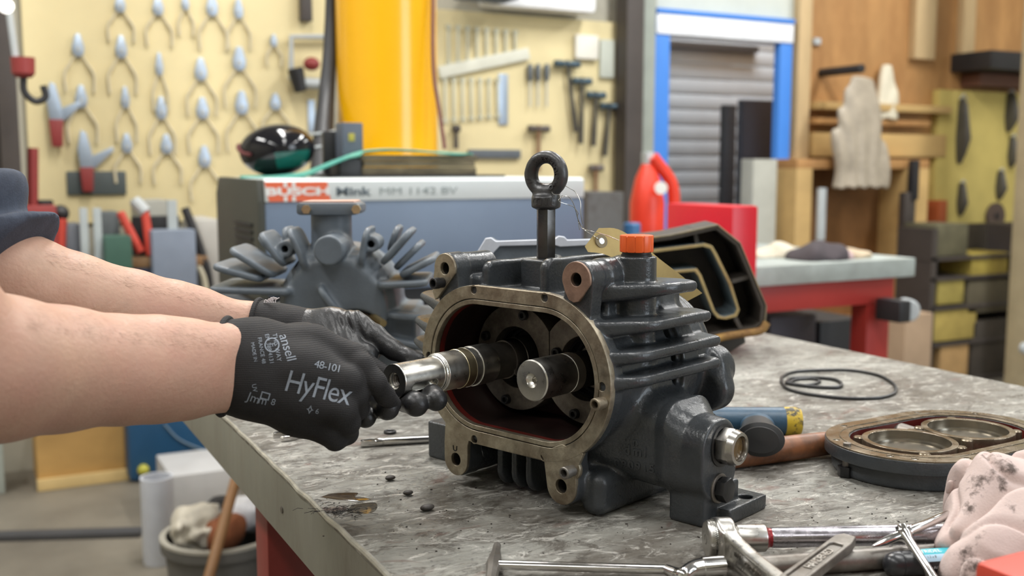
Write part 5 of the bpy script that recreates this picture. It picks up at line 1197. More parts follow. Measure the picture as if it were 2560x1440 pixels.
# sliding T-bar with an elbow socket in front
zr2 = BENCH + .0062
p0, p1 = onz(1236, 1412, zr2 + .001), onz(1672, 1424, zr2); d_ = (p1 - p0).normalized()
tb = thing('t_bar_wrench', 'chrome T-bar wrench with elbow socket lying along the bench front', 'wrench', (p0.x, p0.y, BENCH))
MB().cyl(p0, p1, 0.0034, n=20).build('bar', M['chrome'], tb)
ta, tb_ = at(1243, 1362, (onz(1243, 1372, BENCH + .004) - EYE).dot(FW)), onz(1226, 1462, BENCH + .006); td = (tb_ - ta).normalized(); Lt = (tb_ - ta).length
MB().lathe(ta, td, [(0.0020, 0), (0.0030, .001), (0.0032, .010), (0.0034, .013), (0.0052, Lt * .40), (0.0060, Lt * .50), (0.0052, Lt * .62), (0.0046, Lt * .7), (0.0040, Lt)], 8).build('hex_end', M['dullsteel'], tb)
ec0 = onz(1757, 1418, BENCH + .0088)
el = spline([p1 - d_ * .002, onz(1690, 1434, BENCH + .0058), onz(1708, 1437, BENCH + .0066), onz(1730, 1424, BENCH + .0082), ec0], 6)
MB().tube(el, [0.0038 + 0.0030 * i / (len(el) - 1) for i in range(len(el))], 16).build('elbow', M['chrome'], tb)
ed = (onz(1812, 1414, BENCH + .0088) - ec0).normalized()
MB().lathe(ec0 - ed * .001, ed, [(0.0064, 0), (0.0072, .0008), (0.0072, .0165), (0.0066, .0172), (0.0052, .0172), (.0052, .009), (.0001, .009)], 32, cap=False).build('socket', M['chrome'], tb)

# pink rag: crumpled cloth heap
cl = mat('stained_pink_cloth', (0.52, 0.415, 0.385), 0.9, var=0.10, vsc=14, bump=0.3, bsc=500, col2=(0.10, 0.075, 0.065), c2amt=0.415, c2sc=24, c2w=0.04)
B_ = [(2478, 1222, .80, 98), (2486, 1300, .775, 98), (2462, 1385, .750, 106), (2560, 1262, .795, 145), (2620, 1390, .755, 165), (2640, 1240, .80, 120), (2440, 1440, .735, 85)]
cs = [(at(x, y, d), r * d / 2600) for x, y, d, r in B_]
lo = np.min([list(c) for c, r in cs], 0) - .07; hi = np.max([list(c) for c, r in cs], 0) + .07; lo[2] = BENCH - .006
s = SDF(lo, hi, 0.0013)
for c, r in cs: s.cone(c, c + Vector((0, 0, -.01)), r, k=.018)
X, Y, Z = s.ax[0][:, None, None], s.ax[1][None, :, None], s.ax[2][None, None, :]
wx = X + .014 * np_noise(X, Y, Z, 34, 31); wy = Y + .014 * np_noise(X, Y, Z, 34, 32); wz = Z + .014 * np_noise(X, Y, Z, 34, 33)
def crease(sc, seed, w_): return np.maximum(1 - np.abs(np_noise(wx, wy, wz * .75, sc, seed)) / w_, 0) ** 1.6     # folds follow the zero lines of a warped field
s.f += (0.0085 * crease(34, 36, .34) + 0.0075 * crease(62, 37, .30) + 0.0036 * crease(120, 38, .36) - 0.0060 * np_noise(wx, wy, wz, 30, 34) + .0012 * np_noise(X, Y, Z, 140, 35) - .002).astype(np.float32)
s.cut(lambda X, Y, Z: Z - BENCH - .0004 + 0 * X + 0 * Y, (-1, -1, .5), (3, 3, BENCH), 0)
tag(mesh_obj('cloth_rag', s.mesh(), cl), 'crumpled pale pink rag with dark oil stains at the bench corner', 'rag')
# red tool case corner nearest the lens
q = at(2545, 1452, .585)
rc = thing('red_tool_case', 'blurred red plastic case nearest the camera, below the pink rag', 'tool case', (q.x, q.y, BENCH))
rm = mat('red_plastic', (0.52, 0.055, 0.03), 0.45, var=.08, vsc=10)
MB().boxz(q.x - .02, q.x + .17, q.y - .19, q.y + .012, BENCH + .0002, q.z - .012, .005).build('case_body', rm, rc)
MB().boxz(q.x - .021, q.x + .171, q.y - .191, q.y + .013, q.z - .0118, q.z + .011, .005).build('case_lid', rm, rc)
MB().boxz(q.x + .04, q.x + .10, q.y + .012, q.y + .018, q.z - .03, q.z - .004, .002).build('latch', M['blackrub'], rc)
# ------------------------------------------------------------------ machine with grey acoustic cover behind the bench
mk = ony(660, 451, 2.32); me_ = ony(1462, 440, 2.32)
MX0, MX1, MY0 = mk.x, me_.x, 2.32
MY1 = MY0 + .44; MZ = 1.166
mc = thing('pump_unit', 'vacuum pump unit in a grey-blue cover with white lettered top stripe, behind the bench', 'machine', ((MX0 + MX1) / 2, MY0 + .22, 0))
gb = mat('grey_blue_panel', (0.15, 0.20, 0.285), 0.42, var=0.06, vsc=6, bump=0.05, bsc=80)
od = mat('olive_dark_panel', (0.055, 0.056, 0.045), 0.55, var=0.08, vsc=6)
wh = mat('white_stripe', (0.62, 0.66, 0.66), 0.4, var=0.03)
MB().boxz(MX0, MX1 + .0, MY0, MY1, .90, MZ - .050, .012).build('front_cover', gb, mc)
b = MB(); b.prism([(MY0 - .001, MZ - .052), (MY0 - .001, MZ - .006), (MY0 + .012, MZ), (MY1, MZ), (MY1, MZ - .052)], ((MX0 + MX1) / 2, 0, 0), (0, 1, 0), (0, 0, 1), MX1 - MX0 - .004, .002); b.build('top_cover', wh, mc)
b = MB(); b.prism([(MY0 + .005, .89), (MY0 + .005, MZ - .05), (MY0 + .012, MZ - .002), (MY1 - .03, MZ + .002), (MY1 + .005, MZ - .04), (MY1 + .005, .89)], (MX0 - .004, 0, 0), (0, 1, 0), (0, 0, 1), .02, .003); sp_ = b.build('end_panel', od, mc)
for i in range(9): MB().box((MX0 - .016, MY0 + .14, 1.06 - i * .016), (.006, .17, .007), .001).build('louvre', M['dark'], sp_)
MB().boxz(MX0 + .02, MX1 - .02, MY0 + .02, MY1 - .02, .865, .901).build('plinth', M['dark'], mc)
ms_ = thing('machine_stand', 'dark steel stand carrying the grey pump unit', 'stand', ((MX0 + MX1) / 2 + .1, MY0 + .22, 0))
MB().boxz(MX0 + .28, MX1 - .03, MY0 + .04, MY1 - .04, .02, .864, .004).build('stand_body', M['dark'], ms_)
for x_ in (MX0 + .32, MX1 - .09): MB().boxz(x_, x_ + .05, MY0 + .06, MY1 - .06, 0, .021).build('stand_foot', M['dark'], ms_)
# maker's sign: orange field, white letters with the tall middle stroke
zc_ = MZ - .043; yf = MY0 - .0015
xa, xb = MX0 + .004, ony(826, 470, MY0).x; xb0 = xb
b = MB(); b.prism([(xa - .004, MZ - .007), (xb - .008, MZ - .007), (xb, MZ - .051), (xa + .006, MZ - .051)], (0, MY0 - .0015, 0), (1, 0, 0), (0, 0, 1), .001)
sign = b.build('maker_sign', mat('orange_red_sign', (0.75, 0.13, 0.045), 0.45, var=.03), mc)
def sign_text(t, size, x, z, m, name, parent, wide=1.0, align='LEFT', off=0.0):
    me = text_mesh(t, size, 0.0003, align=align, offset=off); me.transform(Matrix.Diagonal((wide, 1, 1, 1))); me.transform(basis((x, MY0 - .0025, z), (1, 0, 0), (0, 0, 1))); return mesh_obj(name, me, m, parent)
white = mat('white_letter', (0.75, 0.74, 0.72), .5)
sw = xb - xa
sign_text('BUSCH', .0235, (xa + xb) / 2 - .002, MZ - .0295, white, 'sign_lettering', sign, 2.02, 'CENTER', .0011)
ux_ = xa + sw * .355
for dx in (-.0095, .0095):
    MB().boxz(ux_ + dx - .0042, ux_ + dx + .0042, MY0 - .0026, MY0 - .002, MZ - .0195, MZ - .0075).build('sign_stroke', white, sign)
    MB().boxz(ux_ + dx - .0042, ux_ + dx + .0042, MY0 - .0026, MY0 - .002, MZ - .051, MZ - .0395).build('sign_stroke', white, sign)
ltx = mat('grey_letter', (0.12, 0.15, 0.17), .6)
x1 = ony(838, 470, MY0).x; sign_text('Mink', .027, x1, MZ - .031, ltx, 'stripe_lettering', mc, 1.55, off=.0008)
x1 = ony(946, 465, MY0).x; sign_text('MM 1142 BV', .024, x1, MZ - .031, mat('pale_grey_letter', (0.30, 0.34, 0.34), .6), 'stripe_lettering', mc, 1.6)
# things on top of the machine
tz = MZ
h = at(693, 372, 2.62); hx, hy = h.x, h.y
hl = thing('welding_helmet', 'glossy black welding helmet lying on the grey pump unit', 'helmet', (hx, hy, tz))
s = SDF((-.14, -.13, -.09), (.14, .13, .09), .004)
s.add(lambda X, Y, Z: (np.sqrt((X / .094) ** 2 + (Y / .088) ** 2 + (Z / .065) ** 2) - 1) * .06, (-.1, -.1, -.07), (.1, .1, .07), 0)
me = s.mesh(); me.transform(Matrix.Rotation(-TH, 4, 'Z') @ Matrix.Rotation(radians(-6), 4, 'Y')); o = mesh_obj('shell', me, mat('gloss_black_shell', (0.008, 0.008, 0.010), 0.10, var=.1), hl, False); o.location = (0, 0, .069)
b = MB(); n = 14
for i in range(n):
    for j in range(7):
        pass
vis = MB()
g = [[None] * 8 for _ in range(15)]
for i in range(15):
    for j in range(8):
        a = radians(-6 + i * 4.4); e = radians(-44 + j * 5.4)
        p = Vector((.0955 * sin(a) * cos(e), -.0895 * cos(a) * cos(e), .0662 * sin(e))); g[i][j] = vis.bm.verts.new(p)
for i in range(14):
    for j in range(7): vis.bm.faces.new((g[i][j], g[i + 1][j], g[i + 1][j + 1], g[i][j + 1]))
o = vis.build('green_visor', mat('dark_green_visor', (0.004, 0.085, 0.07), 0.12, var=.3, vsc=20), hl, world=False); o.location = (0, 0, .069); o.rotation_euler = (0, radians(-6), -TH + radians(14))
o = MB().tube([Vector((.096 * sin(a), -.0905 * cos(a), .012 * cos(3 * a))) for a in np.linspace(-2.2, -1.0, 12)], .005, 8).build('rim_bead', mat('dull_red_rim', (.12, .03, .03), .4), hl, world=False); o.location = (0, 0, .069)
# green cloth strip hanging over the top edge, with its bunched end near the helmet
cg = mat('sea_green_cloth', (0.045, 0.24, 0.19), 0.7, var=.15, vsc=14, col2=(0.16, 0.36, 0.24), c2amt=0.4, c2sc=9)
path = [(606, 440, 2.55), (680, 438, 2.54), (760, 430, 2.54), (830, 404, 2.56), (890, 380, 2.62), (960, 373, 2.66), (1050, 376, 2.70), (1140, 383, 2.74), (1180, 384, 2.80)]
pts = spline([at(*q) for q in path], 5); b = MB(); prev = None
for i, p in enumerate(pts):
    row = [b.bm.verts.new(p + FH * (.11 * (j / 5 - .35)) + ZU * (.0015 * sin(j * 1.3 + i * .5) + (-.010 if j == 0 and i < 22 else 0)) ) for j in range(6)]
    if prev:
        for j in range(5): b.bm.faces.new((prev[j], row[j], row[j + 1], prev[j + 1]))
    prev = row
o = b.build('green_cloth', cg, smooth=80); md = o.modifiers.new('thick', 'SOLIDIFY'); md.thickness = .004; tag(o, 'sea-green cloth draped along the top of the pump unit', 'cloth')
# weathered wooden block under the cloth
p0, p1 = at(890, 412, 2.66), at(1172, 412, 2.80); dd_ = (p1 - p0); dd_.z = 0; L = dd_.length; dd_.normalize(); pr = dd_.cross(ZU)
wb = thing('timber_block', 'weathered layered timber block on top of the pump unit', 'timber', (p0.x, p0.y, MZ))
wood = mat('weathered_timber', (0.13, 0.105, 0.06), .8, var=.35, vsc=18, stretch=(1, 1, 4), col2=(0.05, 0.04, 0.025), c2amt=.45, c2sc=12)
c = p0 + dd_ * (L / 2) - pr * -.0
Rb = basis((0, 0, 0), dd_, pr * -1).to_3x3()
for i, (h0_, h1_, ins) in enumerate(((0, .020, 0), (.021, .036, -.004), (.037, .051, .003))):
    MB().box(Vector((c.x, c.y, MZ + .006 + (h0_ + h1_) / 2)), (L + ins * 2, .10, h1_ - h0_), .002, Rb).build('timber_layer', wood, wb)
MB().box(Vector((c.x, c.y, MZ + .003)), (L + .16, .12, .006), .001, Rb).build('dark_base_sheet', M['dark'], wb)
MB().box(Vector((p0.x, p0.y, MZ + .024)) - dd_ * .028, (.055, .09, .046), .002, Rb).build('dark_end_block', M['dark'], wb)
# small blue-grey box and black post beside the yellow column
q = at(873, 352, 2.66)
bx = thing('switch_box', 'small blue-grey switch box with yellow mark, beside the yellow column', 'box', (q.x, q.y, MZ))
MB().box((q.x, q.y, (q.z + MZ) / 2 + .015), (.055, .06, q.z - MZ + .06), .004).build('box_body', mat('slate_box', (.085, .10, .13), .5), bx)
MB().box((q.x - .004, q.y - .031, q.z + .008), (.016, .002, .020), .0005).build('yellow_mark', mat('olive_yellow_mark', (.38, .33, .05), .6), bx)
q1 = at(835, 352, 2.72)
MB().box((q1.x, q1.y, (q1.z + MZ) / 2 + .012), (.06, .05, q1.z - MZ + .025), .004, Euler((0, 0, -.2)).to_matrix()).build('cable_gland_box', M['dark'], bx)

# yellow jib column
YC = 3.05
q = at(968, 200, YC); R0 = 250 / 2 * YC / 2600
yc = thing('jib_crane_column', 'fat yellow steel crane column rising behind the pump unit', 'column', (q.x, q.y, 0))
MB().lathe((q.x, q.y, 0), (0, 0, 1), [(R0 * 1.12, 0), (R0 * 1.12, .02), (R0 * 1.03, .03), (R0, 1.3), (R0, CEIL - .01)], 64).build('column_tube', mat('golden_yellow_enamel', (0.86, 0.43, 0.002), .26, var=.03, coat=.3), yc)
MB().lathe((q.x, q.y, 0.0), (0, 0, 1), [(R0 * 1.7, 0), (R0 * 1.7, .018)], 48).build('base_flange', M['dark'], yc)
# black cable run strapped to its left flank
pts = spline([at(*p) for p in [(827, -40, YC - .02), (826, 60, YC - .02), (823, 150, YC - .03), (817, 230, YC - .05), (811, 300, YC - .10), (806, 380, YC - .16), (804, 440, YC - .2)]], 5)
bc = thing('cable_bundle', 'black cable bundle slanting down the left side of the yellow column', 'cable', (pts[-1].x, pts[-1].y, 0))
MB().tube(pts, [.014 + .020 * i / len(pts) for i in range(len(pts))], 14).build('bundle', M['dark'], bc)
for i in (22, 24, 29): MB().tube([pts[i] + Vector((cos(a) * .041, sin(a) * .041, .006 * cos(a))) for a in np.linspace(0, 6.28, 17)[:-1]], .004, 6, True).build('cable_tie', M['ltgrey'], bc)
pts = [at(*p) for p in [(1083, -30, YC - .1), (1082, 120, YC - .1), (1086, 200, YC - .1), (1096, 262, YC - .1), (1106, 330, YC - .1), (1112, 372, YC - .1)]]
o = MB().tube(spline(pts, 5), .006, 8).build('hanging_hose', mat('brown_hose', (.16, .06, .05), .6)); tag(o, 'thin brown hose hanging down the right edge of the yellow column', 'hose')

# ------------------------------------------------------------------ tool boards and everything hung on them
BW = WB - .04      # face of the boards
def onw(x, y, off=0.0): return ony(x, y, BW - off)
def wscale(x, y): return (onw(x, y) - EYE).dot(FW) / 2600     # metres of height per pixel
def wx(x, y): return onw(x + 1, y).x - onw(x, y).x            # metres along the wall per pixel
def board(x0, y0, x1, y1, name, label, m, off=0.0):
    a, c = onw(x0, y0), onw(x1, y1); zt, zb = max(a.z, c.z), min(a.z, c.z)
    return tag(MB().boxz(a.x, c.x, BW - off, WB - .002, zb, min(zt, CEIL - .01), .004).build(name, m), label, 'board')
board(40, -220, 832, 545, 'tool_board', 'large cream tool board covered in pliers, left of the yellow column', M['board'])
zt_ = onw(1330, 40).z; a, c = onw(1020, 0), onw(1560, 0); zb_ = onw(1500, 600).z
tag(MB().boxz(a.x, c.x, BW, WB - .002, zb_, zt_, .004).build('tool_board', M['board']), 'cream tool board with hammers and spanners, right of the yellow column', 'board')
steelblue = mat('pale_bluish_steel', (0.40, 0.48, 0.58), .35, .5, var=.1)
hgrey = mat('pale_grey_grip', (0.56, 0.50, 0.345), .6, var=.1)
redgrip = mat('red_grip', (0.24, 0.032, 0.03), .5, var=.1)
ORD = ['first', 'second', 'third', 'fourth', 'fifth', 'sixth', 'seventh']
def pliers(px, py, hpx, spread, label, jaw=.31):
    sc = wscale(px, py); q = onw(px, py, .012); H = hpx * sc; W = spread * wx(px, py)
    t = thing('pliers', label, 'pliers', (q.x, q.y, q.z), group='pliers on the left tool board')
    hj = H * jaw; wj = max(W * .17, .013)
    MB().prism([(-wj, -hj * .5), (-wj * 1.15, 0), (-wj * .5, hj * .9), (0, hj), (wj * .5, hj * .9), (wj * 1.15, 0), (wj, -hj * .5), (0, -hj * .75)], (0, 0, 0), (1, 0, 0), (0, 0, 1), .016, .003).build('jaws', steelblue, t, world=False)
    MB().cyl((0, .004, -hj * .15), (0, -.012, -hj * .15), wj * .4, n=12).build('pivot', M['ltgrey'], t, world=False)
    for sgn in (-1, 1):
        MB().tube(spline([(sgn * wj * .3, 0, -hj * .4), (sgn * W * .30, 0, -H * .40), (sgn * W * .46, 0, -H * .62), (sgn * W * .44, 0, -H)], 4), [.0045] * 4 + [.0058] * 9, 8).build('handle', hgrey, t, world=False)
rows = [('top row', [(300, 12, 90, 70), (395, 18, 95, 70), (463, 8, 80, 40), (530, 18, 105, 75), (596, 26, 95, 60)]),
        ('second row', [(195, 118, 110, 80), (303, 122, 110, 75), (398, 165, 110, 40), (502, 178, 110, 80), (598, 152, 115, 85), (684, 104, 60, 40)]),
        ('third row', [(203, 246, 110, 80), (313, 248, 105, 55), (403, 275, 110, 70), (506, 275, 105, 80), (604, 262, 115, 85), (688, 258, 80, 70)]),
        ('bottom row', [(317, 362, 95, 70), (416, 364, 95, 75), (511, 396, 105, 80)])]
for rn, lst in rows:
    for i, (x, y, hh, ww) in enumerate(lst):
        pliers(x, y, hh, ww, 'steel pliers hung on the cream board, %s, %s from the left' % (rn, ORD[i]))
def flat(px0, py0, px1, py1, name, label, cat, m, th=.03, bev=.004, off=.0, group=None):
    a, c = onw(px0, py0, off), onw(px1, py1, off); x0, x1 = a.x, c.x; zm = onw((px0 + px1) / 2, py0).z, onw((px0 + px1) / 2, py1).z
    return tag(MB().boxz(x0, x1, BW - off - th, BW - off - .0008, min(zm), max(zm), bev).build(name, m), label, cat, group)
# two big blue-steel snips with red grips
for x, y0, y1, gy, lab in ((135, 205, 300, 365, 'pale steel snips with red grips hung at the left end of the pliers'), (212, 325, 420, 478, 'pale steel snips with dull red grips, in front of the dark plate')):
    q = onw(x, y0, .03); sc = wscale(x, y0); k = wx(x, y0)
    t = thing('tin_snips', lab, 'snips', tuple(q))
    Hh = (y1 - y0) * sc; G = (gy - y0) * sc
    MB().prism([(-.022, -Hh), (-.030, -Hh * .5), (-.016, 0), (.004, -.01), (.022, -Hh * .6), (.024, -Hh)], (0, 0, 0), (1, 0, 0), (0, 0, 1), .02, .003).build('blades', steelblue, t, world=False)
    MB().prism([(.0, -Hh * .75), (.10, -Hh * .42), (.105, -Hh * .52), (.03, -Hh)], (0, .012, 0), (1, 0, 0), (0, 0, 1), .012, .002).build('spare_blade', steelblue, t, world=False)
    MB().prism([(-.026, -Hh * .96), (.026, -Hh * .96), (.020, -G), (-.018, -G)], (0, 0, 0), (1, 0, 0), (0, 0, 1), .026, .006).build('grips', redgrip, t, world=False)
flat(165, 428, 316, 487, 'dark_plate', 'dark grey steel plate fixed low on the cream tool board', 'plate', mat('dark_grey_plate', (.065, .08, .08), .5, var=.15), .012)
# left post with hoist bits
q0, q1 = ony(-60, 300, 3.95), ony(46, 300, 3.95)
lp_ = thing('steel_post', 'dark steel post at the left edge of the cream tool board', 'post', ((q0.x + q1.x) / 2, 4.0, .72))
MB().boxz(q0.x, q1.x - .06, 3.94, 4.06, .7205, CEIL - .001, .004).build('web', M['brownsteel'], lp_)
MB().boxz(q1.x - .06, q1.x, 3.92, 4.10, .7205, CEIL - .001, .004).build('flange', M['brownsteel'], lp_)
q = ony(15, 15, 3.6); lm = thing('inspection_lamp', 'round white lamp glowing at the top of the left post', 'lamp', tuple(q))
MB().sphere(q, .022, 20).build('bulb', mat('lamp_glow', (1, .98, .92), .5, emit=2.2), lm); MB().cyl(q + ZU * .02, q + ZU * .09, .02, bev=.003).build('lamp_holder', M['dark'], lm); MB().box(q + Vector((0, .06, .06)), (.02, .12, .02), .002).build('bracket', M['dark'], lm)
q = ony(58, 172, 3.66); hk = thing('chain_hook', 'grey hoist hook with dull red cup, hanging beside the left post', 'hook', tuple(q))
MB().lathe(q + ZU * .035, (0, 0, -1), [(.036, 0), (.034, .05), (.024, .062)], 20).build('red_cup', redgrip, hk)
MB().tube([q + ZU * .03 + Vector((-.02, 0, 0)), q + ZU * .16 + Vector((-.03, 0, 0)), q + ZU * .34 + Vector((-.05, 0, 0))], .010, 8).build('lift_rod', M['ltgrey'], hk)
MB().tube(spline([q - ZU * .02, q - ZU * .07, q - ZU * .10 + Vector((.03, 0, 0)), q - ZU * .085 + Vector((.06, 0, 0)), q - ZU * .05 + Vector((.055, 0, 0))], 5), .011, 10).build('hook', M['dark'], hk)
# bracket with red-capped black clamp left of the column
q = onw(775, 180, .05); cl_ = thing('wall_clamp', 'black clamp with red knob on a grey wall bracket, left of the yellow column', 'clamp', tuple(q))
k = wx(775, 180); sc = wscale(775, 180)
MB().tube([onw(728, 200, .03), onw(728, 92, .03), onw(830, 92, .03)], .012, 8).build('bracket', M['ltgrey'], cl_)
MB().sphere(onw(779, 160, .07), .032, 16, (1.1, 1, .9)).build('red_knob', redgrip, cl_)
MB().cyl(onw(738, 170, .06), onw(752, 230, .06), .034, .026, bev=.005).build('clamp_jaw', M['dark'], cl_)
MB().cyl(onw(755, 208, .05), onw(835, 212, .05), .024, bev=.004).build('clamp_screw', M['ltgrey'], cl_)
flat(768, 250, 788, 330, 'steel_rule', 'pale steel rule hanging below the red-knobbed clamp', 'rule', steelblue, .006, .001)
flat(745, -20, 775, 55, 'dark_bracket', 'dark bracket at the top of the cream board beside the column', 'bracket', M['brownsteel'], .04)
# spanners on the right board
spn = mat('pale_spanner_steel', (0.55, 0.54, 0.42), .4, .3, var=.1)
def spanner(px, py0, py1, label, grp, wpx=9):
    q = onw(px, py0, .01); H = (py1 - py0) * wscale(px, py0); W = wpx * wx(px, py0) / 2
    t = thing('ring_spanner', label, 'spanner', tuple(q), group=grp)
    MB().boxz(-W * .6, W * .6, -.004, .004, -H + W, -W, .001).build('shank', spn, t, world=False)
    for z in (-W, -H + W): MB().lathe((0, -.006, z), (0, 1, 0), [(W * .6, 0), (W * 1.3, 0), (W * 1.3, .012), (W * .6, .012), (W * .6, 0)], 16, cap=False).build('ring_end', spn, t, world=False)
for i in range(8): spanner(1120 + i * 24, 62 + i * 2, 160 - i * 3, 'pale ring spanner on the right board, upper row, %s from the left' % (ORD + ['eighth'])[i], 'upper row of spanners')
for i in range(7): spanner(1112 + i * 22, 195, 305 - i * 2, 'pale ring spanner on the right board, middle row, %s from the left' % ORD[i], 'middle row of spanners')
a, c = onw(1094, 182, .0), onw(1318, 134, .0)
sr = MB(); dv = c - a; sr.box((a + c) / 2 + Vector((0, -.012, 0)), (dv.length, .024, .055), .004, basis((0, 0, 0), dv, ZU.cross(dv)).to_3x3() if False else Euler((0, -atan2(dv.z, dv.x), 0)).to_matrix())
tag(sr.build('label_rail', mat('off_white_rail', (.66, .66, .56), .6)), 'slanting off-white rail between the spanner rows', 'rail')
flat(1245, 185, 1268, 312, 'steel_straightedge', 'pale steel straightedge at the right end of the middle spanner row', 'straightedge', steelblue, .01, .002)
for i, x in enumerate((1325, 1345, 1367)):
    q = onw(x, 160, .02); sc = wscale(x, 160); t = thing('screwdriver', 'grey-handled screwdriver on the right board, %s from the left' % ORD[i], 'screwdriver', tuple(q), group='screwdrivers on the right board')
    MB().lathe((0, 0, 0), (0, 0, -1), [(.010, 0), (.013, .02), (.012, .07), (.006, .08)], 12).build('handle', mat('slate_handle', (.13, .15, .17), .5), t, world=False)
    MB().cyl((0, 0, -.078), (0, 0, -105 * sc), .004, n=8).build('shaft', M['ltgrey'], t, world=False)
# four blue-headed hammers stepping down, two wooden ones below
hb_ = mat('slate_blue_head', (0.05, 0.085, 0.11), .45, .3); blkh = mat('black_handle', (.035, .033, .03), .6)
def hammer(px, py, tipx, tipy, headpx, label, mh, mhead, grp):
    q = onw(px, py, .03); q2 = onw(tipx, tipy, .03); t = thing('hammer', label, 'hammer', tuple(q), group=grp)
    v = q2 - q; hw = headpx * wx(px, py) / 2
    MB().lathe(Vector((-hw, 0, 0)), (1, 0, 0), [(.014, 0), (.017, .003), (.017, hw * .6), (.013, hw * .75), (.013, hw * 1.25), (.017, hw * 1.4), (.017, hw * 2 - .003), (.014, hw * 2)], 16).build('head', mhead, t, world=False)
    MB().tube([Vector((0, 0, .018)), v * .35, v * .7, v], [.009, .009, .012, .012], 10).build('handle', mh, t, world=False)
for i, (x, y, x2, y2, w_) in enumerate([(1418, 160, 1440, 330, 62), (1455, 203, 1452, 360, 46), (1490, 238, 1484, 365, 46), (1524, 266, 1512, 390, 46)]):
    hammer(x, y, x2, y2, w_, 'slate-headed hammer with black handle on the right board, %s of the descending four' % ORD[i], blkh, hb_, 'descending hammers on the right board')
q = onw(1392, 158, .03); 
woodh = mat('brown_hammer_handle', (.20, .10, .05), .6, var=.2)
hammer(1347, 322, 1345, 430, 52, 'wooden-handled hammer hung below the screwdrivers on the right board', woodh, mat('brown_iron', (.10, .085, .075), .5, .5), 'wooden hammers on the right board')
hammer(1490, 420, 1490, 540, 34, 'small wooden-handled hammer low on the right board', woodh, mat('brown_iron2', (.14, .12, .11), .5, .5), 'wooden hammers on the right board')
q = onw(1140, 330, .02); hammer(1140, 322, 1140, 372, 18, 'short dark punch hammer just right of the yellow column', M['brownsteel'], M['brownsteel'], 'small dark tools on the right board')
flat(1168, 374, 1298, 396, 'magnetic_bar', 'dark slate bar across the lower right board', 'bar', mat('slate_bar', (.10, .115, .13), .5), .02)
flat(1432, 88, 1490, 150, 'white_pouch', 'white plastic pouch pinned above the hammers', 'pouch', mat('white_plastic_pouch', (.74, .72, .64), .5), .03, .012)
flat(1496, 100, 1530, 195, 'clear_holder', 'pale grey-green holder at the top right of the right board', 'holder', mat('pale_grey_green', (.52, .55, .48), .4), .02)
flat(1552, 155, 1578, 312, 'red_blade_guard', 'narrow red bar beside the dark column', 'bar', mat('signal_red', (.55, .05, .04), .5), .03, .008, .02)
# bright goods and window band above the right board
flat(1190, -60, 1460, 32, 'paper_roll', 'bright white paper roll on top of the right tool board', 'roll', mat('bright_white_paper', (.85, .86, .88), .7), .12, .03)
flat(1130, -60, 1260, 18, 'blue_case', 'dark blue case on top of the right tool board', 'case', mat('dark_blue_case', (.08, .12, .2), .6), .15, .01, .13)
# ---------------- doorway
q = thing('stanchion', 'dark brown steel stanchion left of the blue doorway', 'column', (onw(1580, 300).x, BW - .1, 0))
a, c = ony(1565, 300, BW - .12).x, ony(1608, 300, BW - .12).x
MB().boxz(a, c, BW - .12, BW - .02, 0, CEIL - .001, .004).build('column_body', M['brownsteel'], q)
q = thing('conduit_trunk', 'grey-green cable trunk beside the dark stanchion', 'trunking', (onw(1615, 300).x, BW - .05, 0))
a, c = ony(1606, 300, BW - .06).x, ony(1636, 300, BW - .06).x
MB().boxz(a, c, BW - .06, BW, 0, CEIL - .001, .003).build('trunk_body', mat('grey_green_paint', (.30, .33, .29), .6), q)
dr = thing('door_1', 'blue steel door frame standing open onto the grey shutter', 'door frame', (DX0, WB, 0)); dr['kind'] = 'structure'
for k in ('label', 'category'): pass
a, c = ony(1634, 300, WB - .05).x, ony(1672, 300, WB - .05).x
MB().boxz(a, c, WB - .05, WB + .0, 0, zl + .0, .003).build('left_post', M['blueframe'], dr)
a, c = ony(1946, 300, WB - .05).x, ony(1976, 300, WB - .05).x
MB().boxz(a, c, WB - .05, WB + .0, 0, zl + .0, .003).build('right_post', M['blueframe'], dr)
z0_, z1_ = ony(1800, 96, WB - .05).z, ony(1800, 46, WB - .05).z
a, c = ony(1636, 300, WB - .05).x, ony(1976, 300, WB - .05).x
MB().boxz(a, c, WB - .060, WB + .1, z0_, z1_, .01).build('roller_box', mat('white_roller_box', (.80, .82, .86), .4), dr)
MB().boxz(a, c, WB - .064, WB + .1, z1_ + .001, z1_ + .026, .002).build('head_rail', M['blueframe'], dr)
# grey shutter of slats behind the doorway
sh_ = thing('roller_shutter', 'grey slatted roller shutter seen through the blue doorway', 'shutter', (DX0 + .4, WB + .9, 0))
slat = mat('grey_shutter', (.27, .30, .34), .5, var=.1, vsc=3)
n = 0; z = 0.02; sm = None
while z < 2.6:
    o = MB().boxz(0, DX1 - DX0 + 1.2, 0, .02, 0, .092, .006).build('slat', slat, sh_, world=False) if sm is None else mesh_obj('slat', sm, None, sh_, False)
    sm = o.data; o.location = (-.7, .0, z); z += .096
MB().boxz(DX0 - .3, DX1 + .5, WB + .86, WB + .9, ony(1800, 128, WB + .9).z, ony(1800, 112, WB + .9).z).build('bottom_bar', M['dark'], sh_)
def tall(px0, px1, py0, Y, dy, name, label, cat, m, bev=.006, z0=0):
    a, c = ony(px0, py0, Y), ony(px1, py0, Y)
    return tag(MB().boxz(a.x, c.x, Y, Y + dy, z0, (a.z + c.z) / 2, bev).build(name, m), label, cat)
tall(1812, 1842, 262, WB + .3, .04, 'locker', 'narrow black locker seen through the doorway', 'locker', M['dark'])
tall(1858, 1950, 250, WB + .3, .05, 'cabinet', 'wide black cabinet beside the narrow locker in the doorway', 'cabinet', mat('blue_black', (.022, .024, .034), .5))
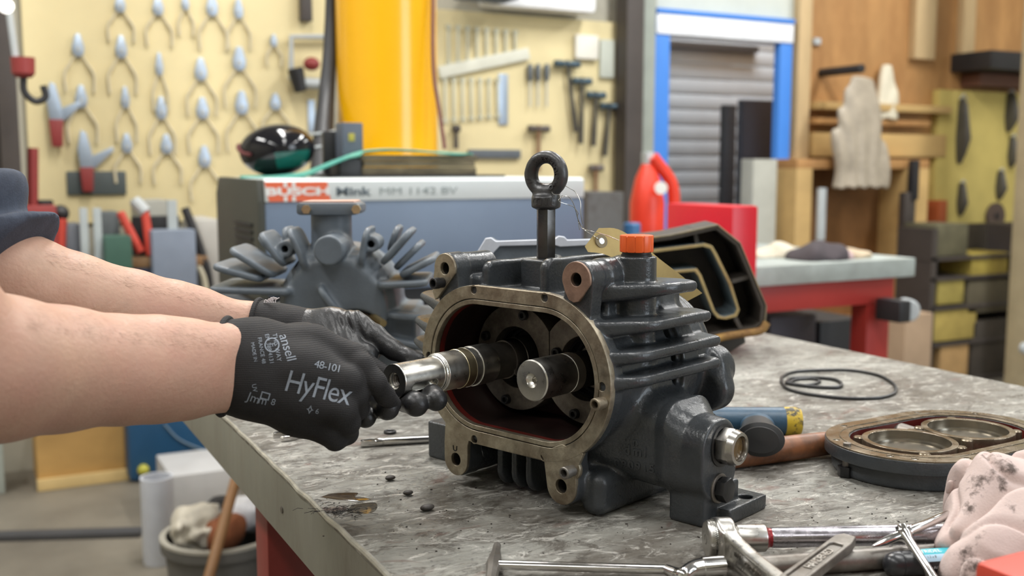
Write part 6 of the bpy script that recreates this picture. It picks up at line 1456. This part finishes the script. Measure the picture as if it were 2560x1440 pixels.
tall(1884, 1944, 398, WB - .16, .10, 'pale_cabinet', 'pale grey cabinet at the foot of the blue door post', 'cabinet', mat('pale_grey_cabinet', (.40, .40, .35), .6))
# ---------------- plywood end: studs, shelves, hung goods
def onp(x, y, off=0.0): return ony(x, y, WB - .001 - off)
def pflat(px0, py0, px1, py1, name, label, cat, m, th=.03, bev=.003, off=0.0, group=None):
    a, c = onp((px0), (py0 + py1) / 2, off), onp(px1, (py0 + py1) / 2, off); zt, zb = onp((px0 + px1) / 2, py0, off).z, onp((px0 + px1) / 2, py1, off).z
    return tag(MB().boxz(a.x, c.x, WB - .002 - off - th, WB - .002 - off, max(zb, 0), min(zt, CEIL - .005), bev).build(name, m), label, cat, group)
for i, (a, c, y1) in enumerate(((1980, 2012, 398), (2275, 2326, 150), (2394, 2424, 142))):
    pflat(a, -120, c, y1, 'timber_stud', ('tall pale pine stud beside the blue doorway', 'short wide pine stud high on the plywood wall', 'short narrow pine stud high on the plywood wall')[i], 'stud', M['pine'], .05)
pflat(2016, 262, 2345, 280, 'shelf_board', 'upper thin plywood ledge on the plywood wall', 'shelf', M['ply2'], .10)
pflat(2016, 335, 2345, 392, 'plywood_panel', 'tan plywood strip across the plywood wall', 'panel', M['ply2'], .06)
pflat(2016, 300, 2300, 314, 'shelf_board', 'lower dark ledge on the plywood wall', 'shelf', M['ply'], .08)
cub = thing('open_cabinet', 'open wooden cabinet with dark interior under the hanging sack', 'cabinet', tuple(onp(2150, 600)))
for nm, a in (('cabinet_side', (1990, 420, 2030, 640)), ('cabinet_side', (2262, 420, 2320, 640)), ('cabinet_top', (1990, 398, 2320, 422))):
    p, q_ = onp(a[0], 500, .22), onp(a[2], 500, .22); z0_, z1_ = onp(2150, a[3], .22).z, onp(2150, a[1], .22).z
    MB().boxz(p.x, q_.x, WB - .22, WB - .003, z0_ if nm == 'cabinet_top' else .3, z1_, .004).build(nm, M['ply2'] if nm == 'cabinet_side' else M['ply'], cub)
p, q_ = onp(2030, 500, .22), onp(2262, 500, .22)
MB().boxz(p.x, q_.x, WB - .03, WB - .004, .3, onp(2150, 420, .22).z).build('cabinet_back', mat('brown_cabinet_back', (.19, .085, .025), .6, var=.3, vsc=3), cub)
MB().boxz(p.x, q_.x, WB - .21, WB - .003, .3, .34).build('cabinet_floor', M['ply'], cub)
pflat(2040, 470, 2058, 600, 'grey_rod', 'grey rod leaning in the open wooden cabinet', 'rod', M['ltgrey'], .02, .003, .23)
pflat(2245, 480, 2272, 570, 'dark_bottle', 'dark bottle shape in the open wooden cabinet', 'bottle', M['brownsteel'], .05, .012, .23)
q = onp(2146, 172, .28) + Vector((0, .25, 0)); tag(MB().cyl(q + Vector((0, .03, 0)), q + Vector((0, -.28, 0)), .024, n=20, bev=.004).build('dark_hook', M['dark']), 'dark round hook on the plywood wall above the hanging sack', 'hook')
# grey-white plastic sack hung from the hook
def sack(px0, px1, py0, py1, name, label, m, off, seed):
    cxp, cyp = (px0 + px1) / 2, (py0 + py1) / 2; c = onp(cxp, cyp, off); W = (onp(px1, cyp, off).x - onp(px0, cyp, off).x) / 2; H = onp(cxp, py0, off).z - onp(cxp, py1, off).z
    s = SDF((-W - .03, -.09, -H / 2 - .03), (W + .03, .09, H / 2 + .03), .007)
    def fn(X, Y, Z):
        t = np.clip((H / 2 - Z) / H, 0, 1); wd = W * (.42 + .58 * np.clip(t * 1.5, 0, 1) ** .7)
        d = (np.sqrt((X / wd) ** 2 + (Y / (.055 * (.4 + .6 * t))) ** 2) - 1) * .045
        return np.maximum(d, np.abs(Z) - H / 2 + .008 * np_noise(X, Y, Z, 22, seed + 2)) + .0045 * np.sin(X * 55 + Z * 12 + 4 * np_noise(X, Y, Z, 14, seed)) + .006 * np_noise(X, Y, Z, 26, seed + 1)
    s.add(fn, (-W, -.08, -H / 2), (W, .08, H / 2), 0); me = s.mesh(); o = mesh_obj(name, me, m); o.location = c; return tag(o, label, 'sack')
sack(2084, 2216, 195, 470, 'plastic_sack', 'grey crumpled plastic sack hanging on the plywood wall', mat('grey_translucent_sack', (.36, .31, .24), .5, var=.25, vsc=12), .29, 3)
sack(2190, 2240, 165, 300, 'paper_bag', 'small off-white bag hanging beside the grey sack', mat('off_white_bag', (.62, .57, .44), .6, var=.1), .05, 5)
pflat(2030, 96, 2046, 112, 'wall_switch', 'small white wall switch high on the plywood wall', 'switch', M['ltgrey'], .02)
pflat(2376, 142, 2546, 186, 'dark_shelf', 'dark shelf projecting high on the right of the plywood wall', 'shelf', M['dark'], .28)
pflat(2400, 190, 2546, 222, 'shelf_bracket', 'brown bracket strip under the dark shelf', 'bracket', mat('brown_strip', (.12, .05, .03), .6), .14)
ob = thing('olive_tool_board', 'olive-yellow board hung with dark tools at the right', 'board', tuple(onp(2440, 420, .05)))
a, c = onp(2340, 400, .05), onp(2552, 400, .05); MB().boxz(a.x, c.x, WB - .055, WB - .003, .25, onp(2440, 228, .05).z, .004).build('board_panel', M['olive'], ob)
for i, (x, y0, y1, w_, lab) in enumerate([(2402, 245, 410, 44, 'long dark tool hung on the olive board, upper left'), (2524, 230, 330, 40, 'dark tool with pale jaw on the olive board, upper right'), (2500, 425, 500, 30, 'short dark tool in the middle of the olive board'), (2403, 455, 540, 30, 'slim grey tool low on the olive board'), (2530, 340, 420, 26, 'narrow dark tool at the right edge of the olive board')]):
    q = onp(x, (y0 + y1) / 2, .075); H = onp(x, y0, .075).z - onp(x, y1, .075).z; W = (onp(x + w_ / 2, y0, .075).x - onp(x - w_ / 2, y0, .075).x) / 2
    t = thing('hung_tool', lab, 'tool', tuple(q), group='tools on the olive board')
    MB().lathe((0, 0, H / 2), (0, 0, -1), [(W * .2, 0), (W * .55, H * .1), (W * .8, H * .4), (W, H * .62), (W * .6, H * .85), (W * .2, H)], 12, sy=.02 / max(W, .02)).build('tool_body', mat('dark_tool', (.06, .055, .045), .5, var=.3), t, world=False)
    MB().tube([Vector((-W * .4, -.01, H * .48)), Vector((0, -.01, H * .56)), Vector((W * .4, -.01, H * .48))], .004, 6).build('hanging_loop', M['ltgrey'], t, world=False)
q = onp(2490, 540, .075); t = thing('grinding_disc', 'round dark brown disc hung on the olive board', 'disc', tuple(q)); W = onp(2512, 540, .075).x - q.x
MB().lathe((0, .012, 0), (0, -1, 0), [(W * .2, 0), (W, 0), (W, .016), (W * .25, .018), (W * .25, .0)], 28, cap=False).build('disc_body', mat('brown_disc', (.075, .05, .04), .6), t, world=False)
MB().cyl((0, .012, 0), (0, -.012, 0), W * .2, n=12).build('hub', M['dark'], t, world=False)
pflat(2268, 400, 2284, 500, 'screwdriver_holder', 'dark handled tool hanging between cabinet and olive board', 'tool', M['dark'], .04, .006, .25)
pflat(2312, 500, 2332, 620, 'orange_level', 'orange-red bar hanging left of the olive board', 'bar', mat('orange_red_bar', (.42, .10, .03), .6), .10, .004)
pp = thing('pale_post', 'beige square post at the right edge of the picture', 'post', tuple(ony(2560, 500, 3.6)))
a = ony(2534, 500, 3.75); MB().boxz(a.x, a.x + .18, 3.6, 3.75, 0, CEIL - .001, .004).build('post_body', mat('beige_post', (.42, .35, .22), .7), pp)
MB().boxz(a.x + .02, a.x + .10, 3.585, 3.6, ony(2548, 28, 3.6).z, ony(2548, -60, 3.6).z).build('green_sign', mat('green_sign', (.06, .28, .18), .6), pp)
q = ony(2556, 872, 3.58); MB().lathe((q.x + .03, 3.6, q.z), (0, -1, 0), [(.03, 0), (.03, .02), (.022, .028)], 20).build('white_knob', M['ltgrey'], pp)
# ---------------- second bench on the right, red frame
f0, f1 = onz(1880, 669, .9), onz(2300, 643, .9)
B2Y = (f0.y + f1.y) / 2; B2X0, B2X1 = onz(1850, 672, .9).x, onz(2292, 645, .9).x
b2 = thing('red_bench', 'second workbench with grey top and red steel frame, back right', 'workbench', ((B2X0 + B2X1) / 2, B2Y + .4, 0))
g2 = mat('pale_grey_green_top', (.36, .40, .38), .5, var=.15, vsc=7, col2=(.25, .27, .25), c2amt=.4, c2sc=6)
MB().boxz(B2X0, B2X1, B2Y, B2Y + .8, .84, .9, .004).build('top', g2, b2)
red2 = mat('bright_red_frame', (.36, .030, .024), .45, var=.1, vsc=5)
for y in (B2Y + .03, B2Y + .72): MB().boxz(B2X0 + .03, B2X1 - .06, y, y + .05, .755, .839, .003).build('frame_rail', red2, b2)
for x in (B2X0 + .05, B2X1 - .17):
    for y in (B2Y + .035, B2Y + .70): MB().boxz(x, x + .10, y, y + .07, 0, .756, .003).build('leg', red2, b2)
vz = thing('bench_vice', 'blurred dark vice with pale round screw end at the red bench corner', 'vice', (B2X1 - .02, B2Y - .02, .62))
q = at(2268, 775, 3.30); MB().cyl(q + FH * .03, q - FH * .02, .036, n=20, bev=.005).build('screw_end', M['ltgrey'], vz); MB().box(q + RT * -.045, (.05, .10, .07), .006).build('jaw_block', M['dark'], vz)
for i, (x, y, r, lab, colr) in enumerate([(1948, 612, .045, 'cream cloth bundle on the red bench', (.55, .50, .40)), (2060, 620, .050, 'dark cloth heap on the red bench, in front of the open cabinet', (.05, .04, .045)), (2098, 615, .036, 'pinkish cloth heap on the red bench beside the dark one', (.42, .30, .30)), (2210, 622, .030, 'small pale heap on the red bench near the right corner', (.50, .40, .28))]):
    q = onz(x, y + 30, .9); s = SDF((-.13, -.10, -.01), (.13, .10, .12), .006)
    s.add(lambda X, Y, Z, r=r, i=i: (np.sqrt((X / (r * 2.0)) ** 2 + (Y / (r * 1.5)) ** 2 + (Z / r) ** 2) - 1) * r * .8 + .008 * np_noise(X, Y, Z, 60, 50 + i), (-.12, -.09, 0), (.12, .09, .1), 0)
    s.cut(lambda X, Y, Z: Z + 0 * X + 0 * Y, (-1, -1, -1), (1, 1, 0), 0)
    o = mesh_obj('shop_cloth', s.mesh(), mat('bench_cloth_%d' % i, colr, .9, var=.2, vsc=20)); o.location = (q.x, max(q.y, B2Y + .11), .9); tag(o, lab, 'cloth')
# red cabinet and red extinguisher behind the casting
RY0 = 2.02; a, c = ony(1832, 515, RY0), ony(1897, 515, RY0); ztop = (a.z + c.z) / 2
RY1 = onx(1666, 515, a.x).y
tc_ = thing('red_tool_cabinet', 'bright red steel tool cabinet behind the dark open casting', 'cabinet', ((a.x + c.x) / 2, (RY0 + RY1) / 2, 0))
redc = mat('bright_red_enamel', (.60, .008, .022), .35, var=.06)
MB().boxz(a.x, c.x, RY0, RY1, 0.06, ztop, .008).build('cabinet_body', redc, tc_)
for i in range(5): MB().boxz(a.x - .012, a.x + .002, RY0 + .02, RY1 - .02, .10 + i * .18, .26 + i * .18, .004).build('drawer', redc, tc_)
MB().boxz(a.x + .02, c.x - .02, RY0 + .02, RY1 - .02, 0, .062).build('cabinet_base', M['dark'], tc_)
q = ony(1618, 500, 3.62); er = .05
ex_ = thing('fire_extinguisher', 'red fire extinguisher with white round label, left of the red cabinet', 'extinguisher', (q.x, q.y, .6))
zt2 = ony(1610, 410, 3.62).z; redx = mat('orange_red_cylinder', (.72, .045, .02), .35)
MB().lathe((q.x, q.y, .62), (0, 0, 1), [(.06, 0), (.073, .02), (.073, zt2 - .62 - .16), (.052, zt2 - .62 - .06), (.025, zt2 - .62)], 28).build('cylinder', redx, ex_)
MB().boxz(q.x - .02, q.x + .02, q.y - .02, q.y + .02, zt2 - .005, zt2 + .05, .004).build('valve', M['ltgrey'], ex_)
dq = ony(1652, 470, 3.52); MB().cyl(dq + FH * .01, dq - FH * .012, .026, n=20).build('round_label', mat('white_label', (.8, .78, .74), .5), ex_)
MB().tube(spline([Vector((q.x + .01, q.y - .02, zt2 + .03)), Vector((q.x + .10, q.y - .03, zt2 - .08)), Vector((q.x + .12, q.y - .03, zt2 - .2))], 6), .026, 12).build('discharge_horn', redx, ex_)
MB().boxz(q.x - .10, q.x + .12, q.y - .09, q.y + .09, 0, .62, .005).build('stand', M['brownsteel'], ex_)
tall(1468, 1560, 480, 3.3, .4, 'grey_machine', 'dark grey machine below the right tool board', 'machine', mat('mixed_grey_machine', (.12, .12, .12), .5, var=.5, vsc=9, col2=(.05, .04, .035), c2amt=.5, c2sc=9))
q = ony(1580, 560, 3.45); tag(MB().cyl((q.x, q.y, 0), (q.x, q.y, q.z + .005), .035, n=16, bev=.006).build('blue_bottle', mat('blue_bottle', (.05, .16, .34), .4)), 'blue bottle low beside the red extinguisher', 'bottle')
# ---------------- clutter along the back wall on the left
bz = .72
x0_, x1_ = ony(-90, 600, 3.95).x, ony(640, 600, 3.95).x
bb = thing('back_bench', 'low dark workbench under the left tool board, crowded with tools', 'workbench', ((x0_ + x1_) / 2, 4.05, 0))
MB().boxz(x0_, x1_, 3.90, 4.40, bz - .05, bz, .004).build('top', mat('dark_slate_top', (.075, .085, .095), .5, var=.4, vsc=5), bb)
for x in (x0_ + .75, x1_ - .09):
    for y in (4.34,): MB().boxz(x, x + .06, y, y + .06, 0, bz - .05).build('leg', M['dark'], bb)
MB().boxz(x0_ + .02, x1_ - .02, 4.37, 4.39, bz, bz + .24).build('back_board', mat('grey_ledge', (.30, .28, .22), .6), bb)
q = ony(82, 520, 3.72); jk = thing('bottle_jack', 'dark red lever jack standing at the left end of the back bench', 'jack', (q.x, 3.98, bz))
MB().boxz(q.x - .03, q.x + .085, 3.92, 4.05, bz, ony(100, 515, 3.85).z, .01).build('jack_body', redgrip, jk)
MB().cyl((q.x - .0, 3.98, bz + .08), tuple(ony(82, 370, 3.98)), .018, n=12).build('lever', redgrip, jk)
MB().cyl((q.x + .05, 3.99, bz), (q.x + .05, 3.99, ony(100, 500, 3.99).z), .03, n=16, bev=.004).build('ram', M['dark'], jk)
sgn = mat('bright_red_grip', (.50, .055, .035), .5)
q0, q1 = ony(153, 548, 3.96), ony(138, 650, 3.93); q1.z = bz + .005
pc = thing('pincers', 'bright red gripped pincers standing on the back bench beside the jack', 'pincers', tuple(q1))
MB().cyl(q0, q1, .020, .016, n=12, bev=.003).build('grip', sgn, pc); MB().cyl(q0 + Vector((0, .05, 0)), q1 + Vector((.05, .05, 0)), .018, .015, n=12, bev=.003).build('grip', sgn, pc); MB().sphere(q0 + Vector((.0, .02, .02)), .03, 12).build('pincer_head', M['dark'], pc)
bc_ = thing('bolt_cutter', 'bolt cutter with two splayed red grips on the back bench', 'bolt cutter', tuple(ony(340, 560, 3.74)))
for (xa_, ya_, xb_, yb_) in ((300, 530, 352, 612), (362, 528, 378, 620)):
    MB().cyl(ony(xa_, ya_, 3.94), ony(xb_, yb_ + 20, 3.92), .015, .017, n=12, bev=.004).build('grip', sgn, bc_)
MB().cyl(ony(335, 500, 3.96), ony(365, 532, 3.94), .022, n=10, bev=.003).build('cutter_head', M['ltgrey'], bc_)
for i, (x, y0, y1, w_) in enumerate(((212, 520, 730, 20), (246, 520, 730, 20), (434, 500, 760, 24))):
    a, c = ony(x - w_ / 2, 600, 3.91), ony(x + w_ / 2, 600, 3.91)
    tag(MB().boxz(a.x, c.x, 3.91, 3.93, bz, ony(x, y0, 3.91).z, .002).build('rack_upright', mat('pale_rack_steel', (.36, .40, .41), .5)), ('pale steel rack upright below the dark plate, left one', 'pale steel rack upright below the dark plate, right one', 'thick pale steel upright left of the grey pump unit')[i], 'upright')
def gbox(px0, py0, px1, py1, Y, dy, name, label, cat, m, bev=.006, zmin=None):
    a, c = ony(px0, (py0 + py1) / 2, Y), ony(px1, (py0 + py1) / 2, Y); zt = ony((px0 + px1) / 2, py0, Y).z; zb = ony((px0 + px1) / 2, py1, Y).z if zmin is None else zmin
    return tag(MB().boxz(a.x, c.x, Y, Y + dy, zb, zt, bev).build(name, m), label, cat)
gbox(160, 560, 205, 620, 3.95, .15, 'grey_tin', 'grey tin on the back bench behind the left rack upright', 'tin', mat('slate_tin', (.12, .13, .15), .5), zmin=bz)
gbox(255, 530, 300, 620, 3.98, .15, 'grey_crate', 'slate crate on the back bench between the rack uprights', 'crate', mat('slate_crate', (.10, .115, .12), .5, var=.3, vsc=20), zmin=bz)
gbox(262, 590, 330, 640, 3.85, .1, 'green_box', 'dark green box on the back bench behind the red grips', 'box', mat('dark_green_box', (.04, .10, .075), .5), zmin=bz)
gbox(345, 500, 425, 535, 4.05, .2, 'pale_machine_vice', 'pale grey machine part on the back bench behind the red grips', 'machine part', mat('pale_machine_grey', (.34, .34, .30), .5), zmin=bz)
gbox(330, 540, 450, 570, 4.0, .03, 'black_tray', 'black tray behind the red grips on the back bench', 'tray', M['dark'], zmin=bz)
gbox(380, 575, 490, 640, 3.86, .1, 'grey_blue_box', 'grey-blue box on the back bench behind the thick upright', 'box', mat('pale_blue_grey', (.20, .24, .31), .5), zmin=bz)
gbox(305, 642, 520, 668, 3.91, .12, 'wooden_tray', 'brown wooden tray beside the thick upright', 'tray', mat('brown_tray', (.26, .15, .07), .6, var=.15), zmin=ony(400, 668, 3.91).z)
gbox(310, 669, 470, 760, 3.91, .10, 'navy_bin', 'navy storage bin under the wooden tray', 'bin', mat('navy_bin', (.03, .04, .075), .5), zmin=bz + .0005)
gbox(480, 545, 560, 660, 3.95, .25, 'cream_sack', 'pale cream bag standing left of the grey pump unit', 'bag', mat('pale_cream_bag', (.40, .39, .36), .7), .04, bz + .0005)
pts = spline([ony(*p) for p in [(462, 520, 3.95), (478, 560, 3.94), (500, 620, 3.93), (518, 680, 3.92)]] + [Vector((ony(524, 740, 3.92).x, 3.92, bz + .016))], 6)
tag(MB().tube(pts, .016, 10).build('black_hose', M['dark']), 'thick black hose curving down left of the grey pump unit', 'hose')
pts = spline([ony(*p) for p in [(466, 650, 3.95), (488, 655, 3.93), (508, 690, 3.915)]] + [Vector((ony(516, 735, 3.91).x, 3.91, bz + .012))], 6)
tag(MB().tube(pts, .012, 10).build('cream_hose', mat('cream_hose', (.50, .46, .34), .5)), 'cream hose looping beside the black one', 'hose')
# ---------------- things on the floor under and beyond the bench, lower left
def fbox(px0, px1, pytop, pybase, dy, name, label, cat, m, bev=.006):
    q = onz((px0 + px1) / 2, pybase, 0); Y = q.y; a, c = ony(px0, pybase, Y), ony(px1, pybase, Y); zt = ony((px0 + px1) / 2, pytop, Y).z
    return tag(MB().boxz(a.x, c.x, Y, Y + dy, 0.001, zt, bev).build(name, m), label, cat), a.x, c.x, Y, zt
q = onz(210, 1212, 0); a, c = ony(95, 1200, q.y), ony(325, 1200, q.y); zt = ony(210, 1060, q.y).z
wbx = thing('wooden_crate', 'pale plywood crate on the floor under the forearm', 'crate', ((a.x + c.x) / 2, q.y + .2, 0))
pl_ = mat('honey_plywood', (.50, .30, .10), .6, var=.12, vsc=4, stretch=(1, 1, 3))
MB().boxz(a.x, c.x, q.y, q.y + .018, .02, zt, .002).build('front_panel', pl_, wbx); MB().boxz(a.x, a.x + .018, q.y + .019, q.y + .4, .02, zt, .002).build('side_panel', pl_, wbx)
MB().boxz(c.x - .018, c.x, q.y + .019, q.y + .4, .02, zt, .002).build('side_panel', pl_, wbx); MB().boxz(a.x + .019, c.x - .019, q.y + .382, q.y + .4, .02, zt, .002).build('back_panel', pl_, wbx)
MB().boxz(a.x - .004, c.x + .004, q.y - .02, q.y - .001, .001, .045, .002).build('base_batten', mat('pale_batten', (.62, .45, .20), .6), wbx); MB().boxz(a.x, c.x, q.y, q.y + .4, .001, .019).build('base', pl_, wbx)
fbox(22, 92, 1100, 1170, .3, 'black_bin', 'black bin on the floor left of the plywood crate', 'bin', M['dark'])
fbox(-60, 14, 1090, 1240, .08, 'pale_post_base', 'pale grey-green post base cut by the left edge of the picture', 'stand', mat('pale_green_grey', (.34, .37, .33), .6))  # base of a pale post, built as a box of its own
o, xa_, xc_, Yb, zt = fbox(322, 600, 1015, 1192, .22, 'blue_drum_box', 'dark blue plastic bin with yellow knob, on the floor right of the crate', 'bin', mat('navy_blue_plastic', (.016, .075, .165), .4, var=.15, vsc=6), .03)
q = ony(358, 1174, Yb - .01); MB().sphere((q.x, Yb - .015, q.z), .022, 16).build('yellow_knob', mat('lime_yellow_knob', (.42, .40, .05), .5), o)
o = MB().tube(spline([ony(*p) for p in [(410, 1060, Yb - .004), (450, 1100, Yb - .004), (520, 1130, Yb - .004)]], 5), .004, 6).build('scuff_strip', mat('pale_blue_scuff', (.16, .24, .32), .6), o)
q = onz(400, 1405, 0)
wp = thing('white_pipe_stack', 'white plastic pipe standing on the floor below the blue bin', 'pipe', (q.x, q.y, 0))
zt = ony(400, 1190, q.y).z; MB().lathe((q.x, q.y, 0), (0, 0, 1), [(.046, 0), (.048, .004), (.048, zt), (.042, zt), (.042, .02)], 28, cap=False).build('pipe_wall', mat('bluish_white_plastic', (.55, .57, .62), .4), wp)
fbox(430, 600, 1180, 1300, .3, 'pale_carton', 'pale grey carton on the floor behind the bucket', 'carton', mat('pale_carton', (.46, .46, .46), .7))
q = onz(560, 1520, 0); br = .155
bk = thing('waste_bucket', 'grey concrete-coloured bucket of rags and offcuts under the bench edge', 'bucket', (q.x, q.y, 0))
zr_ = ony(560, 1330, q.y).z
MB().lathe((q.x, q.y, 0), (0, 0, 1), [(.0001, .004), (br * .85, .004), (br * .85, 0), (br * .95, zr_ - .03), (br * 1.02, zr_ - .03), (br * 1.02, zr_), (br * .93, zr_), (br * .82, .03), (.0001, .03)], 40, cap=False).build('bucket_wall', mat('grey_bucket', (.10, .095, .085), .6, var=.2), bk)
MB().lathe((q.x, q.y, zr_), (0, 0, 1), [(br * 1.03, -.004), (br * 1.03, .004), (br * .93, .004), (br * .93, -.004)], 40, cap=False).build('bucket_rim', mat('pale_bucket_rim', (.34, .32, .27), .6), bk)
for i, (dx, dy, r, colr, lab) in enumerate([(-.06, .02, .075, (.50, .46, .38), 'cream crumpled rag in the grey bucket'), (.06, .05, .06, (.62, .62, .64), 'white crumpled paper in the grey bucket, right side'), (.0, -.03, .055, (.22, .07, .025), 'rusty brown rag in the middle of the grey bucket'), (.02, .08, .055, (.03, .028, .028), 'black rag at the back of the grey bucket')]):
    s = SDF((-.12, -.12, -.10), (.12, .12, .12), .006)
    s.add(lambda X, Y, Z, r=r, i=i: np.sqrt(X * X + Y * Y + (Z * 1.15) ** 2) - r + .016 * np_noise(X, Y, Z, 55, 70 + i) + .006 * np_noise(X, Y, Z, 130, 90 + i), (-.1, -.1, -.1), (.1, .1, .1), 0)
    o = mesh_obj('waste_rag', s.mesh(), mat('waste_rag_%d' % i, colr, .85, var=.25, vsc=25)); o.location = (q.x + dx, q.y + dy, zr_ + .018); tag(o, lab, 'rag')
q0, q1 = ony(592, 1190, q.y - .05), ony(515, 1470, q.y - .22)
st_ = MB().lathe(q1, q0 - q1, [(.0001, 0), (.014, .002), (.014, (q0 - q1).length - .01), (.010, (q0 - q1).length)], 16).build('broom_handle', mat('brown_broomstick', (.26, .13, .05), .55, var=.2, vsc=8)); tag(st_, 'brown wooden broom handle leaning in front of the grey bucket', 'handle')
a, c = onz(-250, 1356, 0), onz(355, 1338, 0); dv = (c - a).normalized()
tag(MB().box((a + c) / 2 + ZU * .011, ((c - a).length, .05, .02), .003, basis((0, 0, 0), dv, ZU.cross(dv)).to_3x3()).build('floor_channel', mat('dark_floor_strip', (.055, .055, .058), .6)), 'dark steel channel strip lying across the concrete floor', 'strip')
# under the red bench: dark shapes
gbox(1925, 790, 2040, 900, B2Y + .3, .3, 'dark_bin', 'dark purple-grey bin under the red bench, left', 'bin', mat('purple_grey_bin', (.07, .065, .085), .6), zmin=0)
gbox(2050, 800, 2160, 900, B2Y + .35, .3, 'black_crate', 'black crate under the red bench, right', 'crate', M['dark'], zmin=0)
gbox(2262, 785, 2330, 905, 3.25, .25, 'cardboard_box', 'tan cardboard box standing right of the red bench leg', 'box', mat('tan_card', (.36, .25, .16), .7), zmin=0)
for i, (x0q, y0q, x1q, y1q, colr, lab) in enumerate([(2340, 560, 2420, 640, (.10, .09, .05), 'dark olive carton on the right rack, top left'), (2430, 632, 2520, 690, (.34, .26, .05), 'yellow carton on the right rack, top right'), (2345, 700, 2410, 760, (.30, .24, .06), 'small yellow carton on the right rack, middle left'), (2420, 700, 2530, 780, (.09, .075, .045), 'dark brown carton on the right rack, middle right'), (2335, 775, 2440, 850, (.36, .27, .07), 'large yellow carton on the right rack, lower left'), (2350, 860, 2420, 960, (.36, .22, .09), 'tan paper roll on the right rack, bottom left'), (2430, 800, 2530, 940, (.05, .04, .03), 'black carton on the right rack, bottom right')]):
    gbox(x0q, y0q, x1q, y1q, 3.9, .22, 'stock_carton', lab, 'carton', mat('carton_%d' % i, colr, .7, var=.3, vsc=9), .006)
sr_ = thing('stock_rack', 'dark storage rack full of cartons at the right, below the olive board', 'rack', tuple(ony(2440, 800, 4.1)))
a, c = ony(2325, 800, 4.12), ony(2560, 800, 4.12)
MB().boxz(a.x, c.x, 4.13, 4.2, 0, ony(2440, 560, 4.12).z, .003).build('rack_back', mat('rack_back_brown', (.05, .04, .028), .7, var=.4, vsc=6), sr_)
for y in (640, 690, 762, 852, 945): zz = ony(2400, y, 3.9).z; MB().boxz(ony(2325, y, 3.9).x, ony(2560, y, 3.9).x, 3.89, 4.13, zz - .02, zz - .001).build('rack_shelf', M['brownsteel'], sr_)
for xx in (2325, 2550): q = ony(xx, 800, 3.9); MB().boxz(q.x - .02, q.x + .02, 3.89, 4.13, 0, ony(2440, 560, 4.12).z).build('rack_side', M['brownsteel'], sr_)
